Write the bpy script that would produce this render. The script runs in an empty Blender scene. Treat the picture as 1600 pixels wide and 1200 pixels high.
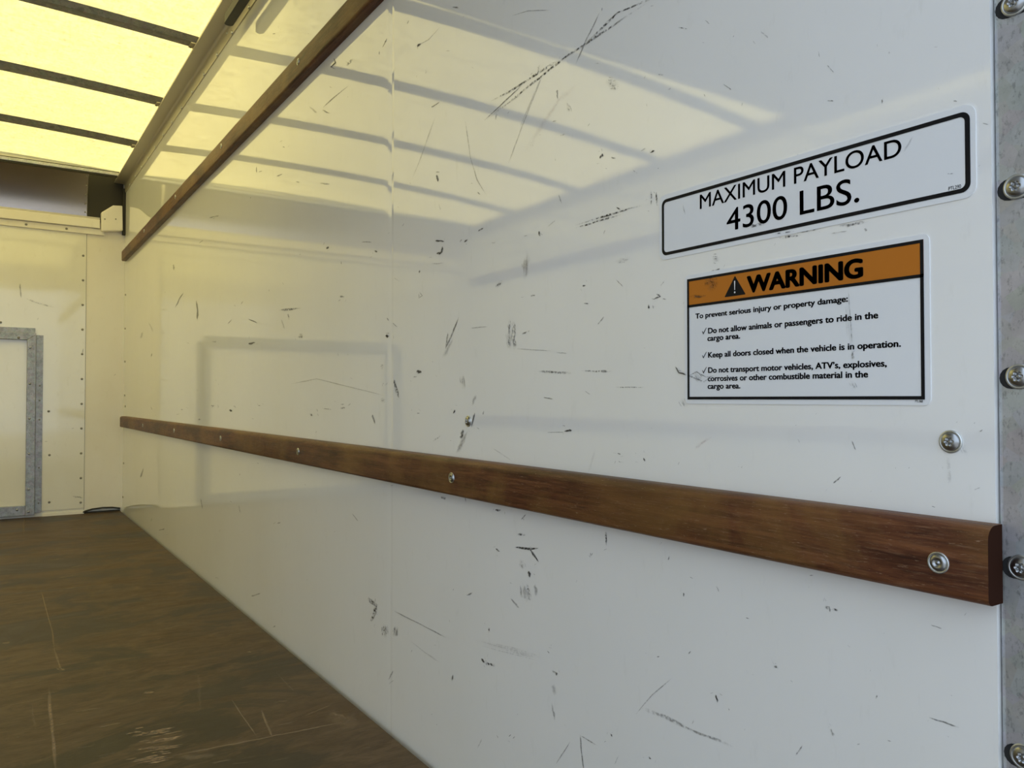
import bpy, bmesh, math, random
from mathutils import Vector, Matrix

SC = bpy.context.scene
COL = SC.collection
PI = math.pi

# ------------------------------------------------------------------ camera, sky, sun, exposure
CAM_Z = 0.62304
cam_d = bpy.data.cameras.new('camera')
cam = bpy.data.objects.new('camera', cam_d)
COL.objects.link(cam)
cam.location = (-0.64, 0.0, CAM_Z)
cam_d.sensor_fit = 'HORIZONTAL'
cam_d.sensor_width = 36.0
cam_d.lens = 36.0 * 1224.73 / 1600.0
cam_d.clip_start = 0.02
cam.rotation_euler = (math.radians(90 + 1.0995), 0.0, math.radians(-33.8754))
SC.camera = cam

world = bpy.data.worlds.new('world')
SC.world = world
world.use_nodes = True
wn = world.node_tree
bg = wn.nodes['Background']
bg.inputs['Color'].default_value = (0.68, 0.81, 1.0, 1)
bg.inputs['Strength'].default_value = 1.85

sun_d = bpy.data.lights.new('sun', 'SUN')
sun = bpy.data.objects.new('sun', sun_d)
COL.objects.link(sun)
sun_d.energy = 8.0
sun_d.color = (1.0, 0.95, 0.86)
sun_d.angle = math.radians(0.6)
sun.location = (-6, 14, 18)
sun.rotation_euler = Vector((-0.45, 0.30, 1.0)).to_track_quat('Z', 'Y').to_euler()

SC.view_settings.view_transform = 'Standard'
SC.view_settings.look = 'None'
SC.view_settings.exposure = 0.0
SC.view_settings.gamma = 1.0
SC.view_settings.use_curve_mapping = False
SC.cycles.diffuse_bounces = 8
SC.cycles.glossy_bounces = 6
SC.cycles.max_bounces = 14
SC.cycles.transparent_max_bounces = 24

# ------------------------------------------------------------------ the truck box, metres
L = 4.86          # inner face of the front wall
RE = 0.292        # rear edge of the side wall panel
WX = -2.25        # inner face of the left wall
ROOF_R, ROOF_DROP, CROWN = 1.872, 0.045, 0.043

def bow_z(x):
    """underside of the roof bows, crowned across the width"""
    u = (x - WX / 2) / (WX / 2)
    return ROOF_R - ROOF_DROP * (x / WX) + CROWN * (1 - u * u)

# ------------------------------------------------------------------ mesh helpers
class MB:
    def __init__(self):
        self.v, self.f, self.m, self.uv, self.col = [], [], [], {}, {}
    def add(self, verts, faces, mi=0, uvs=None, col=None):
        o = len(self.v)
        self.v += [tuple(p) for p in verts]
        for k, fc in enumerate(faces):
            if uvs: self.uv[len(self.f)] = uvs[k]
            if col is not None: self.col[len(self.f)] = col
            self.f.append([i + o for i in fc]); self.m.append(mi)
        return self
    def box(self, a, b, mi=0):
        x0, y0, z0 = [min(a[i], b[i]) for i in range(3)]
        x1, y1, z1 = [max(a[i], b[i]) for i in range(3)]
        vs = [(x0,y0,z0),(x1,y0,z0),(x1,y1,z0),(x0,y1,z0),(x0,y0,z1),(x1,y0,z1),(x1,y1,z1),(x0,y1,z1)]
        return self.add(vs, [(0,3,2,1),(4,5,6,7),(0,1,5,4),(1,2,6,5),(2,3,7,6),(3,0,4,7)], mi)
    def prism(self, poly, fn0, fn1, mi=0):
        """closed outline given in 2D, carried to 3D at both ends by fn0 and fn1"""
        n = len(poly)
        vs = [fn0(*p) for p in poly] + [fn1(*p) for p in poly]
        fs = [tuple(range(n))[::-1], tuple(range(n, 2 * n))]
        fs += [(i, (i + 1) % n, n + (i + 1) % n, n + i) for i in range(n)]
        return self.add(vs, fs, mi)
    def lathe(self, prof, c, axis='-x', seg=24, mi=0, cap=True):
        """profile (radius, height) turned round an axis through c"""
        vs, fs = [], []
        for r, h in prof:
            for k in range(seg):
                a = 2 * PI * k / seg
                u, w = r * math.cos(a), r * math.sin(a)
                if axis == '-x': vs.append((c[0] - h, c[1] + u, c[2] + w))
                elif axis == '-y': vs.append((c[0] + u, c[1] - h, c[2] + w))
                else: vs.append((c[0] + u, c[1] + w, c[2] - h))
        for i in range(len(prof) - 1):
            for k in range(seg):
                fs.append((i*seg+k, i*seg+(k+1)%seg, (i+1)*seg+(k+1)%seg, (i+1)*seg+k))
        if cap:
            fs.append(tuple((len(prof)-1)*seg + k for k in range(seg)))
        return self.add(vs, fs, mi)
    def build(self, name, mats, parent=None, smooth=False, fix=True):
        me = bpy.data.meshes.new(name)
        org = Vector(parent.location) if parent is not None else Vector((0, 0, 0))
        if parent is not None and parent.parent is not None:
            org = Vector((0, 0, 0))
        p = parent
        if p is not None:
            org = Vector((0, 0, 0))
            while p is not None:
                org += Vector(p.location); p = p.parent
        me.from_pydata([tuple(Vector(q) - org) for q in self.v], [], self.f)
        mats = mats if isinstance(mats, (list, tuple)) else [mats]
        for m in mats: me.materials.append(m)
        for i, pl in enumerate(me.polygons):
            pl.material_index = self.m[i]
            pl.use_smooth = smooth
        if fix:
            bm = bmesh.new(); bm.from_mesh(me)
            bmesh.ops.recalc_face_normals(bm, faces=bm.faces)
            bm.to_mesh(me); bm.free()
        if self.uv:
            nl = len(me.loops)
            uvd, cod = [0.0] * (2 * nl), [0.0] * (4 * nl)
            for i, pl in enumerate(me.polygons):
                uv = self.uv.get(i); c = self.col.get(i, 0.0)
                for j, li in enumerate(pl.loop_indices):
                    if uv: uvd[2*li], uvd[2*li+1] = uv[j]
                    cod[4*li:4*li+4] = (c, c, c, 1.0)
            me.color_attributes.new('wear', 'FLOAT_COLOR', 'CORNER')
            me.uv_layers.new(name='UVMap')
            me.uv_layers['UVMap'].data.foreach_set('uv', uvd)
            me.color_attributes['wear'].data.foreach_set('color', cod)
        o = bpy.data.objects.new(name, me)
        COL.objects.link(o)
        if parent is not None: o.parent = parent
        return o

def tag(o, label=None, cat=None, group=None, kind=None):
    if label: o['label'] = label
    if cat: o['category'] = cat
    if group: o['group'] = group
    if kind: o['kind'] = kind
    return o

def empty(name, loc, label=None, cat=None, group=None, kind=None):
    o = bpy.data.objects.new(name, None)
    o.empty_display_size = 0.05
    o.location = loc
    COL.objects.link(o)
    return tag(o, label, cat, group, kind)

def clone(root, loc, label=None):
    """a copy of a thing with copies of its parts and sub-parts"""
    r = root.copy(); COL.objects.link(r); r.location = loc
    if label: r['label'] = label
    for ch in list(root.children):
        c = ch.copy(); COL.objects.link(c); c.parent = r
        for g in ch.children:
            d = g.copy(); COL.objects.link(d); d.parent = c
    return r

def bevel(o, w, seg=2):
    m = o.modifiers.new('bevel', 'BEVEL'); m.width = w; m.segments = seg; m.limit_method = 'ANGLE'
    m.angle_limit = math.radians(35)
    return o

# ------------------------------------------------------------------ materials
class NT:
    def __init__(self, name):
        self.mat = bpy.data.materials.new(name); self.mat.use_nodes = True
        self.t = self.mat.node_tree; self.b = self.t.nodes['Principled BSDF']; self.out = self.t.nodes['Material Output']
        self.tc = None
    def n(self, typ, **kw):
        nd = self.t.nodes.new(typ)
        for k, v in kw.items():
            if k in nd.inputs: nd.inputs[k].default_value = v
            else: setattr(nd, k, v)
        return nd
    def l(self, a, b): self.t.links.new(a, b)
    def coords(self, scale=(1,1,1), rot=(0,0,0)):
        if self.tc is None: self.tc = self.n('ShaderNodeTexCoord')
        mp = self.n('ShaderNodeMapping'); mp.inputs['Scale'].default_value = scale; mp.inputs['Rotation'].default_value = rot
        self.l(self.tc.outputs['Object'], mp.inputs['Vector']); return mp.outputs['Vector']
    def noise(self, scale, detail=4, rough=0.55, sc=(1,1,1), dist=0.0):
        nd = self.n('ShaderNodeTexNoise'); nd.inputs['Scale'].default_value = scale
        nd.inputs['Detail'].default_value = detail; nd.inputs['Roughness'].default_value = rough
        nd.inputs['Distortion'].default_value = dist
        self.l(self.coords(sc), nd.inputs['Vector']); return nd.outputs['Fac']
    def ramp(self, fac, stops):
        r = self.n('ShaderNodeValToRGB'); e = r.color_ramp.elements
        while len(e) < len(stops): e.new(0.5)
        for el, (p, c) in zip(e, stops):
            el.position = p; el.color = (c, c, c, 1) if isinstance(c, (int, float)) else (*c, 1)
        self.l(fac, r.inputs['Fac']); return r.outputs['Color']
    def mix(self, fac, a, b, typ='MIX'):
        m = self.n('ShaderNodeMix', data_type='RGBA', blend_type=typ)
        for s, v in ((m.inputs[0], fac), (m.inputs[6], a), (m.inputs[7], b)):
            if isinstance(v, (int, float)): s.default_value = v
            elif isinstance(v, tuple): s.default_value = (*v, 1)
            else: self.l(v, s)
        return m.outputs[2]
    def bump(self, h, strength, dist=0.002):
        b = self.n('ShaderNodeBump'); b.inputs['Strength'].default_value = strength; b.inputs['Distance'].default_value = dist
        self.l(h, b.inputs['Height']); self.l(b.outputs['Normal'], self.b.inputs['Normal'])
    def set(self, **kw):
        for k, v in kw.items():
            s = self.b.inputs[k.replace('_', ' ')]
            if isinstance(v, tuple): s.default_value = (*v, 1)
            elif isinstance(v, (int, float)): s.default_value = v
            else: self.l(v, s)
        return self.mat

def panel_mat(name, base, dirt, ior=2.08, rough=0.042):
    t = NT(name)
    f1 = t.ramp(t.noise(2.2, 6, 0.6, (1, 1, 0.6)), [(0.42, 0.0), (0.75, 1.0)])
    f2 = t.ramp(t.noise(35, 4, 0.7, (1, 1.4, 0.5)), [(0.60, 0.0), (0.9, 1.0)])
    c = t.mix(f1, base, dirt)
    c = t.mix(f2, c, tuple(v * 0.93 for v in dirt))
    r = t.ramp(t.noise(18, 5, 0.65), [(0.3, rough * 0.8), (0.8, rough * 1.6)])
    t.bump(t.noise(9, 3, 0.5, (1, 1, 1)), 0.022, 0.004)
    t.set(Base_Color=c, Roughness=r, IOR=ior)
    return t.mat

M = {}
M['wall'] = panel_mat('white_gelcoat', (0.89, 0.895, 0.875), (0.86, 0.86, 0.82))
M['front'] = panel_mat('front_gelcoat', (0.89, 0.87, 0.79), (0.84, 0.81, 0.70), 1.7, 0.05)
M['cream'] = panel_mat('cream_paint', (0.92, 0.88, 0.79), (0.86, 0.80, 0.66), 1.45, 0.35)

def make_roof():
    t = NT('translucent_fibreglass')
    n1 = t.noise(16, 6, 0.7)
    n2 = t.noise(85, 5, 0.75, (1, 0.35, 1))
    n3 = t.noise(85, 5, 0.75, (0.35, 1, 1))
    c = t.mix(t.ramp(n1, [(0.35, 0.0), (0.7, 1.0)]), (0.79, 0.645, 0.215), (0.92, 0.76, 0.275))
    w = t.mix(0.5, n2, n3)
    c = t.mix(t.ramp(w, [(0.38, 0.0), (0.54, 1.0)]), t.mix(0.72, c, (0.40, 0.32, 0.105)), c)
    tr = t.n('ShaderNodeBsdfTranslucent'); df = t.n('ShaderNodeBsdfDiffuse')
    t.l(c, tr.inputs['Color']); df.inputs['Color'].default_value = (0.85, 0.80, 0.58, 1)
    mx = t.n('ShaderNodeMixShader'); mx.inputs[0].default_value = 0.32
    t.l(tr.outputs[0], mx.inputs[1]); t.l(df.outputs[0], mx.inputs[2])
    # clear gel face: seen at a grazing angle it mirrors the dark deck and lets less daylight out
    gl = t.n('ShaderNodeBsdfGlossy'); gl.inputs['Roughness'].default_value = 0.30
    fr = t.n('ShaderNodeFresnel'); fr.inputs['IOR'].default_value = 2.8
    m2 = t.n('ShaderNodeMixShader'); t.l(fr.outputs[0], m2.inputs[0]); t.l(mx.outputs[0], m2.inputs[1]); t.l(gl.outputs[0], m2.inputs[2])
    t.l(m2.outputs[0], t.out.inputs['Surface'])
    return t.mat
M['roof'] = make_roof()

def make_floor():
    t = NT('stained_plywood')
    g = t.noise(7, 10, 0.75, (1.2, 3.5, 1), 1.2)
    g2 = t.noise(60, 6, 0.7, (0.8, 9, 1), 0.2)
    s = t.noise(2.6, 8, 0.68, (0.9, 1.5, 1), 0.9)
    s2 = t.noise(1.1, 3, 0.5)
    c = t.ramp(g, [(0.34, (0.030, 0.018, 0.009)), (0.5, (0.066, 0.040, 0.020)), (0.66, (0.125, 0.080, 0.042))])
    c = t.mix(t.ramp(g2, [(0.35, 0.0), (0.75, 0.55)]), c, (0.17, 0.112, 0.062))
    c = t.mix(t.ramp(s, [(0.50, 0.0), (0.56, 0.85)]), c, (0.028, 0.020, 0.012))
    c = t.mix(t.ramp(s2, [(0.45, 0.0), (0.8, 0.35)]), c, (0.15, 0.100, 0.055))
    t.bump(g2, 0.25, 0.002)
    t.set(Base_Color=c, Roughness=t.ramp(s, [(0.3, 0.62), (0.7, 0.42)]), IOR=1.4)
    return t.mat
M['floor'] = make_floor()

def make_wood():
    t = NT('worn_hardwood')
    g = t.noise(38, 9, 0.72, (3, 0.16, 3), 0.8)
    fine = t.noise(330, 6, 0.75, (1.6, 0.10, 1.6))
    fleck = t.noise(620, 4, 0.7, (1.2, 0.16, 1.2))
    p = t.noise(4.2, 5, 0.65, (1, 0.9, 1), 0.5)
    q = t.noise(2.6, 4, 0.6, (2, 0.7, 2))
    c = t.ramp(g, [(0.34, (0.032, 0.010, 0.005)), (0.5, (0.100, 0.034, 0.014)), (0.66, (0.185, 0.072, 0.028))])
    c = t.mix(t.ramp(p, [(0.44, 0.0), (0.60, 0.75)]), c, (0.190, 0.098, 0.028))
    c = t.mix(t.ramp(q, [(0.52, 0.0), (0.64, 0.75)]), c, (0.052, 0.021, 0.009))
    c = t.mix(t.ramp(fine, [(0.54, 0.0), (0.70, 0.55)]), c, (0.24, 0.135, 0.075))
    c = t.mix(t.ramp(fleck, [(0.62, 0.0), (0.70, 0.5)]), c, (0.36, 0.24, 0.15))
    t.bump(fine, 0.4, 0.001)
    t.set(Base_Color=c, Roughness=t.ramp(fine, [(0.3, 0.34), (0.7, 0.56)]), IOR=1.36)
    return t.mat
M['wood_end'] = NT('dark_end_grain').set(Base_Color=(0.030, 0.012, 0.007), Roughness=0.9, IOR=1.12)
M['wood'] = make_wood()

def make_galv(name, a, b, rough, metal=0.75):
    t = NT(name)
    v = t.n('ShaderNodeTexVoronoi'); v.inputs['Scale'].default_value = 70
    t.l(t.coords((1, 1, 1)), v.inputs['Vector'])
    n = t.noise(30, 6, 0.7)
    h = t.noise(150, 6, 0.8, (1, 1.6, 0.8))
    c = t.mix(t.ramp(n, [(0.35, 0.0), (0.7, 1.0)]), a, b)
    c = t.mix(0.25, c, v.outputs['Color'], 'SOFT_LIGHT')
    c = t.mix(t.ramp(h, [(0.54, 0.0), (0.62, 0.5)]), c, tuple(x * 0.35 for x in a))
    hs = t.n('ShaderNodeHueSaturation'); hs.inputs['Saturation'].default_value = 0.35
    t.l(c, hs.inputs['Color'])
    t.bump(n, 0.15, 0.001)
    t.set(Base_Color=hs.outputs['Color'], Roughness=rough, Metallic=metal)
    return t.mat
M['galv'] = make_galv('galvanised_steel', (0.40, 0.43, 0.45), (0.54, 0.57, 0.59), 0.48)
M['galv_blue'] = make_galv('galvanised_frame', (0.27, 0.30, 0.34), (0.42, 0.45, 0.48), 0.45, 0.6)
def make_rail():
    t = NT('weathered_aluminium')
    n = t.noise(25, 5, 0.6, (3, 0.12, 3))
    t.set(Base_Color=t.mix(n, (0.50, 0.46, 0.38), (0.60, 0.56, 0.47)), Roughness=t.ramp(n, [(0.3, 0.36), (0.7, 0.48)]), Metallic=0.6)
    return t.mat
M['rail'] = make_rail()
M['bow'] = make_galv('dull_steel', (0.24, 0.23, 0.20), (0.30, 0.29, 0.26), 0.5, 0.5)
M['track'] = NT('shaded_track_steel').set(Base_Color=(0.035, 0.035, 0.033), Roughness=0.5, Metallic=0.4)  # black shade inside the open channel is put into the base colour
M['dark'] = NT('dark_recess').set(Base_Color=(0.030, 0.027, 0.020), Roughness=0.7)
M['bolt'] = NT('zinc_bolt').set(Base_Color=(0.38, 0.39, 0.39), Roughness=0.28, Metallic=1.0)
M['washer'] = NT('zinc_washer').set(Base_Color=(0.60, 0.62, 0.60), Roughness=0.38, Metallic=1.0)
M['rivet'] = NT('dull_rivet').set(Base_Color=(0.26, 0.25, 0.21), Roughness=0.45, Metallic=0.6)
M['hole'] = NT('hole_shadow_steel').set(Base_Color=(0.012, 0.012, 0.012), Roughness=0.8)
def make_sheet():
    t = NT('brushed_header_sheet')
    n = t.noise(30, 4, 0.6, (0.15, 1, 3))
    t.set(Base_Color=t.mix(n, (0.50, 0.46, 0.42), (0.62, 0.57, 0.52)), Roughness=0.22, Metallic=0.95)
    return t.mat
M['sheet'] = make_sheet()
M['doorslat'] = NT('door_paint').set(Base_Color=(0.62, 0.63, 0.63), Roughness=0.4)
M['asphalt'] = NT('asphalt').set(Base_Color=(0.16, 0.16, 0.16), Roughness=0.9)
M['outer'] = NT('outer_skin').set(Base_Color=(0.75, 0.75, 0.73), Roughness=0.4)
M['vinyl'] = NT('white_vinyl').set(Base_Color=(0.80, 0.82, 0.83), Roughness=0.16, IOR=1.5)
M['black'] = NT('black_print').set(Base_Color=(0.008, 0.008, 0.009), Roughness=0.55, IOR=1.25)
M['orange'] = NT('orange_print').set(Base_Color=(0.50, 0.165, 0.016), Roughness=0.4, IOR=1.35)
M['white'] = NT('white_print').set(Base_Color=(0.83, 0.84, 0.84), Roughness=0.2, IOR=1.5)

def mark_mat(name, color, breakup, cut, scale, rough=0.6, END=((0.0, 0.0), (0.3, 1.0))):
    """a streak with soft sides, broken up by noise; everything between the specks is clear"""
    t = NT(name)
    uv = t.n('ShaderNodeUVMap'); sx = t.n('ShaderNodeSeparateXYZ'); t.l(uv.outputs['UV'], sx.inputs[0])
    edge = t.n('ShaderNodeMath', operation='PINGPONG'); edge.inputs[1].default_value = 0.5
    t.l(sx.outputs['Y'], edge.inputs[0])
    ed = t.ramp(edge.outputs[0], [(0.0, 0.0), (cut, 1.0)])
    en = t.n('ShaderNodeMath', operation='PINGPONG'); en.inputs[1].default_value = 0.5
    t.l(sx.outputs['X'], en.inputs[0])
    ee = t.ramp(en.outputs[0], END)
    nz = t.ramp(t.noise(scale, 5, 0.7), breakup)
    at = t.n('ShaderNodeVertexColor'); at.layer_name = 'wear'
    a = t.mix(1.0, ed, ee, 'MULTIPLY'); a = t.mix(1.0, a, nz, 'MULTIPLY'); a = t.mix(1.0, a, at.outputs['Color'], 'MULTIPLY')
    t.set(Base_Color=color, Roughness=rough, Alpha=a)
    return t.mat
SOLID = [(0.38, 0.30), (0.54, 1.0)]
M['mk_k'] = mark_mat('black_scuff', (0.035, 0.033, 0.030), SOLID, 0.3, 260, 0.6, ((0.0, 0.3), (0.12, 1.0)))
M['mk_d'] = mark_mat('broken_scuff', (0.035, 0.033, 0.030), [(0.44, 0.0), (0.58, 1.0)], 0.3, 190)
M['mk_s'] = mark_mat('grey_smudge', (0.06, 0.058, 0.052), [(0.35, 0.3), (0.65, 1.0)], 0.5, 240)
M['mk_y'] = mark_mat('brown_smear', (0.22, 0.16, 0.06), [(0.35, 0.3), (0.6, 1.0)], 0.4, 300)
M['mk_r'] = mark_mat('reddish_smear', (0.30, 0.06, 0.05), [(0.35, 0.1), (0.7, 1.0)], 0.5, 160)
M['mk_t'] = mark_mat('floor_scratch', (0.46, 0.33, 0.20), [(0.3, 0.25), (0.6, 1.0)], 0.35, 90, 0.7, ((0.0, 0.2), (0.2, 1.0)))
MARK_ORDER = ['k', 'd', 's', 'y', 'r', 't']

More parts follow.
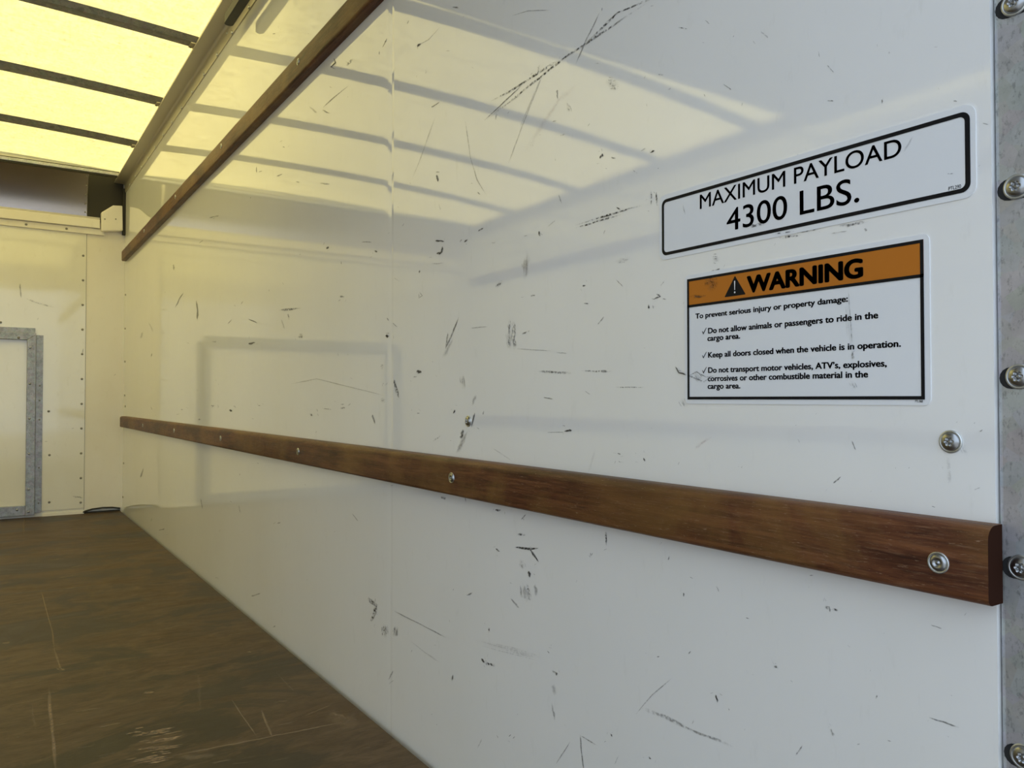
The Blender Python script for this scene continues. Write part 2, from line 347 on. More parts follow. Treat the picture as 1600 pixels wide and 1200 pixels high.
WALL_MARKS = [
 ('d',0.96,[[1.0238,1.0546,1.0257,1.0565],[1.0018,1.0561,1.0057,1.0599],[0.982,1.059,0.9858,1.0629],[0.9618,1.061,0.9644,1.0637],[0.9421,1.0628,0.9466,1.0675],[0.9214,1.067,0.9245,1.0702],[0.8998,1.0693,0.9036,1.0733],[0.8786,1.0713,0.882,1.075],[0.8619,1.0745,0.8649,1.0779],[0.8438,1.0756,0.8483,1.0805],[0.8286,1.0792,0.8307,1.0817],[0.811,1.0798,0.8141,1.0838],[0.7939,1.0804,0.7963,1.0836],[0.7739,1.0809,0.7772,1.0853],[0.755,1.0819,0.7582,1.0864],[0.7367,1.083,0.739,1.0862],[0.7218,1.0838,0.724,1.0869],[0.7077,1.0851,0.7096,1.0878],[0.6934,1.0855,0.6952,1.0881],[0.6798,1.0865,0.6815,1.089],[0.664,1.0878,0.6646,1.0887]]),
 ('k',0.36,[[0.6574,1.0807,0.6572,1.0802],[0.6604,1.0822,0.6595,1.0799],[0.6626,1.0817,0.6623,1.0809]]),
 ('k',0.36,[[0.8375,1.0831,0.8381,1.0834],[0.8356,1.0861,0.8363,1.0865]]),
 ('d',0.96,[[1.015,1.0801,1.016,1.0814],[0.9868,1.0783,0.9892,1.0816],[0.9597,1.0767,0.9626,1.0805],[0.9347,1.0767,0.9384,1.0813],[0.9135,1.0784,0.9164,1.082],[0.8916,1.0785,0.8958,1.0835],[0.8713,1.0793,0.8747,1.0839],[0.8511,1.0798,0.8545,1.0846],[0.832,1.0809,0.8328,1.0821]]),
 ('k',0.36,[[0.8825,1.0848,0.883,1.0847],[0.8847,1.0877,0.8865,1.0874],[0.8885,1.0905,0.8893,1.0903]]),
 ('k',0.36,[[0.8208,1.0747,0.8203,1.0748],[0.8173,1.0703,0.8169,1.0703]]),
 ('d',0.96,[[0.7952,1.0796,0.7964,1.0809],[0.7743,1.0826,0.7771,1.0856],[0.7553,1.0868,0.7585,1.0903],[0.7426,1.0898,0.7462,1.0936],[0.7301,1.0925,0.7337,1.0964],[0.7195,1.0967,0.7212,1.0993],[0.702,1.0938,0.7033,1.0966],[0.6853,1.0918,0.6867,1.0949],[0.6688,1.0893,0.6706,1.0934],[0.6535,1.0887,0.654,1.0896]]),
 ('k',0.36,[[0.8059,1.0885,0.8058,1.0888],[0.8021,1.0863,0.802,1.0866]]),
 ('k',0.36,[[0.6523,1.0925,0.6519,1.0923],[0.653,1.0907,0.6524,1.0904]]),
 ('k',0.69,[[1.0291,1.0561,1.03,1.0569],[1.0073,1.0601,1.0091,1.0617],[0.9859,1.0638,0.9883,1.066],[0.9659,1.0681,0.9686,1.0706],[0.9464,1.0723,0.9487,1.0744],[0.9278,1.0766,0.9285,1.0773]]),
 ('k',0.50,[[0.8017,1.0634,0.8026,1.0639],[0.7905,1.0738,0.7935,1.0757],[0.7811,1.085,0.7838,1.0868],[0.7711,1.0934,0.7741,1.0955],[0.7618,1.1022,0.7642,1.1039],[0.7539,1.1116,0.7548,1.1123]]),
 ('k',0.38,[[0.9528,1.1888,0.9531,1.1895],[0.9317,1.1835,0.9324,1.185],[0.9116,1.1786,0.912,1.1807],[0.8844,1.168,0.8845,1.17],[0.8581,1.1581,0.8581,1.1586]]),
 ('k',0.31,[[0.8734,1.0784,0.8728,1.078],[0.8829,1.0686,0.8811,1.0676],[0.8924,1.0586,0.8896,1.057],[0.9011,1.048,0.8987,1.0467],[0.9101,1.0373,0.9083,1.0363],[0.9205,1.0271,0.917,1.0253],[0.9295,1.016,0.9271,1.0148],[0.9375,1.0053,0.9352,1.0042],[0.9467,0.9951,0.9435,0.9936],[0.9545,0.984,0.9518,0.9828],[0.9625,0.9729,0.9612,0.9723]]),
 ('k',0.25,[[0.8798,1.0735,0.8789,1.0729],[0.8891,1.0647,0.8866,1.0633],[0.8981,1.0556,0.8959,1.0544],[0.9072,1.0464,0.9038,1.0445],[0.916,1.0368,0.9125,1.0349],[0.9248,1.027,0.9228,1.0259],[0.9334,1.0169,0.9325,1.0164]]),
 ('r',0.18,[[0.7964,1.0394,0.7928,1.0358],[0.8135,1.0368,0.8075,1.0307],[0.8311,1.034,0.8222,1.0252],[0.847,1.0285,0.841,1.0236],[0.8599,1.0207,0.8504,1.0142],[0.8741,1.0138,0.8636,1.0067],[0.8868,1.0056,0.8758,0.9983],[0.9005,0.9977,0.8892,0.9903],[0.9136,0.989,0.8989,0.9797],[0.9232,0.9779,0.9197,0.9757]]),
 ('s',0.44,[[1.1875,1.1149,1.1862,1.1143],[1.2021,1.1023,1.197,1.0999],[1.2158,1.0889,1.2097,1.0862],[1.2274,1.0743,1.2239,1.0727],[1.2412,1.0604,1.2366,1.0584],[1.2546,1.0472,1.2504,1.0454],[1.2699,1.0346,1.2643,1.0322],[1.2818,1.0202,1.2804,1.0196]]),
 ('k',0.38,[[1.0889,1.0722,1.0878,1.072],[1.0847,1.0518,1.081,1.051],[1.0787,1.0312,1.0761,1.0307],[1.0741,1.0109,1.0715,1.0105],[1.0638,0.9903,1.0613,0.9901],[1.0547,0.97,1.0508,0.97],[1.0398,0.9539,1.0375,0.9541],[1.0244,0.9384,1.0231,0.9385]]),
 ('k',1.00,[[1.1873,1.0091,1.1852,1.0089],[1.1886,1.006,1.1799,1.0051],[1.1863,1.0025,1.1781,1.0016],[1.1847,0.999,1.1766,0.9982],[1.181,0.9954,1.1788,0.9952]]),
 ('k',0.57,[[1.188,1.0131,1.188,1.0141],[1.181,1.0112,1.1812,1.0136],[1.1742,1.0102,1.1743,1.0111]]),
 ('k',0.57,[[1.1876,1.0019,1.1867,1.0026],[1.1806,0.9992,1.1801,0.9996]]),
 ('k',1.00,[[0.7529,0.9255,0.7549,0.9267],[0.7506,0.9269,0.7545,0.9292],[0.7467,0.9273,0.7521,0.9305],[0.7479,0.9307,0.7502,0.9321]]),
 ('k',0.51,[[0.7572,0.9361,0.7571,0.9367],[0.7544,0.9352,0.7543,0.9358]]),
 ('k',0.51,[[0.7599,0.921,0.76,0.9216],[0.7551,0.9204,0.7552,0.9207]]),
 ('k',1.00,[[0.6641,0.9097,0.6645,0.9103],[0.6609,0.909,0.6622,0.9108],[0.6584,0.9092,0.6603,0.9121],[0.6567,0.9107,0.6572,0.9114]]),
 ('k',0.54,[[0.6631,0.9136,0.6626,0.9133],[0.6656,0.9112,0.6651,0.9109]]),
 ('k',0.54,[[0.6558,0.9041,0.6552,0.9039],[0.6555,0.9021,0.6551,0.902]]),
 ('k',1.00,[[1.2578,1.2573,1.2603,1.2593],[1.2492,1.2558,1.2579,1.2632],[1.2457,1.2587,1.2482,1.2608]]),
 ('k',0.48,[[1.2616,1.2597,1.2599,1.2594],[1.2567,1.2528,1.2556,1.2526]]),
 ('k',0.48,[[1.2633,1.2624,1.2633,1.263],[1.2542,1.2594,1.2543,1.2599]]),
 ('k',0.38,[[1.2698,1.2614,1.2703,1.2621],[1.2414,1.257,1.2432,1.2593],[1.2142,1.2535,1.2166,1.2559],[1.193,1.2567,1.195,1.2584],[1.173,1.2604,1.1738,1.261]]),
 ('k',0.56,[[0.8438,1.0434,0.8428,1.0432],[0.8455,1.0412,0.8405,1.04],[0.8437,1.0381,0.8409,1.0374],[0.8447,1.0356,0.8408,1.0347],[0.8436,1.0327,0.8405,1.032],[0.8416,1.0296,0.8402,1.0292]]),
 ('s',0.14,[[0.823,1.019,0.819,1.0186],[0.8231,1.0158,0.8165,1.0153],[0.8237,1.0127,0.8131,1.0119],[0.8217,1.0094,0.8137,1.0088],[0.8221,1.0063,0.8103,1.0054],[0.8157,1.0027,0.8125,1.0025]]),
 ('d',0.39,[[0.8144,1.0114,0.8135,1.0113],[0.8134,1.0084,0.812,1.0082],[0.8117,1.0053,0.8111,1.0052]]),
 ('d',0.39,[[0.8182,1.0172,0.8176,1.0172],[0.8168,1.0135,0.815,1.0134],[0.8145,1.0098,0.8132,1.0097],[0.8133,1.0061,0.8105,1.0059],[0.811,1.0024,0.8102,1.0024]]),
 ('d',0.39,[[0.8219,1.0186,0.821,1.0185],[0.8212,1.0162,0.8192,1.016],[0.8202,1.0137,0.8177,1.0135],[0.8187,1.0113,0.8159,1.0111],[0.8167,1.0088,0.8157,1.0087]]),
 ('d',0.39,[[0.8205,1.0144,0.8197,1.0144],[0.8199,1.0118,0.8173,1.0117],[0.8185,1.0092,0.8163,1.009],[0.817,1.0065,0.8151,1.0064],[0.8154,1.0039,0.8146,1.0038]]),
 ('d',0.39,[[0.8244,1.0176,0.8237,1.0175],[0.8234,1.0152,0.8215,1.0151],[0.8225,1.0127,0.8198,1.0126],[0.8206,1.0103,0.8191,1.0102],[0.8196,1.0079,0.8172,1.0077],[0.8177,1.0054,0.8168,1.0054]]),
 ('s',0.16,[[0.7443,1.0155,0.7451,1.0222],[0.737,1.0109,0.7384,1.0232],[0.7297,1.0061,0.7315,1.0211],[0.7231,1.0058,0.7244,1.0168],[0.7168,1.0077,0.7174,1.0131]]),
 ('d',0.45,[[0.7376,1.023,0.7377,1.0236],[0.7346,1.0217,0.7347,1.0232],[0.7316,1.0208,0.7317,1.0224],[0.7286,1.0203,0.7286,1.0208]]),
 ('d',0.45,[[0.7434,1.0215,0.7434,1.0221],[0.7396,1.0203,0.7398,1.0218],[0.7359,1.019,0.7361,1.0211],[0.7323,1.0179,0.7324,1.0195],[0.7286,1.0166,0.7288,1.019],[0.7251,1.0165,0.7251,1.017]]),
 ('d',0.45,[[0.7422,1.0212,0.7422,1.0221],[0.7381,1.0193,0.7382,1.0213],[0.7341,1.0182,0.7342,1.0202],[0.7301,1.0166,0.7302,1.0185],[0.7261,1.0154,0.7263,1.0176],[0.7222,1.015,0.7223,1.0156]]),
 ('d',0.45,[[0.737,1.0182,0.737,1.0187],[0.7334,1.0165,0.7335,1.0186],[0.7298,1.0155,0.7299,1.0175],[0.7263,1.0147,0.7264,1.0163],[0.7228,1.0139,0.7228,1.0146]]),
 ('d',0.45,[[0.7385,1.0166,0.7387,1.0173],[0.7349,1.015,0.7355,1.0171],[0.7315,1.0143,0.7321,1.0164],[0.7284,1.0146,0.7287,1.0155]]),
 ('d',0.45,[[0.738,1.0149,0.738,1.0156],[0.735,1.0136,0.735,1.0157],[0.732,1.0123,0.732,1.0144],[0.729,1.0116,0.729,1.0133],[0.726,1.0112,0.726,1.0116]]),
 ('d',0.45,[[0.7388,1.013,0.7389,1.0137],[0.7334,1.0105,0.7337,1.0128],[0.7281,1.0089,0.7284,1.0113],[0.7229,1.0077,0.7232,1.0099],[0.7179,1.0072,0.718,1.0081]]),
 ('d',0.45,[[0.7321,1.0087,0.7323,1.0095],[0.7289,1.0076,0.7293,1.0091],[0.7258,1.0069,0.7262,1.0087],[0.7227,1.0062,0.7233,1.0085],[0.7197,1.0056,0.72,1.0072],[0.7168,1.0055,0.7169,1.006]]),
 ('d',0.45,[[0.7354,1.0081,0.7356,1.0089],[0.7316,1.0067,0.732,1.0083],[0.7279,1.0056,0.7285,1.0079],[0.7243,1.0049,0.7248,1.0069],[0.721,1.0052,0.7212,1.006]]),
 ('d',0.45,[[0.7321,1.0065,0.7322,1.0071],[0.7287,1.0053,0.7291,1.0066],[0.7253,1.0038,0.7259,1.0062],[0.7223,1.0041,0.7227,1.0055],[0.7192,1.0034,0.7193,1.004]]),
 ('d',1.00,[[0.8049,0.8502,0.8055,0.8514],[0.7817,0.8498,0.7827,0.852],[0.7598,0.8502,0.7608,0.8527],[0.7382,0.8496,0.7397,0.8534],[0.7178,0.8502,0.7187,0.8526],[0.6979,0.8505,0.6989,0.8533],[0.6686,0.8504,0.6689,0.8513]]),
 ('k',0.39,[[0.6699,0.857,0.6693,0.8566],[0.672,0.8561,0.6715,0.8556]]),
 ('k',0.39,[[0.748,0.8587,0.7474,0.8584],[0.7506,0.8567,0.7498,0.8562]]),
 ('d',0.96,[[0.8054,0.847,0.8057,0.8476],[0.7817,0.8456,0.7831,0.8487],[0.76,0.8467,0.7609,0.8488],[0.7384,0.8461,0.7396,0.8491],[0.7095,0.8472,0.7098,0.8481]]),
 ('k',0.36,[[0.7079,0.852,0.7078,0.8525],[0.7055,0.8513,0.7054,0.8517]]),
 ('k',0.36,[[0.7137,0.8547,0.7135,0.8549],[0.7091,0.8523,0.7089,0.8525]]),
 ('d',1.00,[[0.6631,0.8675,0.6621,0.8673],[0.6637,0.8628,0.6611,0.8622],[0.6635,0.8579,0.6612,0.8574],[0.6639,0.8531,0.6614,0.8526],[0.6631,0.8481,0.6622,0.8479]]),
 ('k',0.48,[[0.6657,0.8421,0.6659,0.8416],[0.668,0.8431,0.6683,0.8425]]),
 ('k',0.48,[[0.6562,0.8606,0.6571,0.8605],[0.6581,0.8632,0.6587,0.8631]]),
 ('d',1.00,[[0.6542,0.8625,0.6532,0.8623],[0.6557,0.8599,0.6529,0.8593],[0.6553,0.8568,0.6529,0.8563],[0.6553,0.8539,0.6521,0.8532],[0.655,0.8508,0.6523,0.8503],[0.6544,0.8477,0.6531,0.8475]]),
 ('k',0.51,[[0.6457,0.852,0.6457,0.8525],[0.6417,0.8506,0.6416,0.8512]]),
 ('k',0.51,[[0.6521,0.846,0.6527,0.8458],[0.6535,0.8477,0.654,0.8475]]),
 ('k',0.50,[[0.8401,0.8993,0.8395,0.8993],[0.8396,0.8965,0.8376,0.8965],[0.8382,0.8938,0.8357,0.8938],[0.8374,0.8911,0.8345,0.8911],[0.8351,0.8884,0.8336,0.8884],[0.8331,0.8856,0.8324,0.8857]]),
 ('k',1.00,[[0.8862,0.858,0.8848,0.858],[0.8871,0.8555,0.8826,0.8553],[0.887,0.8529,0.8816,0.8528],[0.8835,0.8503,0.8816,0.8502]]),
 ('k',0.48,[[0.8761,0.8513,0.8767,0.8508],[0.8826,0.8547,0.8831,0.8542]]),
 ('k',0.48,[[0.8853,0.8576,0.8851,0.8578],[0.8812,0.8552,0.8809,0.8555]]),
 ('k',1.00,[[1.1661,0.8823,1.1633,0.8815],[1.169,0.8779,1.1609,0.8758],[1.1703,0.8739,1.1643,0.8706],[1.1783,0.8746,1.174,0.8684],[1.1865,0.8729,1.1855,0.8715]]),
 ('k',0.48,[[1.2021,0.8695,1.2019,0.8685],[1.213,0.8706,1.2129,0.8699]]),
 ('k',0.48,[[1.1769,0.87,1.1752,0.8702],[1.1731,0.8669,1.172,0.867]]),
 ('k',0.94,[[1.1906,0.8951,1.1905,0.8959],[1.1822,0.8915,1.1816,0.896],[1.1734,0.8914,1.1731,0.8937],[1.1651,0.8889,1.1646,0.8925],[1.1566,0.8883,1.1564,0.8892]]),
 ('k',0.45,[[1.1572,0.8942,1.1559,0.894],[1.1572,0.8903,1.1561,0.8901]]),
 ('k',0.45,[[1.1748,0.8955,1.1741,0.8952],[1.1791,0.892,1.1781,0.8916]]),
 ('k',1.00,[[1.0898,0.8754,1.092,0.8769],[1.0837,0.8765,1.0886,0.8798],[1.0797,0.8789,1.0812,0.8799]]),
 ('k',0.51,[[1.0861,0.8726,1.0854,0.8733],[1.0819,0.8712,1.0812,0.872]]),
 ('k',0.51,[[1.1045,0.8787,1.1058,0.8793],[1.1,0.8801,1.1039,0.8818],[1.0986,0.8828,1.0995,0.8833]]),
 ('s',0.19,[[0.9224,0.8392,0.9159,0.8386],[0.9185,0.8232,0.9048,0.8216],[0.9217,0.8139,0.9106,0.812],[0.9249,0.805,0.9081,0.8009],[0.9239,0.7922,0.9202,0.7911]]),
 ('y',0.55,[[0.9119,0.8233,0.9113,0.8232],[0.9141,0.8183,0.9118,0.8178],[0.915,0.813,0.9121,0.8124],[0.9148,0.8075,0.913,0.8072],[0.9154,0.8021,0.9135,0.8018],[0.916,0.7968,0.9153,0.7967]]),
 ('y',0.55,[[0.9145,0.8314,0.9136,0.8312],[0.9165,0.8243,0.9136,0.8237],[0.9172,0.8169,0.9137,0.8163],[0.9178,0.8096,0.9151,0.8091],[0.9178,0.8021,0.9153,0.8017],[0.9178,0.7946,0.9167,0.7945]]),
 ('y',0.55,[[0.9178,0.8243,0.917,0.8241],[0.919,0.8209,0.9163,0.8204],[0.9193,0.8174,0.9167,0.8169],[0.9196,0.8139,0.9177,0.8136],[0.9196,0.8103,0.9178,0.81],[0.9194,0.8067,0.9184,0.8066]]),
 ('y',0.55,[[0.92,0.8271,0.9193,0.827],[0.9216,0.8218,0.9191,0.8214],[0.9222,0.8163,0.9195,0.8158],[0.9232,0.8108,0.92,0.8103],[0.9229,0.8051,0.9211,0.8049],[0.9229,0.7995,0.9216,0.7993]]),
 ('y',0.55,[[0.9228,0.8232,0.9218,0.823],[0.9238,0.8195,0.9213,0.819],[0.9241,0.8156,0.9216,0.8152],[0.9251,0.8119,0.9221,0.8114],[0.9245,0.8079,0.9236,0.8077]]),
 ('y',0.55,[[0.9274,0.8193,0.9264,0.8192],[0.9273,0.8168,0.9254,0.8165],[0.9276,0.8142,0.9253,0.8139],[0.9272,0.8116,0.926,0.8115]]),
 ('k',0.88,[[1.2484,0.8127,1.2468,0.8131],[1.24,0.8064,1.2361,0.8058],[1.2489,0.8036,1.2506,0.8025],[1.2494,0.8108,1.2514,0.811]]),
 ('d',0.80,[[0.9607,0.7416,0.9578,0.7413],[0.9647,0.7328,0.9535,0.7318],[0.963,0.7236,0.9565,0.723],[0.9629,0.7145,0.9565,0.714],[0.9658,0.7056,0.9561,0.7049],[0.9604,0.6961,0.9568,0.6959]]),
 ('d',0.64,[[0.9532,0.7389,0.9483,0.7386],[0.9533,0.7299,0.9419,0.7293],[0.9546,0.7209,0.942,0.7203],[0.9556,0.7119,0.9435,0.7114],[0.9528,0.7027,0.9389,0.7023],[0.9486,0.6936,0.9441,0.6935]]),
 ('s',0.11,[[0.9637,0.7255,0.9547,0.7253],[0.9691,0.7195,0.9482,0.7191],[0.9648,0.7133,0.9488,0.7131],[0.9668,0.7072,0.9416,0.7069],[0.9663,0.701,0.9503,0.701],[0.9595,0.6949,0.9511,0.6949]]),
 ('s',0.33,[[0.9487,0.7164,0.9478,0.7165],[0.9499,0.7138,0.947,0.7139],[0.9495,0.7112,0.946,0.7113],[0.9479,0.7086,0.9452,0.7087],[0.948,0.706,0.9446,0.7061],[0.9461,0.7035,0.9453,0.7035]]),
 ('s',0.33,[[0.9504,0.714,0.9492,0.7139],[0.9515,0.711,0.9483,0.7109],[0.9521,0.7081,0.9483,0.708],[0.9502,0.7051,0.949,0.705]]),
 ('s',0.33,[[0.9572,0.718,0.9561,0.718],[0.9573,0.7155,0.9548,0.7155],[0.9566,0.713,0.954,0.713],[0.9558,0.7105,0.9531,0.7106],[0.9543,0.7081,0.9534,0.7081]]),
 ('s',0.33,[[0.9605,0.718,0.9592,0.718],[0.9606,0.7124,0.9574,0.7124],[0.96,0.7068,0.9557,0.7068],[0.9588,0.7012,0.9552,0.7012],[0.9567,0.6956,0.9552,0.6956]]),
 ('s',0.33,[[0.9654,0.7233,0.964,0.7233],[0.9657,0.7168,0.9628,0.7167],[0.9646,0.7102,0.961,0.7101],[0.9636,0.7036,0.9612,0.7035],[0.9619,0.697,0.9608,0.697]]),
 ('s',0.33,[[0.9655,0.7199,0.9644,0.7198],[0.9663,0.7152,0.9627,0.7151],[0.9653,0.7105,0.9609,0.7104],[0.9637,0.7058,0.9603,0.7057],[0.963,0.7011,0.959,0.7011],[0.9615,0.6964,0.9604,0.6964]]),
 ('s',0.33,[[0.9702,0.7229,0.9694,0.7229],[0.9703,0.7176,0.9667,0.7176],[0.9684,0.7123,0.9654,0.7123],[0.9687,0.707,0.9641,0.707],[0.9666,0.7017,0.9624,0.7018],[0.9642,0.6965,0.9628,0.6965]]),
 ('k',0.38,[[0.9433,0.696,0.9432,0.6963],[0.9256,0.6941,0.9255,0.6956],[0.9084,0.6924,0.9082,0.694],[0.8916,0.6908,0.8914,0.6924],[0.8752,0.6897,0.875,0.6912],[0.8592,0.6887,0.8591,0.6893]]),
 ('k',0.62,[[1.1102,0.7567,1.1086,0.7562],[1.1241,0.7428,1.1179,0.7411],[1.1356,0.728,1.1311,0.7268],[1.1463,0.7183,1.1407,0.7167],[1.1542,0.7075,1.1525,0.7071]]),
 ('s',0.35,[[1.1293,0.7245,1.1261,0.7235],[1.1407,0.7174,1.1303,0.7142],[1.1504,0.7096,1.1397,0.7064],[1.1604,0.7018,1.1444,0.6972],[1.1668,0.6929,1.1612,0.6913]]),
 ('k',0.44,[[1.1463,0.7339,1.144,0.7336],[1.1499,0.7289,1.1429,0.728],[1.1518,0.7237,1.1451,0.7229],[1.1521,0.7183,1.1449,0.7174],[1.1532,0.7129,1.149,0.7125],[1.1531,0.7075,1.1511,0.7073]]),
 ('k',0.38,[[1.0721,0.7355,1.0722,0.736],[1.0613,0.7345,1.0617,0.7363],[1.0508,0.7341,1.0513,0.7366],[1.0405,0.7343,1.0409,0.7362],[1.0302,0.734,1.0305,0.7355],[1.0203,0.7343,1.0204,0.7348]]),
 ('k',1.00,[[1.2594,0.6703,1.2601,0.6727],[1.252,0.6676,1.2542,0.6757],[1.2456,0.6685,1.2474,0.6751],[1.2394,0.6701,1.2402,0.6731]]),
 ('k',0.51,[[1.2409,0.6682,1.243,0.6681],[1.2422,0.6714,1.2442,0.6713]]),
 ('k',0.51,[[1.2725,0.6624,1.2726,0.6629],[1.2647,0.6616,1.2655,0.6642],[1.2576,0.6627,1.2578,0.6636]]),
 ('s',0.16,[[1.099,0.6629,1.0937,0.6631],[1.1032,0.6575,1.088,0.6581],[1.1028,0.6523,1.0876,0.6529],[1.1007,0.6471,1.0858,0.6477],[1.1015,0.6418,1.0845,0.6426],[1.0927,0.637,1.0876,0.6372]]),
 ('s',0.45,[[1.0923,0.6594,1.0912,0.6594],[1.0928,0.6541,1.0885,0.6542],[1.0905,0.6488,1.0881,0.6489],[1.0901,0.6435,1.0872,0.6436],[1.0886,0.6382,1.0871,0.6383]]),
 ('s',0.45,[[1.0956,0.6621,1.0941,0.6621],[1.0959,0.6574,1.0918,0.6576],[1.0934,0.6528,1.0912,0.6529],[1.0931,0.6482,1.0897,0.6483],[1.0909,0.6436,1.0896,0.6437]]),
 ('s',0.45,[[1.098,0.6572,1.0965,0.6572],[1.0993,0.6542,1.0959,0.6543],[1.0973,0.6512,1.0951,0.6513],[1.0973,0.6482,1.0959,0.6483]]),
 ('s',0.45,[[1.0981,0.6535,1.0973,0.6535],[1.0994,0.6499,1.0954,0.6501],[1.0969,0.6465,1.0957,0.6466]]),
 ('s',0.45,[[1.1062,0.661,1.1049,0.6611],[1.1052,0.6581,1.103,0.6582],[1.1064,0.6552,1.1023,0.6553],[1.1051,0.6523,1.101,0.6525],[1.1038,0.6494,1.1009,0.6495],[1.1025,0.6466,1.1017,0.6466]]),
 ('s',0.53,[[1.0561,0.6309,1.0532,0.6304],[1.0614,0.6278,1.051,0.626],[1.0646,0.6243,1.0532,0.6224],[1.0668,0.6207,1.0584,0.6192],[1.0666,0.6166,1.0586,0.6152],[1.0675,0.6127,1.0645,0.6122]]),
 ('k',0.75,[[1.0593,0.6015,1.0564,0.6012],[1.0639,0.5959,1.0581,0.5953],[1.0661,0.59,1.0602,0.5894],[1.0693,0.5842,1.0635,0.5836],[1.0684,0.578,1.0664,0.5778]]),
 ('k',0.36,[[1.0525,0.5784,1.0521,0.5788],[1.0485,0.5764,1.0468,0.5779],[1.0431,0.5756,1.0425,0.5761]]),
 ('k',0.36,[[1.0563,0.5776,1.0564,0.5771],[1.0615,0.5774,1.0616,0.5768]]),
 ('k',0.81,[[1.097,0.5743,1.094,0.5741],[1.0991,0.5712,1.0907,0.5706],[1.1039,0.5683,1.092,0.5675],[1.1009,0.5648,1.0924,0.5643],[1.1054,0.5619,1.0942,0.5612],[1.1025,0.5585,1.0996,0.5583]]),
 ('k',0.39,[[1.107,0.5602,1.1076,0.5605],[1.1016,0.5614,1.1035,0.5626],[1.0977,0.5636,1.0983,0.564]]),
 ('k',0.39,[[1.0774,0.5741,1.0767,0.5742],[1.0745,0.5701,1.0735,0.5703]]),
 ('s',0.56,[[1.0813,0.5737,1.0759,0.5728],[1.0932,0.565,1.0836,0.5635],[1.1036,0.5563,1.0878,0.5533],[1.1111,0.5456,1.1006,0.5434],[1.117,0.5342,1.1139,0.5336]]),
 ('s',0.38,[[1.0956,0.5548,1.0903,0.5536],[1.1031,0.5517,1.0945,0.5497],[1.1104,0.5485,1.0957,0.5452],[1.1139,0.5444,1.0986,0.541],[1.1144,0.5396,1.1038,0.5373],[1.118,0.5355,1.1145,0.5347]]),
 ('d',0.64,[[0.8891,0.6609,0.889,0.6621],[0.8726,0.6587,0.8723,0.6631],[0.8564,0.6578,0.8561,0.6619],[0.8406,0.6568,0.8404,0.6603],[0.8252,0.6553,0.8249,0.6601],[0.8101,0.6561,0.8099,0.658]]),
 ('d',0.72,[[0.7927,0.6588,0.7927,0.6602],[0.7768,0.6578,0.7768,0.6602],[0.7613,0.6566,0.7613,0.6592],[0.7462,0.6558,0.7462,0.6596],[0.7315,0.657,0.7315,0.6578]]),
 ('d',0.72,[[0.728,0.6373,0.728,0.6379],[0.7163,0.6363,0.7163,0.638],[0.7049,0.6365,0.7049,0.6379],[0.6937,0.6362,0.6937,0.638],[0.6827,0.6362,0.6827,0.6373],[0.6719,0.6367,0.6719,0.6373]]),
 ('k',0.56,[[0.8447,0.6854,0.8446,0.6861],[0.8402,0.6849,0.8401,0.686],[0.8357,0.6842,0.8356,0.6854],[0.8312,0.6841,0.831,0.6854],[0.8267,0.6834,0.8266,0.6846],[0.8223,0.6834,0.8222,0.6839]]),
 ('k',0.50,[[0.8667,0.5768,0.8667,0.5773],[0.8588,0.577,0.8588,0.578],[0.8509,0.5775,0.851,0.5784],[0.8432,0.5776,0.8433,0.5791],[0.8355,0.578,0.8356,0.5794],[0.828,0.579,0.8281,0.5794]]),
 ('k',1.00,[[0.8278,0.5793,0.8282,0.5806],[0.8235,0.5791,0.8243,0.582],[0.8194,0.5798,0.8202,0.5828],[0.8152,0.58,0.8162,0.5839],[0.8113,0.5812,0.8117,0.5826]]),
 ('k',0.48,[[0.8254,0.5875,0.8255,0.5869],[0.8293,0.5883,0.8295,0.587],[0.8335,0.5877,0.8336,0.5872]]),
 ('k',0.48,[[0.8282,0.5772,0.8284,0.5767],[0.8313,0.5775,0.8315,0.577]]),
 ('k',1.00,[[1.1241,0.5992,1.1276,0.5997],[1.1201,0.6021,1.1255,0.6029],[1.1198,0.6055,1.1221,0.6059]]),
 ('k',0.51,[[1.1305,0.6067,1.1299,0.6061],[1.1351,0.6053,1.1345,0.6046]]),
 ('k',0.51,[[1.1202,0.613,1.1201,0.6133],[1.1127,0.6122,1.1125,0.6127]]),
 ('k',0.62,[[1.0324,0.5987,1.0344,0.5989],[1.0306,0.6016,1.0343,0.6019],[1.0304,0.6047,1.0321,0.6048]]),
 ('k',0.75,[[1.2567,0.5968,1.2567,0.5985],[1.2468,0.5974,1.2468,0.5986]]),
 ('k',0.36,[[1.2785,0.6043,1.2765,0.6041],[1.2805,0.6021,1.2784,0.6019]]),
 ('k',0.36,[[1.2522,0.6052,1.2513,0.6056],[1.2431,0.6016,1.2421,0.6021]]),
 ('k',1.00,[[0.6551,0.7436,0.6544,0.7442],[0.6523,0.7415,0.6505,0.7432],[0.6499,0.7413,0.6474,0.7401],[0.6541,0.7407,0.6528,0.7383],[0.6588,0.7388,0.6584,0.7382]]),
 ('k',0.48,[[0.6445,0.737,0.6443,0.7376],[0.6418,0.7358,0.6415,0.7376],[0.6389,0.7359,0.6388,0.7364]]),
 ('k',0.48,[[0.6565,0.7383,0.6566,0.7379],[0.6592,0.7392,0.6595,0.738],[0.6621,0.7396,0.6622,0.7391]]),
 ('d',1.00,[[0.6478,0.752,0.6483,0.7523],[0.6459,0.7533,0.647,0.7541],[0.6438,0.7545,0.6453,0.7555],[0.6418,0.7558,0.6436,0.757],[0.6407,0.7577,0.6414,0.7582]]),
 ('d',1.00,[[0.6677,0.7337,0.667,0.7336],[0.6687,0.7318,0.6666,0.7316],[0.6689,0.7298,0.6652,0.7294],[0.6678,0.7277,0.667,0.7276]]),
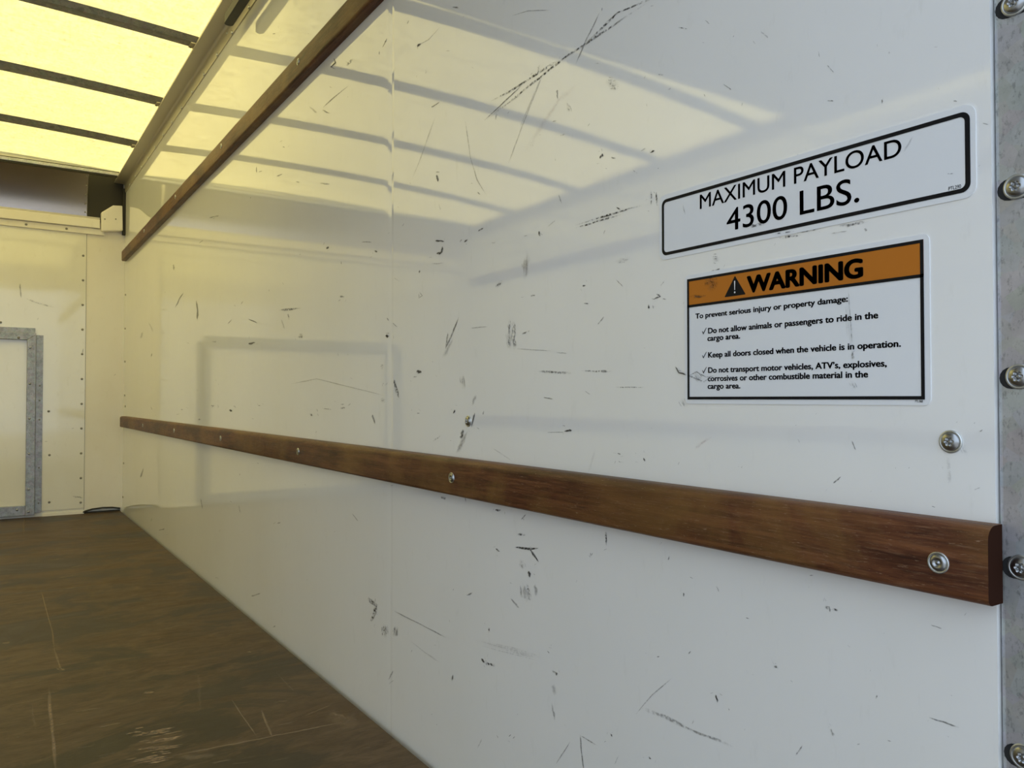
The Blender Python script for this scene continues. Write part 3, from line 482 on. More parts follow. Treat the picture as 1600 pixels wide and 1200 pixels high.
 ('k',0.45,[[0.6612,0.7315,0.6604,0.7315],[0.6611,0.7294,0.6589,0.7294],[0.66,0.7274,0.6592,0.7274]]),
 ('k',0.45,[[0.6593,0.7291,0.6596,0.7295],[0.6563,0.7299,0.6566,0.7303]]),
 ('k',0.88,[[0.7894,0.7684,0.7897,0.7694],[0.786,0.7678,0.7869,0.7708],[0.7831,0.769,0.7833,0.7699]]),
 ('k',0.42,[[0.7806,0.7736,0.781,0.7736],[0.7809,0.7761,0.7817,0.7761]]),
 ('k',0.42,[[0.7907,0.7629,0.7914,0.7628],[0.7924,0.7664,0.7931,0.7663]]),
 ('k',0.88,[[0.7871,0.7465,0.7871,0.7469],[0.7837,0.7456,0.7837,0.7467],[0.7802,0.7448,0.7802,0.7465],[0.7768,0.7451,0.7768,0.7456]]),
 ('d',0.80,[[0.9957,0.7906,0.9985,0.7923],[0.9879,0.7911,0.9961,0.7958],[0.9831,0.7933,0.9914,0.798],[0.9811,0.797,0.9866,0.8002],[0.9779,0.8,0.9801,0.8013]]),
 ('d',0.64,[[0.9074,0.7683,0.9076,0.7689],[0.9032,0.7676,0.9041,0.7702],[0.8993,0.7676,0.9003,0.7706],[0.8955,0.7679,0.8962,0.7699],[0.8919,0.7687,0.8922,0.7694]]),
 ('s',0.16,[[0.7274,0.7911,0.7279,0.7925],[0.7206,0.7883,0.7223,0.7937],[0.7143,0.787,0.7169,0.7947],[0.709,0.7886,0.7109,0.7941],[0.7034,0.789,0.705,0.7937],[0.6983,0.7907,0.6992,0.7934]]),
 ('d',0.45,[[0.7175,0.7933,0.7177,0.7937],[0.714,0.7928,0.7145,0.7943],[0.7107,0.7932,0.7109,0.7937]]),
 ('d',0.45,[[0.717,0.7924,0.7171,0.7929],[0.7134,0.7917,0.7138,0.793],[0.7102,0.792,0.7106,0.7933],[0.7071,0.7924,0.7072,0.793]]),
 ('d',0.45,[[0.7227,0.7907,0.7228,0.791],[0.7164,0.7903,0.7167,0.7914],[0.7103,0.7903,0.7107,0.7918],[0.7042,0.7902,0.7046,0.7917],[0.6984,0.7908,0.6985,0.7913]]),
 ('d',0.45,[[0.7204,0.7894,0.7206,0.7898],[0.7168,0.7886,0.7172,0.7899],[0.7136,0.7888,0.714,0.7904],[0.7104,0.7894,0.7105,0.7897]]),
 ('d',0.45,[[0.7145,0.7882,0.7147,0.7887],[0.711,0.7882,0.7113,0.7891],[0.7074,0.788,0.7079,0.7893],[0.7042,0.7886,0.7044,0.789]]),
 ('s',0.50,[[1.1564,0.8529,1.1563,0.8518],[1.1663,0.8547,1.1661,0.8526],[1.1762,0.8554,1.176,0.8531],[1.1863,0.8569,1.186,0.8539],[1.1965,0.8581,1.1963,0.8559],[1.2067,0.8586,1.2066,0.8575]]),
 ('s',0.14,[[0.5719,0.7695,0.5719,0.7735],[0.5695,0.7675,0.5694,0.7762],[0.567,0.7666,0.567,0.7742],[0.5646,0.7687,0.5645,0.7751],[0.5621,0.7665,0.5621,0.7735],[0.5597,0.7694,0.5597,0.7724]]),
 ('d',0.39,[[0.5709,0.7766,0.5709,0.7771],[0.5687,0.776,0.5687,0.7772],[0.5664,0.7757,0.5665,0.7773],[0.5642,0.776,0.5643,0.7765]]),
 ('d',0.39,[[0.5687,0.7743,0.5687,0.7748],[0.5644,0.7734,0.5644,0.7739]]),
 ('d',0.39,[[0.5714,0.7741,0.5714,0.7745],[0.5686,0.7733,0.5686,0.7747],[0.5658,0.7728,0.5658,0.7745],[0.563,0.7728,0.563,0.7733]]),
 ('d',0.39,[[0.5708,0.7721,0.5707,0.7727],[0.5682,0.7714,0.5682,0.7726],[0.5657,0.7709,0.5656,0.7725],[0.5631,0.7707,0.5631,0.7713]]),
 ('d',0.39,[[0.5708,0.7713,0.5708,0.7718],[0.5681,0.7706,0.5682,0.7719],[0.5655,0.7703,0.5655,0.7714],[0.5629,0.7702,0.5629,0.7707]]),
 ('d',0.39,[[0.5668,0.7689,0.5668,0.7693],[0.5643,0.7686,0.5644,0.7695],[0.5618,0.7687,0.5619,0.7693]]),
 ('d',0.39,[[0.5702,0.7675,0.5701,0.768],[0.5675,0.7662,0.5674,0.7675],[0.5648,0.7661,0.5647,0.7665]]),
 ('d',1.00,[[0.5772,0.7569,0.5775,0.7578],[0.5706,0.7554,0.5723,0.76],[0.5652,0.7568,0.5665,0.7603],[0.5593,0.7568,0.5609,0.7611],[0.5543,0.7589,0.5548,0.7605]]),
 ('k',0.39,[[0.5538,0.7636,0.5534,0.7633],[0.5558,0.7614,0.5553,0.7611]]),
 ('k',0.39,[[0.5482,0.7559,0.5488,0.7562],[0.5468,0.7571,0.5483,0.7578],[0.5462,0.7587,0.5467,0.7589]]),
 ('d',0.96,[[0.4956,0.7832,0.4958,0.7843],[0.4823,0.7816,0.483,0.7852],[0.4697,0.7816,0.4701,0.7842],[0.459,0.78,0.4596,0.7843],[0.4487,0.7799,0.4491,0.7828],[0.4388,0.7809,0.439,0.782]]),
 ('k',0.36,[[0.4649,0.78,0.4653,0.7801],[0.4642,0.7813,0.4653,0.7816],[0.4644,0.7829,0.4648,0.783]]),
 ('k',0.36,[[0.4429,0.7783,0.4426,0.7786],[0.441,0.7771,0.4408,0.7773]]),
 ('d',1.00,[[0.4866,0.779,0.4868,0.7802],[0.4813,0.7778,0.4818,0.7814],[0.4763,0.7781,0.4767,0.7806],[0.4712,0.7779,0.4717,0.7809],[0.4662,0.7773,0.4666,0.7799],[0.4614,0.7783,0.4615,0.779]]),
 ('k',0.42,[[0.4908,0.7756,0.4902,0.7753],[0.4922,0.7732,0.4919,0.7729]]),
 ('k',0.42,[[0.4863,0.7809,0.4865,0.7808],[0.4869,0.783,0.4882,0.7823],[0.4889,0.7844,0.4892,0.7842]]),
 ('d',0.72,[[0.4225,0.7791,0.4227,0.7804],[0.4146,0.7767,0.4153,0.7806],[0.4074,0.7773,0.4079,0.7799],[0.4002,0.7769,0.4008,0.7806],[0.3933,0.778,0.3935,0.7794]]),
 ('s',0.69,[[0.3977,0.772,0.3975,0.7732],[0.3962,0.7698,0.3956,0.7731],[0.3942,0.7704,0.3939,0.7717]]),
 ('d',0.64,[[0.466,0.8553,0.4652,0.8569],[0.4645,0.8533,0.4632,0.8559],[0.4627,0.8519,0.4615,0.8544],[0.4606,0.8511,0.4592,0.854],[0.4585,0.8505,0.4579,0.8516]]),
 ('d',0.80,[[0.3795,0.8777,0.3802,0.8781],[0.379,0.8792,0.3802,0.8799],[0.3784,0.8807,0.3802,0.8816],[0.3782,0.8823,0.3789,0.8827]]),
 ('r',0.38,[[0.5735,0.5836,0.5726,0.5826],[0.5796,0.5819,0.5769,0.5792],[0.5843,0.5788,0.5819,0.5764],[0.5894,0.576,0.5869,0.5736],[0.5946,0.5733,0.591,0.5698],[0.5977,0.5683,0.5968,0.5675]]),
 ('s',0.14,[[0.6195,0.6225,0.6162,0.6241],[0.6213,0.6188,0.6102,0.6241],[0.6152,0.619,0.608,0.6224],[0.6152,0.6161,0.6083,0.6195],[0.6127,0.6146,0.6047,0.6184],[0.6104,0.6129,0.6064,0.6149]]),
 ('s',0.39,[[0.6084,0.6217,0.6079,0.6219],[0.6076,0.6204,0.6071,0.6206]]),
 ('s',0.39,[[0.6127,0.6241,0.6122,0.6244],[0.6116,0.6225,0.6103,0.6232],[0.61,0.6211,0.6087,0.6218],[0.6088,0.6195,0.6075,0.6202],[0.6067,0.6184,0.6062,0.6187]]),
 ('s',0.39,[[0.613,0.6232,0.6123,0.6236],[0.6114,0.621,0.6098,0.6218],[0.6092,0.6191,0.6085,0.6195]]),
 ('s',0.39,[[0.6153,0.6211,0.6146,0.6213],[0.6146,0.619,0.6126,0.6198],[0.613,0.6173,0.6114,0.6179],[0.6113,0.6156,0.6107,0.6158]]),
 ('s',0.39,[[0.6145,0.6187,0.6139,0.6189],[0.614,0.6163,0.6119,0.6171],[0.6113,0.6148,0.6108,0.615]]),
 ('s',0.39,[[0.6164,0.6202,0.616,0.6205],[0.6159,0.6182,0.6141,0.6192],[0.614,0.617,0.6126,0.6177],[0.6131,0.6152,0.6112,0.6163],[0.6109,0.6141,0.6103,0.6145]]),
 ('s',0.39,[[0.6216,0.6205,0.621,0.6208],[0.6205,0.6186,0.619,0.6194],[0.6194,0.6167,0.6173,0.6177],[0.6177,0.615,0.6157,0.6161],[0.615,0.614,0.6146,0.6142]]),
 ('k',1.00,[[0.9453,0.4073,0.9449,0.4089],[0.9329,0.4077,0.9321,0.4112],[0.9207,0.4081,0.9197,0.4124],[0.9081,0.4095,0.9081,0.4139],[0.8864,0.4153,0.8866,0.4168]]),
 ('k',0.48,[[0.9069,0.41,0.9069,0.4096],[0.9127,0.4089,0.9127,0.4084]]),
 ('k',0.48,[[0.9046,0.4142,0.9054,0.4138],[0.9075,0.4161,0.9083,0.4156]]),
 ('k',1.00,[[0.909,0.4107,0.9073,0.4117],[0.9051,0.4074,0.9016,0.4095],[0.902,0.4037,0.896,0.4071],[0.8944,0.4002,0.8906,0.4023],[0.8871,0.3966,0.8854,0.3975]]),
 ('k',0.48,[[0.8936,0.4024,0.8946,0.4023],[0.8937,0.4043,0.8943,0.4042]]),
 ('k',0.48,[[0.8958,0.3911,0.8965,0.3915],[0.8912,0.3937,0.8917,0.3939]]),
 ('s',0.14,[[0.9374,0.3919,0.9335,0.3935],[0.9363,0.3887,0.9234,0.3939],[0.935,0.3856,0.9214,0.3911],[0.9353,0.3818,0.9202,0.388],[0.9302,0.3803,0.9157,0.3862],[0.925,0.3788,0.9221,0.38]]),
 ('d',0.39,[[0.9221,0.39,0.9216,0.3903],[0.9204,0.3875,0.9189,0.3882],[0.9191,0.3848,0.9169,0.3858],[0.9157,0.3831,0.915,0.3834]]),
 ('d',0.39,[[0.9292,0.3917,0.9282,0.3921],[0.9289,0.3893,0.9264,0.3902],[0.9273,0.3873,0.9243,0.3885],[0.9258,0.3853,0.9234,0.3862],[0.9236,0.3836,0.9226,0.384]]),
 ('d',0.39,[[0.9295,0.3908,0.9286,0.3912],[0.9288,0.3878,0.9265,0.3887],[0.9261,0.3855,0.9242,0.3863],[0.9249,0.3827,0.922,0.3838],[0.9214,0.3808,0.9209,0.381]]),
 ('d',0.39,[[0.9299,0.3869,0.9292,0.3872],[0.9295,0.3842,0.9267,0.3853],[0.9279,0.382,0.9248,0.3832],[0.9248,0.3804,0.924,0.3807]]),
 ('d',0.39,[[0.9334,0.3884,0.9325,0.3888],[0.9318,0.3862,0.9303,0.3868],[0.9301,0.384,0.9281,0.3849],[0.9271,0.3824,0.9266,0.3826]]),
 ('d',0.39,[[0.9361,0.3881,0.935,0.3886],[0.9342,0.3855,0.9322,0.3863],[0.9321,0.383,0.9312,0.3834]]),
 ('k',0.94,[[0.9122,0.3797,0.9103,0.3804],[0.9141,0.3766,0.9072,0.3791],[0.912,0.3749,0.9047,0.3775],[0.9109,0.3728,0.9055,0.3748],[0.9082,0.3714,0.9065,0.372]]),
 ('k',0.45,[[0.9078,0.3756,0.9075,0.3753],[0.9142,0.3729,0.9137,0.3725]]),
 ('k',0.45,[[0.8991,0.3781,0.8983,0.3788],[0.8957,0.377,0.8948,0.3778]]),
 ('s',0.23,[[0.9301,0.3578,0.9252,0.3594],[0.9288,0.3524,0.9137,0.3574],[0.925,0.348,0.9114,0.3525],[0.9309,0.3402,0.9057,0.3488],[0.9209,0.3378,0.9068,0.3427],[0.9194,0.3326,0.9108,0.3356]]),
 ('s',0.65,[[0.9144,0.3549,0.913,0.3554],[0.914,0.3526,0.9117,0.3534],[0.9128,0.3505,0.9104,0.3514],[0.9123,0.3482,0.9099,0.3491],[0.9107,0.3463,0.9084,0.3471],[0.9093,0.3444,0.9081,0.3448]]),
 ('s',0.65,[[0.9177,0.3546,0.9168,0.3549],[0.9175,0.3514,0.9143,0.3525],[0.9159,0.3488,0.9128,0.3498],[0.915,0.3458,0.9117,0.347],[0.9134,0.3432,0.9106,0.3441],[0.9121,0.3404,0.9107,0.3409]]),
 ('s',0.65,[[0.923,0.3577,0.9219,0.358],[0.9228,0.3536,0.9187,0.3549],[0.9215,0.3499,0.9186,0.3508],[0.9202,0.3462,0.9173,0.3471],[0.9175,0.343,0.9161,0.3434]]),
 ('s',0.65,[[0.9229,0.3488,0.922,0.3492],[0.9231,0.3461,0.9196,0.3476],[0.9205,0.3446,0.9193,0.3451]]),
 ('s',0.65,[[0.9261,0.3536,0.9252,0.3539],[0.9259,0.349,0.922,0.3504],[0.9233,0.3453,0.921,0.3461],[0.9218,0.3412,0.9182,0.3425],[0.9182,0.3379,0.9172,0.3383]]),
 ('s',0.65,[[0.9328,0.356,0.9313,0.3565],[0.9323,0.3521,0.9289,0.3532],[0.9312,0.3485,0.9269,0.3499],[0.9295,0.345,0.926,0.3462],[0.9262,0.3421,0.9253,0.3424]]),
 ('s',0.65,[[0.9322,0.3489,0.9311,0.3493],[0.9322,0.3458,0.9284,0.347],[0.931,0.343,0.9276,0.3442],[0.9298,0.3403,0.927,0.3413],[0.9274,0.338,0.9266,0.3383]]),
 ('d',0.80,[[0.9176,0.3605,0.9139,0.3616],[0.9161,0.3557,0.9089,0.3579],[0.9153,0.3507,0.9056,0.3537],[0.9142,0.3459,0.9036,0.3491],[0.9122,0.3413,0.9033,0.3441],[0.9062,0.338,0.9043,0.3386]]),
 ('s',0.56,[[0.8962,0.3649,0.8943,0.3655],[0.8996,0.3603,0.8926,0.3623],[0.8973,0.3573,0.8882,0.36],[0.8971,0.3538,0.8875,0.3565],[0.8968,0.3502,0.8885,0.3526],[0.8941,0.3474,0.8905,0.3484]]),
 ('k',0.44,[[0.9572,0.3315,0.9561,0.3323],[0.9535,0.329,0.9504,0.3313],[0.9494,0.3268,0.9455,0.3297],[0.9444,0.3253,0.9406,0.3281],[0.9407,0.3228,0.9368,0.3258],[0.9343,0.3225,0.9334,0.3232]]),
 ('d',0.80,[[1.1709,0.456,1.1709,0.4573],[1.1647,0.4547,1.1647,0.4594],[1.1586,0.4542,1.1586,0.4599],[1.1525,0.4544,1.1526,0.4599],[1.1465,0.4585,1.1465,0.4597]]),
 ('k',0.88,[[0.9985,0.4552,0.9985,0.4561],[0.9931,0.4539,0.9931,0.4582],[0.9878,0.4546,0.9878,0.4583],[0.9825,0.4573,0.9825,0.4584]]),
 ('k',0.42,[[1.0036,0.455,1.0046,0.4554],[1.0006,0.4572,1.0013,0.4575]]),
 ('k',0.42,[[0.9729,0.4565,0.9721,0.4567],[0.9729,0.454,0.9702,0.4547],[0.9716,0.4519,0.9706,0.4521]]),
 ('k',0.62,[[0.9286,0.45,0.9294,0.4502],[0.9244,0.452,0.927,0.4528],[0.9216,0.4544,0.9245,0.4553],[0.9188,0.4568,0.9212,0.4576],[0.9167,0.4594,0.9176,0.4597]]),
 ('d',1.00,[[0.7453,0.4591,0.744,0.4593],[0.7464,0.4553,0.7416,0.4561],[0.7452,0.4518,0.7423,0.4523],[0.7456,0.4481,0.7419,0.4488],[0.7456,0.4445,0.7411,0.4453],[0.7431,0.4413,0.7421,0.4415]]),
 ('k',0.42,[[0.745,0.4458,0.7457,0.4459],[0.7433,0.4477,0.7441,0.448]]),
 ('k',0.42,[[0.7422,0.4381,0.7419,0.4378],[0.7457,0.437,0.7448,0.4361],[0.7485,0.4353,0.7482,0.4349]]),
 ('d',0.80,[[0.9402,0.4269,0.9401,0.4281],[0.9358,0.4263,0.9353,0.4297],[0.9312,0.4265,0.9307,0.4311],[0.9266,0.4276,0.9262,0.4308],[0.9222,0.4277,0.9217,0.4315],[0.9176,0.4293,0.9175,0.4302]]),
 ('k',1.00,[[0.9975,0.3975,0.9963,0.3985],[0.9944,0.3961,0.9914,0.3985],[0.9914,0.3947,0.9885,0.397],[0.986,0.3951,0.9851,0.3958]]),
 ('k',0.51,[[0.9982,0.4013,0.9976,0.4007],[1.0047,0.3983,1.0044,0.398]]),
 ('k',0.51,[[0.9934,0.389,0.992,0.3895],[0.9921,0.3872,0.9913,0.3874]]),
 ('k',1.00,[[0.7746,0.4275,0.7734,0.4277],[0.7743,0.4243,0.7727,0.4245]]),
 ('k',0.51,[[0.77,0.4284,0.769,0.4282],[0.7722,0.4265,0.7705,0.4262],[0.7726,0.4243,0.772,0.4242]]),
 ('k',0.51,[[0.7776,0.4235,0.777,0.424],[0.7746,0.4219,0.7739,0.4226]]),
 ('k',0.50,[[1.3496,0.2255,1.3489,0.2263],[1.3156,0.2244,1.3129,0.2275],[1.2817,0.2248,1.2796,0.2273],[1.2488,0.2256,1.2468,0.2279],[1.2151,0.2254,1.2134,0.2274],[1.1831,0.2248,1.18,0.2283],[1.1508,0.226,1.1501,0.2268]]),
 ('s',0.35,[[1.2867,0.187,1.2847,0.1886],[1.2552,0.1837,1.2523,0.1861],[1.2248,0.1804,1.2219,0.183],[1.1966,0.1782,1.1921,0.1827],[1.1661,0.1795,1.1652,0.1805]]),
 ('d',0.96,[[1.4781,0.2246,1.474,0.2274],[1.4625,0.2158,1.4473,0.2263],[1.4386,0.2159,1.4221,0.2216],[1.4492,0.2017,1.4272,0.205],[1.4437,0.1882,1.4371,0.1893]]),
 ('k',0.36,[[1.4376,0.1805,1.4363,0.1807],[1.4412,0.1739,1.4389,0.1742]]),
 ('k',0.36,[[1.4323,0.2246,1.4343,0.224],[1.4324,0.2282,1.4371,0.227],[1.4341,0.2315,1.4365,0.2309]]),
 ('d',0.96,[[1.4449,0.1981,1.4421,0.1985],[1.4514,0.1933,1.4396,0.1948],[1.4543,0.1889,1.4412,0.1906],[1.4583,0.1844,1.4443,0.1862],[1.4543,0.1809,1.4507,0.1814]]),
 ('k',0.36,[[1.4509,0.1998,1.4499,0.1995],[1.4596,0.1953,1.4586,0.195]]),
 ('k',0.36,[[1.4302,0.2041,1.4288,0.2048],[1.4251,0.2013,1.4231,0.2023]]),
 ('s',0.23,[[1.4001,0.1894,1.3896,0.1922],[1.404,0.1812,1.3795,0.188],[1.3985,0.1756,1.3766,0.1818],[1.3996,0.1682,1.3804,0.1737],[1.3904,0.1638,1.3784,0.1672]]),
 ('d',0.65,[[1.3785,0.1942,1.377,0.1946],[1.3796,0.1889,1.376,0.1898],[1.3792,0.1839,1.3731,0.1856],[1.3784,0.1791,1.3745,0.1802],[1.3766,0.1747,1.3752,0.175]]),
 ('d',0.65,[[1.3863,0.1903,1.3848,0.1908],[1.3862,0.187,1.3824,0.1881],[1.3856,0.1838,1.381,0.1851],[1.3847,0.1807,1.3791,0.1823],[1.383,0.1778,1.3812,0.1784]]),
 ('d',0.65,[[1.3889,0.1922,1.3874,0.1926],[1.3886,0.1871,1.385,0.188],[1.3894,0.1816,1.3835,0.1833],[1.3867,0.1772,1.3835,0.1781],[1.3863,0.1721,1.3811,0.1736],[1.3833,0.1678,1.3822,0.1681]]),
 ('d',0.65,[[1.3954,0.1867,1.3939,0.1872],[1.3959,0.1829,1.3915,0.1841],[1.3953,0.1793,1.3892,0.1811],[1.3935,0.1761,1.3899,0.1771],[1.3922,0.1728,1.3887,0.1738],[1.3894,0.1698,1.3882,0.1702]]),
 ('d',0.65,[[1.3982,0.1886,1.3966,0.189],[1.4002,0.1843,1.3936,0.1862],[1.3995,0.1808,1.3933,0.1826],[1.3977,0.1777,1.3919,0.1794],[1.3963,0.1744,1.3915,0.1758],[1.3928,0.1718,1.3909,0.1724]]),
 ('d',0.65,[[1.4053,0.1867,1.4035,0.1872],[1.406,0.1803,1.401,0.1817],[1.4047,0.1744,1.3991,0.176],[1.4038,0.1684,1.3979,0.1701],[1.3991,0.1636,1.3978,0.164]]),
 ('s',0.27,[[1.3415,0.2,1.3361,0.201],[1.3559,0.1929,1.3262,0.1986],[1.354,0.1889,1.3323,0.1931],[1.3547,0.1844,1.3311,0.1891],[1.3579,0.1794,1.3309,0.1848],[1.3537,0.1759,1.3438,0.1779]]),
 ('s',0.78,[[1.3335,0.1968,1.3326,0.197],[1.3358,0.1923,1.3329,0.1929],[1.3359,0.1884,1.333,0.189],[1.3382,0.1839,1.3333,0.1849],[1.3372,0.1802,1.3356,0.1805]]),
 ('s',0.78,[[1.3361,0.1976,1.3346,0.1979],[1.3382,0.194,1.3341,0.1948],[1.339,0.1905,1.3344,0.1915],[1.339,0.1873,1.3359,0.1879],[1.3408,0.1836,1.3366,0.1845],[1.3404,0.1805,1.3395,0.1807]]),
 ('s',0.78,[[1.3396,0.1956,1.3378,0.196],[1.3415,0.1915,1.3383,0.1921],[1.3425,0.1875,1.3369,0.1887],[1.3436,0.1836,1.3387,0.1846],[1.3419,0.1802,1.34,0.1806]]),
 ('s',0.78,[[1.3439,0.1991,1.3428,0.1993],[1.3472,0.1947,1.3439,0.1953],[1.3489,0.1906,1.3436,0.1916],[1.3488,0.1868,1.3458,0.1874],[1.3506,0.1827,1.3472,0.1833],[1.3511,0.1788,1.3495,0.1791]]),
 ('s',0.78,[[1.3474,0.1988,1.346,0.1991],[1.3492,0.1954,1.3451,0.1962],[1.3501,0.192,1.346,0.1929],[1.3505,0.1888,1.3457,0.1899],[1.3506,0.1857,1.3462,0.1866],[1.3498,0.1828,1.3488,0.183]]),
 ('s',0.78,[[1.3527,0.1926,1.3514,0.1928],[1.3547,0.1887,1.3517,0.1893],[1.3554,0.1851,1.3534,0.1855]]),
 ('k',1.00,[[1.0391,0.2218,1.0376,0.2229],[1.0376,0.219,1.0316,0.2233],[1.0339,0.2177,1.029,0.2212],[1.0287,0.2175,1.0259,0.2195]]),
 ('k',0.57,[[1.0286,0.2262,1.0278,0.2268],[1.025,0.2242,1.0243,0.2246]]),
 ('k',0.57,[[1.0213,0.2235,1.0214,0.2231],[1.0278,0.2221,1.028,0.2215]]),
 ('d',0.88,[[1.0296,0.2183,1.0288,0.22],[1.0226,0.2158,1.019,0.2229],[1.0132,0.2183,1.0106,0.2234],[1.0047,0.2191,1.002,0.2244],[0.9953,0.2218,0.994,0.2243]]),
 ('k',0.33,[[1.0315,0.2138,1.0301,0.2147],[1.0281,0.2121,1.0268,0.2129]]),
 ('k',0.33,[[1.0206,0.2296,1.0218,0.2295],[1.0184,0.2338,1.0196,0.2337]]),
 ('k',1.00,[[1.017,0.2745,1.0146,0.2753],[1.018,0.2716,1.013,0.2734],[1.0162,0.2697,1.0137,0.2706]]),
 ('k',0.51,[[1.0261,0.2774,1.027,0.2771],[1.0274,0.2799,1.0288,0.2794]]),
 ('k',0.51,[[1.0183,0.2672,1.0188,0.2675],[1.0126,0.2704,1.0132,0.2708]]),
 ('s',0.07,[[1.0632,0.2417,1.0606,0.2472],[1.0381,0.2421,1.0314,0.2566],[1.0127,0.245,1.0083,0.2546],[0.9874,0.2493,0.9829,0.2595],[0.963,0.2538,0.9596,0.2616],[0.9414,0.2533,0.9369,0.2637],[0.9192,0.2559,0.9149,0.266],[0.8967,0.2607,0.8929,0.2698],[0.8754,0.2645,0.8737,0.2686]]),
 ('d',0.21,[[0.9742,0.2593,0.9739,0.2599],[0.9568,0.2608,0.9562,0.2623],[0.9399,0.2624,0.9392,0.2639],[0.9232,0.2644,0.9226,0.2656],[0.9069,0.2664,0.9066,0.267]]),
 ('d',0.21,[[1.0224,0.2524,1.0221,0.2532],[0.9962,0.2548,0.9954,0.2565],[0.9704,0.2581,0.9699,0.2593],[0.9461,0.2601,0.9452,0.2621],[0.9222,0.263,0.9215,0.2647],[0.8993,0.2653,0.8985,0.2672],[0.8769,0.2682,0.8767,0.2689]]),
 ('d',0.21,[[1.0525,0.2465,1.0521,0.2474],[1.0262,0.2491,1.0252,0.2512],[1.0005,0.252,0.9997,0.2539],[0.9758,0.2547,0.975,0.2565],[0.9518,0.2577,0.9508,0.2599],[0.9288,0.2601,0.9279,0.2621],[0.9065,0.2625,0.9057,0.2643],[0.8845,0.2659,0.8843,0.2663]]),
 ('d',0.21,[[1.0489,0.2463,1.0486,0.2469],[1.0199,0.2493,1.0192,0.2507],[0.992,0.2522,0.9913,0.2536],[0.9651,0.255,0.9644,0.2567],[0.9392,0.2578,0.9386,0.2593],[0.914,0.2611,0.9135,0.2622],[0.89,0.2636,0.8897,0.2643]]),
 ('d',0.21,[[0.9919,0.2502,0.9916,0.251],[0.9708,0.2523,0.9703,0.2536],[0.9501,0.2548,0.9493,0.2568],[0.9302,0.2568,0.9292,0.2591],[0.9104,0.2598,0.9099,0.2609],[0.8912,0.2626,0.891,0.2631]]),
 ('d',0.21,[[0.9828,0.249,0.9824,0.2498],[0.9573,0.2518,0.9567,0.2531],[0.9329,0.2543,0.9322,0.2558],[0.9091,0.2572,0.9085,0.2585],[0.8861,0.26,0.8859,0.2606]]),
 ('d',0.21,[[1.041,0.2416,1.0407,0.2423],[1.0159,0.2434,1.0148,0.2458],[0.9911,0.2463,0.99,0.2487],[0.9668,0.2498,0.9662,0.2512],[0.9439,0.2521,0.9431,0.2537],[0.9212,0.2553,0.9209,0.2559]]),
 ('s',0.62,[[0.8582,0.2119,0.8557,0.2129],[0.8566,0.2074,0.8532,0.2089],[0.8563,0.2023,0.8521,0.2042],[0.8546,0.1979,0.8482,0.2008],[0.8521,0.1939,0.8479,0.1958],[0.8504,0.1895,0.8483,0.1905]]),
 ('s',0.35,[[0.8531,0.2393,0.8504,0.2403],[0.8595,0.2334,0.8473,0.2382],[0.8564,0.2313,0.8459,0.2355],[0.8564,0.2279,0.8458,0.2322],[0.8534,0.2258,0.8443,0.2295],[0.8507,0.2236,0.8475,0.2249]]),
 ('d',0.88,[[0.8564,0.2559,0.8554,0.2569],[0.8539,0.2541,0.8514,0.2567],[0.8496,0.2541,0.847,0.2568],[0.8476,0.2518,0.8433,0.2563],[0.8426,0.2527,0.8411,0.2542]]),
 ('k',0.33,[[0.8497,0.2539,0.8504,0.2541],[0.8472,0.2568,0.8479,0.2569]]),
 ('k',0.33,[[0.8416,0.2605,0.8409,0.2609],[0.8386,0.2582,0.8378,0.2586]]),
 ('k',0.94,[[0.8666,0.2791,0.8657,0.2798],[0.8626,0.2773,0.8613,0.2784]]),
 ('k',0.45,[[0.857,0.2886,0.8578,0.2882],[0.8579,0.2909,0.8586,0.2907]]),
 ('k',0.45,[[0.8563,0.2863,0.8566,0.2857],[0.8634,0.2855,0.8636,0.2849]]),
 ('k',0.62,[[0.7963,0.1908,0.795,0.1913],[0.7959,0.1799,0.7924,0.1813],[0.794,0.1695,0.7918,0.1705],[0.792,0.158,0.7888,0.1595],[0.7877,0.1476,0.787,0.148]]),
 ('k',0.56,[[0.7956,0.1902,0.7952,0.1907],[0.7891,0.1897,0.7881,0.1911],[0.7827,0.1893,0.7815,0.1909],[0.7762,0.189,0.7747,0.1911],[0.7694,0.1893,0.7686,0.1905],[0.7627,0.1896,0.7623,0.1902]]),
 ('k',0.50,[[0.8171,0.1745,0.8163,0.1744],[0.8232,0.1667,0.8213,0.1667],[0.8292,0.1589,0.8268,0.1589],[0.8357,0.151,0.8332,0.151],[0.8414,0.1431,0.8389,0.1431],[0.8468,0.1351,0.8458,0.1351]]),
 ('k',0.44,[[0.6906,0.2517,0.6913,0.2518],[0.6765,0.2678,0.678,0.2682],[0.6625,0.2833,0.6639,0.2839],[0.647,0.297,0.6485,0.2978],[0.6327,0.3109,0.6331,0.3111]]),
 ('d',0.48,[[0.6851,0.261,0.6842,0.2629],[0.6718,0.26,0.669,0.2659],[0.6579,0.2609,0.6554,0.2664],[0.6445,0.262,0.6414,0.2679],[0.6272,0.2617,0.624,0.2672],[0.6096,0.2626,0.6082,0.2654],[0.594,0.2621,0.5923,0.2658],[0.5779,0.2638,0.5762,0.2675],[0.5663,0.2642,0.5643,0.2687],[0.5549,0.2649,0.5533,0.2684],[0.5433,0.2665,0.5429,0.2675]]),
 ('k',1.00,[[0.5697,0.3125,0.5687,0.313],[0.5701,0.31,0.5674,0.3114],[0.5689,0.3084,0.5665,0.3096],[0.5678,0.3066,0.5653,0.3079],[0.5672,0.3046,0.5663,0.3051]]),
 ('k',0.48,[[0.5646,0.3151,0.5643,0.3155],[0.5628,0.3143,0.5618,0.3158],[0.5604,0.3145,0.56,0.315]]),
 ('k',0.48,[[0.5762,0.3116,0.5764,0.312],[0.5727,0.3133,0.573,0.3138]]),
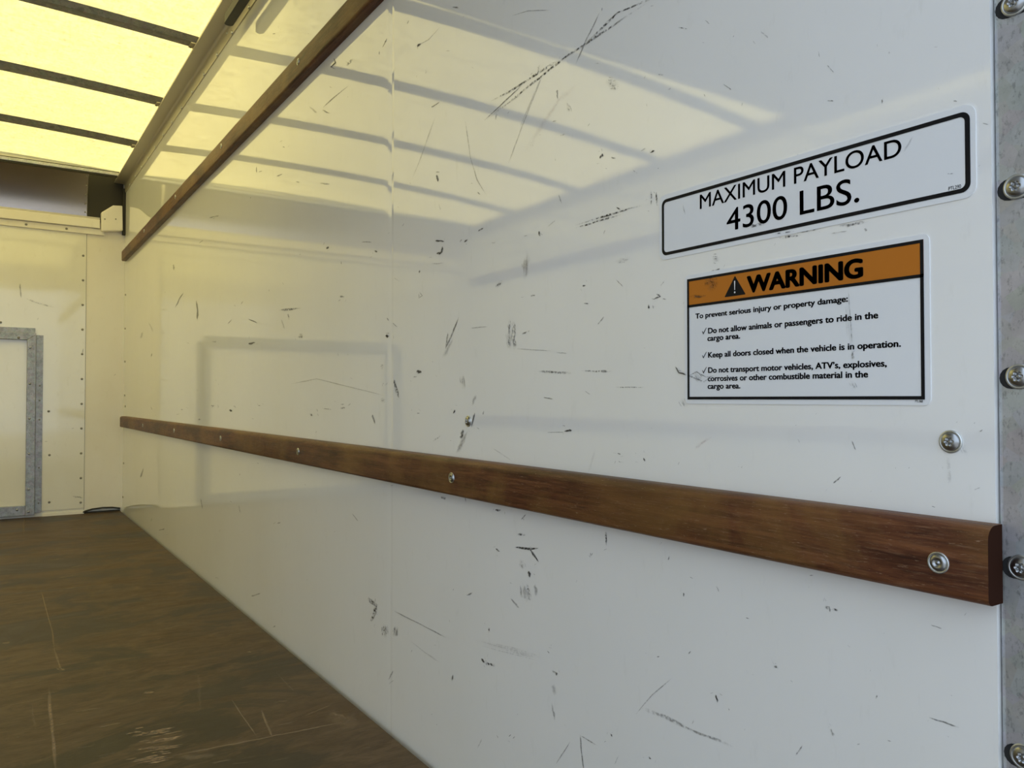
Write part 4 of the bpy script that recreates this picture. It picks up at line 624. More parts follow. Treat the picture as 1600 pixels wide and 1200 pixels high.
 ('d',1.00,[[0.4957,0.3629,0.495,0.3641],[0.4948,0.3612,0.4926,0.3649],[0.4922,0.3622,0.4911,0.3643],[0.4907,0.3617,0.49,0.3629]]),
 ('k',0.39,[[0.4927,0.3669,0.4926,0.3664],[0.495,0.3657,0.4949,0.3654]]),
 ('k',0.39,[[0.4955,0.3652,0.496,0.3648],[0.497,0.3674,0.4973,0.3671]]),
 ('d',1.00,[[0.4401,0.4324,0.4398,0.4334],[0.4373,0.4309,0.4363,0.4346],[0.434,0.4316,0.4335,0.4335],[0.4308,0.4318,0.4302,0.434],[0.4278,0.4314,0.4272,0.4337],[0.4246,0.4321,0.4244,0.4329]]),
 ('k',0.54,[[0.4378,0.4384,0.4382,0.4382],[0.4383,0.4402,0.4388,0.44]]),
 ('k',0.54,[[0.4402,0.4377,0.4405,0.4377],[0.4395,0.4395,0.4401,0.4395],[0.4392,0.4413,0.4394,0.4413]]),
 ('d',0.72,[[0.436,0.3281,0.4347,0.3289],[0.4363,0.325,0.4331,0.3271],[0.4348,0.3231,0.433,0.3243],[0.4339,0.3208,0.432,0.3221],[0.4333,0.3184,0.4299,0.3207],[0.4307,0.3173,0.4297,0.318]]),
 ('k',0.56,[[0.3445,0.3639,0.3443,0.3645],[0.3388,0.3632,0.3384,0.3647],[0.3329,0.3637,0.3324,0.3654],[0.3269,0.3634,0.3264,0.3651],[0.3208,0.364,0.3207,0.3645]]),
 ('d',0.64,[[0.4718,0.2846,0.4724,0.2847],[0.4692,0.2882,0.4708,0.2885],[0.4668,0.2918,0.4682,0.292],[0.4647,0.2954,0.4662,0.2957],[0.4634,0.2991,0.4639,0.2992]]),
 ('k',0.56,[[0.3422,0.4393,0.3421,0.4396],[0.3406,0.4387,0.3402,0.4398],[0.3387,0.4388,0.3384,0.4398],[0.3369,0.4387,0.3367,0.4395],[0.3353,0.4382,0.335,0.4393],[0.3334,0.4384,0.3333,0.4389]]),
 ('k',0.94,[[0.7371,0.2132,0.7361,0.2139],[0.7359,0.2114,0.7334,0.2133],[0.7338,0.2103,0.7327,0.2112]]),
 ('k',0.45,[[0.7419,0.2134,0.7413,0.2135],[0.7433,0.2098,0.7428,0.2099]]),
 ('k',0.45,[[0.7322,0.2169,0.7318,0.2168],[0.7346,0.2146,0.7344,0.2145]]),
 ('k',0.88,[[0.6149,0.4098,0.6139,0.4102],[0.6153,0.4075,0.6128,0.4084],[0.6144,0.4057,0.6136,0.406]]),
 ('k',0.88,[[0.5291,0.4021,0.5289,0.4027],[0.5272,0.4016,0.527,0.4028],[0.5252,0.402,0.525,0.4027]]),
 ('k',0.88,[[0.67,0.2103,0.6691,0.2113],[0.6692,0.2083,0.667,0.2106],[0.6659,0.2089,0.6653,0.2096]]),
 ('k',0.42,[[0.6579,0.2114,0.6574,0.2114],[0.66,0.2074,0.6594,0.2074]]),
 ('k',0.42,[[0.6775,0.206,0.6778,0.2057],[0.6792,0.2069,0.6795,0.2065]]),
 ('k',1.00,[[0.9601,0.1302,0.9616,0.1305],[0.9551,0.1348,0.9565,0.135]]),
 ('k',0.48,[[0.9636,0.1231,0.9632,0.1237],[0.9574,0.1232,0.957,0.1237]]),
 ('k',0.48,[[0.946,0.1365,0.9452,0.1365],[0.9492,0.1338,0.9459,0.1337],[0.9508,0.131,0.9498,0.131]]),
 ('d',0.64,[[0.5532,0.3038,0.5517,0.3045],[0.5515,0.3019,0.55,0.3026]]),
 ('k',0.56,[[3.2657,1.042,3.2579,1.0401],[3.3167,1.0349,3.2923,1.0291],[3.3598,1.0252,3.3379,1.0205],[3.3951,1.0116,3.3648,1.0057],[3.4313,0.998,3.4228,0.9964]]),
 ('k',0.62,[[3.0467,0.9856,3.032,0.9845],[3.0449,0.9685,3.0139,0.9664],[3.0286,0.951,3.0027,0.9487],[3.0369,0.9321,2.9929,0.9276],[3.0223,0.9106,3.0146,0.9098]]),
 ('d',1.00,[[1.632,0.8468,1.6316,0.8481],[1.6213,0.8436,1.6197,0.8489],[1.61,0.8426,1.609,0.8462],[1.5985,0.8429,1.5981,0.8441]]),
 ('k',0.45,[[1.6226,0.8406,1.6212,0.8399],[1.6318,0.8399,1.6272,0.8375],[1.6368,0.837,1.6358,0.8364]]),
 ('k',0.45,[[1.5913,0.8367,1.5896,0.8362],[1.5985,0.832,1.597,0.8315]]),
 ('k',0.94,[[1.7063,0.9627,1.7122,0.9652],[1.6954,0.9625,1.7101,0.9689],[1.694,0.9664,1.7003,0.9692]]),
 ('k',0.45,[[1.6997,0.9601,1.6974,0.9593],[1.7031,0.9579,1.7014,0.9573]]),
 ('k',0.45,[[1.7258,0.976,1.7292,0.9768],[1.7222,0.9812,1.726,0.9821]]),
 ('d',0.80,[[2.0604,0.8557,2.0612,0.8579],[2.0112,0.85,2.0142,0.8583],[1.9649,0.8472,1.9675,0.855],[1.9185,0.8462,1.9201,0.8513],[1.8738,0.8451,1.8742,0.8466]]),
 ('d',0.80,[[1.9858,0.842,1.9773,0.8417],[1.9863,0.8377,1.9724,0.8373],[1.9825,0.8333,1.9697,0.833],[1.9797,0.829,1.9668,0.8287],[1.9764,0.8247,1.9686,0.8245]]),
 ('d',1.00,[[1.8998,0.7728,1.9032,0.776],[1.8861,0.7726,1.8935,0.7796],[1.8714,0.7713,1.8806,0.78],[1.8634,0.7762,1.8659,0.7785]]),
 ('k',0.39,[[1.9231,0.7746,1.9201,0.7745],[1.9211,0.7694,1.9188,0.7693]]),
 ('k',0.39,[[1.8951,0.7823,1.8952,0.7833],[1.8815,0.7797,1.8817,0.7834],[1.8681,0.7801,1.8682,0.7814]]),
 ('k',0.81,[[2.3449,0.7839,2.3467,0.7858],[2.3226,0.7801,2.3308,0.7888],[2.3048,0.7808,2.3119,0.7885],[2.289,0.7836,2.2934,0.7883],[2.2711,0.7837,2.2732,0.786]]),
 ('k',0.39,[[2.3352,0.7996,2.3393,0.8001],[2.3325,0.8081,2.3351,0.8084]]),
 ('k',0.39,[[2.2632,0.7781,2.2648,0.7792],[2.2444,0.7797,2.2464,0.781]]),
 ('d',0.80,[[2.7946,0.8193,2.7947,0.821],[2.7703,0.8152,2.7704,0.8192],[2.7464,0.8132,2.7466,0.8207],[2.723,0.814,2.723,0.8154]]),
 ('k',1.00,[[1.3927,0.7437,1.3927,0.7457],[1.3839,0.7395,1.384,0.7482],[1.3753,0.7426,1.3753,0.7446]]),
 ('k',0.54,[[1.3569,0.7436,1.3554,0.7435],[1.356,0.7375,1.3546,0.7375]]),
 ('k',0.54,[[1.3894,0.7492,1.3896,0.7502],[1.3812,0.7481,1.3815,0.7504],[1.3733,0.7489,1.3734,0.7499]]),
 ('s',0.25,[[1.4164,0.6851,1.4151,0.6886],[1.4078,0.6834,1.4052,0.69],[1.3985,0.6835,1.3972,0.6869]]),
 ('d',0.72,[[1.4136,0.6896,1.4135,0.6901],[1.406,0.6884,1.4055,0.6899],[1.3981,0.6884,1.3979,0.689]]),
 ('d',0.72,[[1.4139,0.6868,1.4134,0.6877],[1.4016,0.6851,1.4011,0.6859]]),
 ('d',0.72,[[1.4113,0.6857,1.4114,0.6865],[1.4051,0.6859,1.4052,0.6866]]),
 ('d',0.72,[[1.4087,0.6838,1.4084,0.6844],[1.3994,0.6827,1.399,0.6834]]),
 ('d',0.72,[[1.4122,0.6816,1.4119,0.6823],[1.4017,0.681,1.4014,0.6818]]),
 ('d',1.00,[[1.3559,0.6636,1.353,0.6638],[1.3566,0.6532,1.3448,0.6543],[1.3502,0.6435,1.3375,0.6448],[1.3435,0.6331,1.3305,0.6347],[1.3325,0.6234,1.3278,0.624]]),
 ('k',0.39,[[1.3232,0.6182,1.3226,0.6178],[1.3293,0.6165,1.3288,0.6162]]),
 ('k',0.39,[[1.3353,0.6228,1.3355,0.6221],[1.3427,0.6229,1.3429,0.6224]]),
 ('s',0.16,[[1.414,0.6161,1.4172,0.6191],[1.4023,0.6152,1.4092,0.6217],[1.3953,0.6186,1.4016,0.6245],[1.3885,0.6221,1.3911,0.6245]]),
 ('s',0.45,[[1.4153,0.6218,1.4159,0.6223],[1.4054,0.6231,1.4077,0.6249],[1.397,0.6253,1.3978,0.626]]),
 ('s',0.45,[[1.4151,0.6191,1.4158,0.6198],[1.4063,0.62,1.4084,0.622],[1.398,0.6214,1.3999,0.6232],[1.3906,0.6235,1.3911,0.624]]),
 ('s',0.45,[[1.41,0.6179,1.4106,0.6186],[1.4009,0.619,1.4028,0.621],[1.393,0.6213,1.3937,0.622]]),
 ('s',0.45,[[1.4039,0.6168,1.4044,0.6174],[1.3918,0.6181,1.3924,0.6189]]),
 ('s',0.45,[[1.4003,0.6148,1.4008,0.6153],[1.3912,0.6168,1.3922,0.6176]]),
 ('d',0.88,[[1.4038,0.655,1.3988,0.6546],[1.4059,0.6514,1.3961,0.6505],[1.4054,0.6475,1.4029,0.6473]]),
 ('k',0.33,[[1.3802,0.6544,1.3792,0.6534],[1.3909,0.6524,1.3899,0.6514]]),
 ('k',0.33,[[1.3829,0.652,1.3821,0.6513],[1.3946,0.6499,1.3939,0.6492]]),
 ('k',0.75,[[3.2932,0.5799,3.2933,0.5835],[3.257,0.5806,3.2571,0.5829]]),
 ('k',0.36,[[3.2051,0.591,3.2025,0.5922],[3.1598,0.5867,3.1569,0.5881]]),
 ('k',0.36,[[3.313,0.5651,3.3123,0.5642],[3.3497,0.5641,3.3473,0.5611],[3.3859,0.5616,3.3847,0.5601]]),
 ('k',0.75,[[2.7973,0.5997,2.7974,0.6029],[2.761,0.5981,2.7611,0.6009]]),
 ('k',0.36,[[2.7865,0.5935,2.7899,0.5944],[2.7644,0.5972,2.7734,0.5994],[2.7495,0.6025,2.7556,0.604]]),
 ('k',0.36,[[2.7062,0.6039,2.6999,0.6043],[2.7047,0.5984,2.692,0.599],[2.6997,0.593,2.6941,0.5933]]),
 ('k',0.94,[[2.5605,0.5866,2.5587,0.589],[2.5434,0.5825,2.5368,0.5915],[2.5223,0.5842,2.5195,0.588]]),
 ('k',0.45,[[2.5066,0.6022,2.5038,0.603],[2.4941,0.5983,2.4844,0.601],[2.4788,0.5952,2.4755,0.5961]]),
 ('k',0.45,[[2.5929,0.5951,2.5907,0.5949],[2.6038,0.5891,2.6007,0.5887]]),
 ('k',0.81,[[2.2437,0.6039,2.2437,0.6057],[2.2188,0.6035,2.2188,0.6057]]),
 ('k',0.39,[[2.1839,0.6082,2.1853,0.6075],[2.2015,0.6113,2.2029,0.6106]]),
 ('k',0.39,[[2.2519,0.6096,2.2478,0.6106],[2.2388,0.6051,2.236,0.6057]]),
 ('d',1.00,[[1.8169,0.5864,1.8141,0.5893],[1.8063,0.5823,1.8,0.589],[1.7913,0.5831,1.7888,0.5858]]),
 ('k',0.51,[[1.7593,0.5935,1.7607,0.5933],[1.762,0.5974,1.7662,0.5968],[1.7681,0.6009,1.7698,0.6006]]),
 ('k',0.51,[[1.7651,0.5889,1.7622,0.5895],[1.7573,0.5839,1.7546,0.5845]]),
 ('d',1.00,[[1.6223,0.6025,1.6214,0.6054],[1.6129,0.6008,1.6115,0.6053],[1.6025,0.6025,1.6012,0.6066],[1.5928,0.6024,1.592,0.6051]]),
 ('k',0.51,[[1.6196,0.611,1.6198,0.6116],[1.6084,0.6102,1.6095,0.6127],[1.5986,0.6123,1.5989,0.6129]]),
 ('k',0.51,[[1.5782,0.6081,1.5793,0.6085],[1.5692,0.6101,1.5735,0.6116],[1.5633,0.6132,1.5656,0.614]]),
 ('k',0.38,[[1.9531,0.6606,1.9537,0.6617],[1.8567,0.6643,1.8584,0.6672],[1.7692,0.6694,1.7693,0.6712],[1.7077,0.6627,1.7063,0.6647],[1.6494,0.6558,1.6476,0.6584],[1.5935,0.6503,1.5925,0.6519],[1.541,0.6444,1.5396,0.6467],[1.4909,0.6392,1.4897,0.6412],[1.4433,0.6343,1.4424,0.6358],[1.398,0.6295,1.3977,0.6301]]),
 ('k',0.62,[[3.9789,0.5856,3.9671,0.5867],[3.9471,0.5737,3.9318,0.5753]]),
 ('k',0.75,[[1.4456,0.9178,1.4441,0.9191],[1.4394,0.914,1.4352,0.9177],[1.4299,0.9131,1.4288,0.9141]]),
 ('k',0.36,[[1.4546,0.9095,1.4541,0.909],[1.4616,0.909,1.46,0.9076],[1.4684,0.9082,1.4678,0.9077]]),
 ('k',0.36,[[1.4504,0.9122,1.4518,0.9123],[1.4515,0.9163,1.4537,0.9165]]),
 ('k',0.75,[[1.2493,0.8473,1.2507,0.8476],[1.2451,0.8493,1.2526,0.851],[1.2468,0.8527,1.2487,0.8531]]),
 ('k',1.00,[[1.6711,1.3873,1.6669,1.3862],[1.6653,1.3761,1.6532,1.3702],[1.6926,1.375,1.6795,1.3703],[1.6604,1.3588,1.6593,1.3593]]),
 ('k',0.51,[[1.6661,1.3686,1.6674,1.3696],[1.6521,1.3678,1.6535,1.3689]]),
 ('k',0.51,[[1.6285,1.352,1.6268,1.3515],[1.6267,1.3476,1.6244,1.3469]]),
 ('d',0.96,[[1.594,1.3408,1.5983,1.3436],[1.5836,1.3407,1.5931,1.3472],[1.5712,1.3394,1.5825,1.347],[1.5642,1.3416,1.5756,1.3494],[1.5592,1.3451,1.5628,1.3475]]),
 ('k',0.36,[[1.5995,1.3534,1.5984,1.3539],[1.5905,1.3482,1.5883,1.3491],[1.5805,1.3435,1.5794,1.344]]),
 ('k',0.36,[[1.5891,1.345,1.5909,1.3459],[1.5858,1.3478,1.5872,1.3485]]),
 ('k',0.56,[[1.7341,1.2956,1.7361,1.2969],[1.6977,1.2952,1.7034,1.2992],[1.6641,1.2959,1.6697,1.3001],[1.6217,1.2955,1.6248,1.2979],[1.5809,1.2951,1.5821,1.2961]]),
 ('k',0.75,[[2.125,1.6185,2.125,1.6212],[2.1021,1.6103,2.1021,1.6126]]),
 ('k',0.36,[[2.0527,1.6012,2.0553,1.6021],[2.0546,1.6066,2.0565,1.6073]]),
 ('k',0.36,[[2.0733,1.6141,2.0753,1.6149],[2.0738,1.621,2.0779,1.6226]]),
 ('k',0.50,[[1.8418,1.5085,1.8419,1.5095],[1.8327,1.5055,1.8328,1.5072]]),
 ('k',0.75,[[2.0306,1.2829,2.0306,1.2855],[2.0146,1.2777,2.0146,1.2794]]),
 ('k',0.36,[[2.0569,1.3035,2.0587,1.305],[2.0431,1.3011,2.0476,1.3045],[2.0333,1.3016,2.035,1.3029]]),
 ('k',0.36,[[1.988,1.2714,1.9902,1.2725],[1.9753,1.2733,1.9775,1.2743]]),
 ('s',0.44,[[4.2349,0.9582,4.2094,0.9553],[4.2761,0.9527,4.2009,0.9443],[4.2871,0.9437,4.2112,0.9355],[4.3088,0.9358,4.2228,0.9267],[4.3051,0.9252,4.274,0.922]]),
 ('s',0.38,[[4.0731,0.9909,4.0541,0.9909],[4.0566,0.9782,4.0072,0.9783],[4.0151,0.9657,3.9797,0.9659],[3.995,0.9532,3.9478,0.9536],[3.9704,0.941,3.9251,0.9414],[3.9266,0.9291,3.911,0.9293]]),
 ('k',0.50,[[2.1389,0.5071,2.1399,0.5089],[2.1194,0.5051,2.1235,0.512],[2.1035,0.5086,2.1066,0.5139],[2.0865,0.5097,2.0898,0.5155],[2.0706,0.5124,2.0719,0.5147]]),
 ('d',0.19,[[0.3278,0.5775,0.3265,0.5777],[0.329,0.5725,0.3253,0.5729],[0.3281,0.5677,0.3249,0.568],[0.328,0.5627,0.3244,0.5632],[0.3282,0.5578,0.3242,0.5583],[0.3267,0.5531,0.3255,0.5532]]),
 ('s',0.06,[[0.3178,0.5893,0.3163,0.5902],[0.3186,0.5859,0.3146,0.5883],[0.3181,0.5834,0.3118,0.5872],[0.3181,0.5805,0.312,0.5842],[0.3157,0.5791,0.31,0.5826],[0.3132,0.5778,0.3121,0.5785]]),
 ('d',0.18,[[0.3132,0.586,0.313,0.5861],[0.3132,0.5846,0.3122,0.5851],[0.3124,0.5836,0.3121,0.5838]]),
 ('d',0.18,[[0.3146,0.5873,0.3144,0.5874],[0.314,0.5859,0.3134,0.5862],[0.3134,0.5844,0.3127,0.5848],[0.3124,0.5832,0.3122,0.5833]]),
 ('d',0.18,[[0.3153,0.5857,0.3151,0.5859],[0.3147,0.5841,0.3142,0.5844],[0.314,0.5825,0.3132,0.5831],[0.3132,0.5811,0.3125,0.5815],[0.3121,0.5798,0.3118,0.58]]),
 ('d',0.18,[[0.3173,0.5881,0.317,0.5883],[0.3167,0.5865,0.3161,0.5868],[0.3161,0.5848,0.3153,0.5853],[0.3151,0.5834,0.3142,0.5839],[0.3144,0.5818,0.3134,0.5824],[0.3133,0.5804,0.3131,0.5806]]),
 ('d',0.18,[[0.3168,0.586,0.3165,0.5862],[0.3162,0.5846,0.3155,0.5851],[0.3156,0.5833,0.3148,0.5838],[0.3149,0.582,0.3142,0.5824],[0.3141,0.5808,0.3135,0.5811],[0.3132,0.5796,0.313,0.5798]]),
 ('d',0.18,[[0.3193,0.5872,0.319,0.5874],[0.3187,0.5856,0.318,0.5861],[0.3178,0.5842,0.3171,0.5847],[0.317,0.5828,0.3163,0.5832],[0.3159,0.5815,0.3157,0.5817]]),
 ('d',0.18,[[0.3191,0.5857,0.3189,0.5858],[0.3184,0.5841,0.3176,0.5846],[0.3176,0.5826,0.3167,0.5832],[0.3167,0.5812,0.316,0.5816],[0.3156,0.5799,0.3154,0.58]]),
 ('k',0.62,[[0.4295,0.7299,0.4293,0.7303],[0.4283,0.729,0.4281,0.7294]]),
 ('k',0.25,[[0.9531,0.533,0.9535,0.5326],[0.9627,0.5366,0.9639,0.5355],[0.9729,0.5398,0.9746,0.5383],[0.9833,0.5431,0.9849,0.5416],[0.994,0.5462,0.9958,0.5446],[1.0056,0.5488,1.0061,0.5484]]),
 ('s',0.15,[[0.7654,0.5612,0.7636,0.561],[0.7695,0.5548,0.7634,0.5542],[0.7724,0.5482,0.7658,0.5475],[0.7751,0.5415,0.7697,0.541],[0.7787,0.5349,0.7717,0.5343],[0.7786,0.528,0.7771,0.5278]]),
 ('d',0.48,[[1.198,0.5494,1.199,0.55],[1.1899,0.5509,1.1934,0.553],[1.1842,0.5538,1.1877,0.556],[1.1772,0.5559,1.1804,0.5579],[1.1717,0.5588,1.1749,0.5608],[1.1659,0.5615,1.1672,0.5623]]),
 ('d',1.00,[[0.6779,0.5543,0.6768,0.5549],[0.6772,0.5521,0.675,0.5533],[0.6755,0.5504,0.6731,0.5518],[0.6725,0.5495,0.6716,0.55]]),
 ('k',0.42,[[0.6861,0.5484,0.6862,0.5481],[0.6906,0.549,0.6908,0.5486]]),
 ('k',0.42,[[0.6752,0.5606,0.6758,0.5604],[0.6764,0.5632,0.6768,0.563]]),
 ('k',0.88,[[0.7203,0.5469,0.7198,0.548],[0.717,0.546,0.7167,0.5467]]),
 ('k',0.42,[[0.7113,0.547,0.7113,0.5467],[0.7165,0.547,0.7166,0.5466]]),
 ('k',0.42,[[0.7271,0.544,0.7277,0.544],[0.726,0.546,0.7274,0.5461],[0.7256,0.5481,0.726,0.5481]]),
 ('k',0.75,[[0.7228,0.5566,0.7224,0.5572],[0.72,0.5558,0.7191,0.5573],[0.7168,0.5557,0.7164,0.5565]]),
 ('k',0.36,[[0.7173,0.5528,0.7174,0.5531],[0.7119,0.554,0.7121,0.5545]]),
 ('k',0.36,[[0.7301,0.557,0.73,0.5574],[0.7244,0.5565,0.7242,0.5569]]),
 ('k',0.50,[[0.62,0.5532,0.6194,0.553],[0.6221,0.5502,0.6213,0.55]]),
 ('d',0.66,[[0.6396,0.4359,0.6401,0.4359],[0.6378,0.4382,0.6394,0.4383],[0.637,0.4406,0.6391,0.4407],[0.6357,0.4429,0.6383,0.443],[0.6353,0.4453,0.6371,0.4454],[0.6353,0.4477,0.6358,0.4477]]),
 ('k',0.30,[[3.2485,1.0271,3.2446,1.0259],[3.2728,1.0242,3.2654,1.0219]]),
 ('k',0.65,[[3.9668,0.8369,3.9546,0.8359],[3.9811,0.8289,3.9509,0.8265],[3.9837,0.82,3.9747,0.8193]]),
 ('k',0.34,[[2.0373,0.8315,2.0336,0.8316],[2.0337,0.8245,2.0236,0.8248],[2.0257,0.8177,2.0167,0.8179],[2.0199,0.8108,2.0093,0.8111],[2.0082,0.8041,2.0055,0.8042]]),
 ('k',0.42,[[1.0915,1.2453,1.0908,1.2444],[1.0973,1.2464,1.0967,1.2456]]),
 ('d',0.84,[[0.6895,0.5582,0.6902,0.558],[0.6899,0.5596,0.6907,0.5594]]),
 ('d',0.55,[[0.8833,0.9937,0.882,0.9933],[0.8832,0.9919,0.8815,0.9914]]),
 ('k',0.56,[[1.1373,0.5539,1.1372,0.5548],[1.1331,0.5536,1.133,0.5545]]),
 ('k',0.43,[[2.4214,0.9089,2.4267,0.9101],[2.4099,0.9127,2.4236,0.9158],[2.4023,0.9173,2.407,0.9184]]),
 ('k',0.27,[[1.5528,0.6656,1.5546,0.6645],[1.5648,0.6686,1.5665,0.6676]]),
 ('k',0.71,[[1.7671,0.5483,1.7655,0.5478],[1.7764,0.5449,1.7738,0.5442]]),
 ('d',0.78,[[2.6822,0.0365,2.6779,0.0369],[2.6899,0.0313,2.6821,0.0321]]),
 ('k',0.45,[[0.298,0.8367,0.2979,0.837],[0.2969,0.8359,0.2967,0.8367],[0.2958,0.8352,0.2955,0.8361],[0.2947,0.8346,0.2944,0.8354],[0.2935,0.8342,0.2934,0.8345]]),
 ('k',0.50,[[1.5552,0.3835,1.5537,0.3841],[1.5496,0.3804,1.5464,0.3818],[1.5425,0.378,1.5389,0.3796],[1.5368,0.3751,1.5318,0.3772],[1.5297,0.3728,1.526,0.3744],[1.5215,0.371,1.52,0.3717]]),
 ('k',0.46,[[2.2994,0.0547,2.3008,0.0556],[2.2775,0.0592,2.2838,0.0632],[2.2592,0.0656,2.263,0.0681],[2.2399,0.0713,2.2439,0.0739],[2.2206,0.0766,2.2262,0.0802],[2.2046,0.0838,2.2059,0.0847]]),
 ('k',0.71,[[0.9638,1.047,0.9647,1.0476],[0.9599,1.049,0.9605,1.0493]]),
 ('d',0.52,[[0.4051,0.3215,0.4049,0.321],[0.4069,0.3204,0.4065,0.3195],[0.4086,0.3193,0.4085,0.3189]]),
 ('k',0.52,[[1.3873,0.7794,1.385,0.78],[1.3839,0.7756,1.3771,0.7772],[1.3766,0.7727,1.375,0.7731]]),
 ('d',0.55,[[1.2233,1.2075,1.2205,1.2063],[1.2265,1.2059,1.2217,1.2039],[1.2277,1.2035,1.2204,1.2005],[1.2282,1.2009,1.2238,1.199],[1.2284,1.1981,1.2255,1.1969]]),
 ('d',0.75,[[0.5521,0.5124,0.5528,0.5123],[0.5516,0.515,0.5523,0.515]]),
 ('k',0.26,[[0.531,0.2905,0.5304,0.2904],[0.5324,0.2884,0.5319,0.2883]]),
 ('k',0.42,[[1.4568,0.9382,1.4568,0.9371],[1.4695,0.9418,1.4695,0.9383],[1.4823,0.9441,1.4823,0.9407],[1.4953,0.9459,1.4953,0.9431],[1.5085,0.9469,1.5085,0.9454]]),
 ('d',0.76,[[1.1972,0.085,1.1964,0.0847],[1.2036,0.0816,1.2023,0.0811]]),
 ('k',0.29,[[0.7771,0.9733,0.7779,0.9738],[0.7747,0.9746,0.777,0.9761],[0.7733,0.9765,0.7741,0.977]]),
 ('k',0.53,[[0.4644,0.582,0.4647,0.5818],[0.465,0.5838,0.466,0.5833],[0.4665,0.5851,0.4669,0.5849]]),
 ('k',0.59,[[1.8385,0.4165,1.8397,0.4159],[1.8477,0.4191,1.8499,0.4181]]),
 ('d',0.41,[[0.5281,0.2687,0.5282,0.2691],[0.5258,0.2698,0.5258,0.27]]),
 ('k',0.55,[[0.7476,0.7265,0.747,0.7261],[0.75,0.7246,0.7482,0.7236],[0.7525,0.7228,0.7504,0.7216],[0.7549,0.721,0.7534,0.7201],[0.7577,0.7193,0.7553,0.718],[0.7591,0.7169,0.7586,0.7166]]),
 ('k',0.52,[[1.1812,0.0711,1.1827,0.0712],[1.1788,0.0738,1.18,0.0738]]),
 ('d',0.69,[[0.7444,0.8346,0.7436,0.8344],[0.7465,0.8326,0.7442,0.8318],[0.7473,0.8302,0.7455,0.8295],[0.748,0.8276,0.7474,0.8274]]),
 ('d',0.56,[[0.4358,0.5406,0.4355,0.5405],[0.4372,0.5393,0.4369,0.5391]]),
 ('d',0.74,[[0.3283,0.3541,0.3285,0.3536],[0.3298,0.3548,0.3302,0.3542]]),
 ('k',0.69,[[2.517,0.3024,2.5199,0.3012],[2.5345,0.3044,2.538,0.303]]),
 ('d',0.77,[[1.1107,0.7379,1.1095,0.7379],[1.11,0.7336,1.1084,0.7336]]),
 ('d',0.51,[[0.3253,0.3876,0.3256,0.3871],[0.3271,0.388,0.3273,0.3876]]),
 ('k',0.32,[[1.0086,0.8615,1.0087,0.8623],[1.0029,0.8596,1.0033,0.8616],[0.9978,0.8603,0.9979,0.8611]]),
 ('d',0.41,[[2.3824,0.231,2.3808,0.2301],[2.4086,0.2247,2.4071,0.2239]]),
 ('d',0.48,[[3.9259,0.0771,3.9072,0.0789],[3.9507,0.0657,3.9109,0.0697],[3.9459,0.0572,3.9363,0.0582]]),
 ('k',0.49,[[0.4104,0.4897,0.41,0.4897],[0.4108,0.488,0.4099,0.4879],[0.4113,0.4862,0.4109,0.4862]]),
 ('k',0.40,[[0.3952,0.3869,0.3956,0.3872],[0.3945,0.3881,0.3948,0.3883]]),
 ('k',0.43,[[0.5368,0.5533,0.5375,0.5531],[0.5369,0.5546,0.5376,0.5544]]),
 ('k',0.71,[[0.4327,0.8971,0.4327,0.8975],[0.4311,0.8963,0.431,0.8972],[0.4294,0.8956,0.4294,0.8967],[0.4278,0.8949,0.4278,0.8965],[0.4262,0.8949,0.4262,0.8954]]),
 ('k',0.59,[[0.7493,1.1119,0.75,1.1122],[0.7482,1.1137,0.7503,1.1149],[0.7483,1.1163,0.7493,1.1168]]),
 ('k',0.68,[[0.607,0.3448,0.6075,0.3449],[0.6047,0.3469,0.6065,0.3472],[0.6036,0.3491,0.6041,0.3492]]),
 ('k',0.49,[[0.6961,0.5104,0.6961,0.5101],[0.7006,0.5097,0.7005,0.5093]]),
 ('k',0.66,[[0.3767,0.3335,0.3768,0.333],[0.3783,0.3336,0.3786,0.3324],[0.3801,0.333,0.3802,0.3326]]),
 ('d',0.95,[[2.7925,1.2399,2.7946,1.2416],[2.7591,1.2369,2.7619,1.2391]]),
 ('k',0.66,[[0.5411,0.9981,0.5417,0.9986],[0.5399,0.9993,0.5405,0.9999]]),
 ('d',0.71,[[0.5299,0.9265,0.5293,0.9262],[0.5307,0.9248,0.5297,0.9243],[0.531,0.923,0.5305,0.9227]]),
 ('k',0.44,[[0.4417,0.9466,0.4413,0.9465],[0.4414,0.9445,0.4405,0.9444],[0.4412,0.9424,0.4403,0.9423],[0.4401,0.9402,0.4399,0.9402]]),
 ('d',0.41,[[1.4299,0.5298,1.4279,0.5308],[1.4235,0.5274,1.4195,0.5294],[1.4159,0.5257,1.4139,0.5267]]),
 ('k',0.44,[[2.6868,0.0368,2.6864,0.0355],[2.7214,0.0305,2.7206,0.0282]]),
 ('k',0.71,[[2.2512,0.8395,2.2535,0.8382],[2.2679,0.8445,2.2727,0.8419],[2.2861,0.8489,2.2921,0.8456],[2.306,0.8525,2.3119,0.8493],[2.3263,0.8561,2.3309,0.8536],[2.3467,0.8599,2.3481,0.8592]]),
 ('k',0.63,[[0.744,0.9114,0.7438,0.9117],[0.7406,0.9098,0.7402,0.9103]]),
 ('k',0.34,[[0.3156,0.4529,0.316,0.4532],[0.3146,0.4542,0.3152,0.4546],[0.3138,0.4557,0.3141,0.4559]]),
 ('k',0.31,[[3.8255,0.5498,3.8281,0.5488],[3.8537,0.5521,3.8562,0.5511]]),
 ('k',0.52,[[0.9226,0.7698,0.9224,0.7693],[0.929,0.7699,0.9288,0.7693]]),
 ('k',0.36,[[0.5162,0.9846,0.5157,0.9847],[0.5152,0.9824,0.5139,0.9827],[0.5133,0.9804,0.5127,0.9806]]),
 ('d',0.47,[[0.8455,0.9463,0.8466,0.9463],[0.8463,0.9491,0.8483,0.9492],[0.848,0.9519,0.8487,0.952]]),
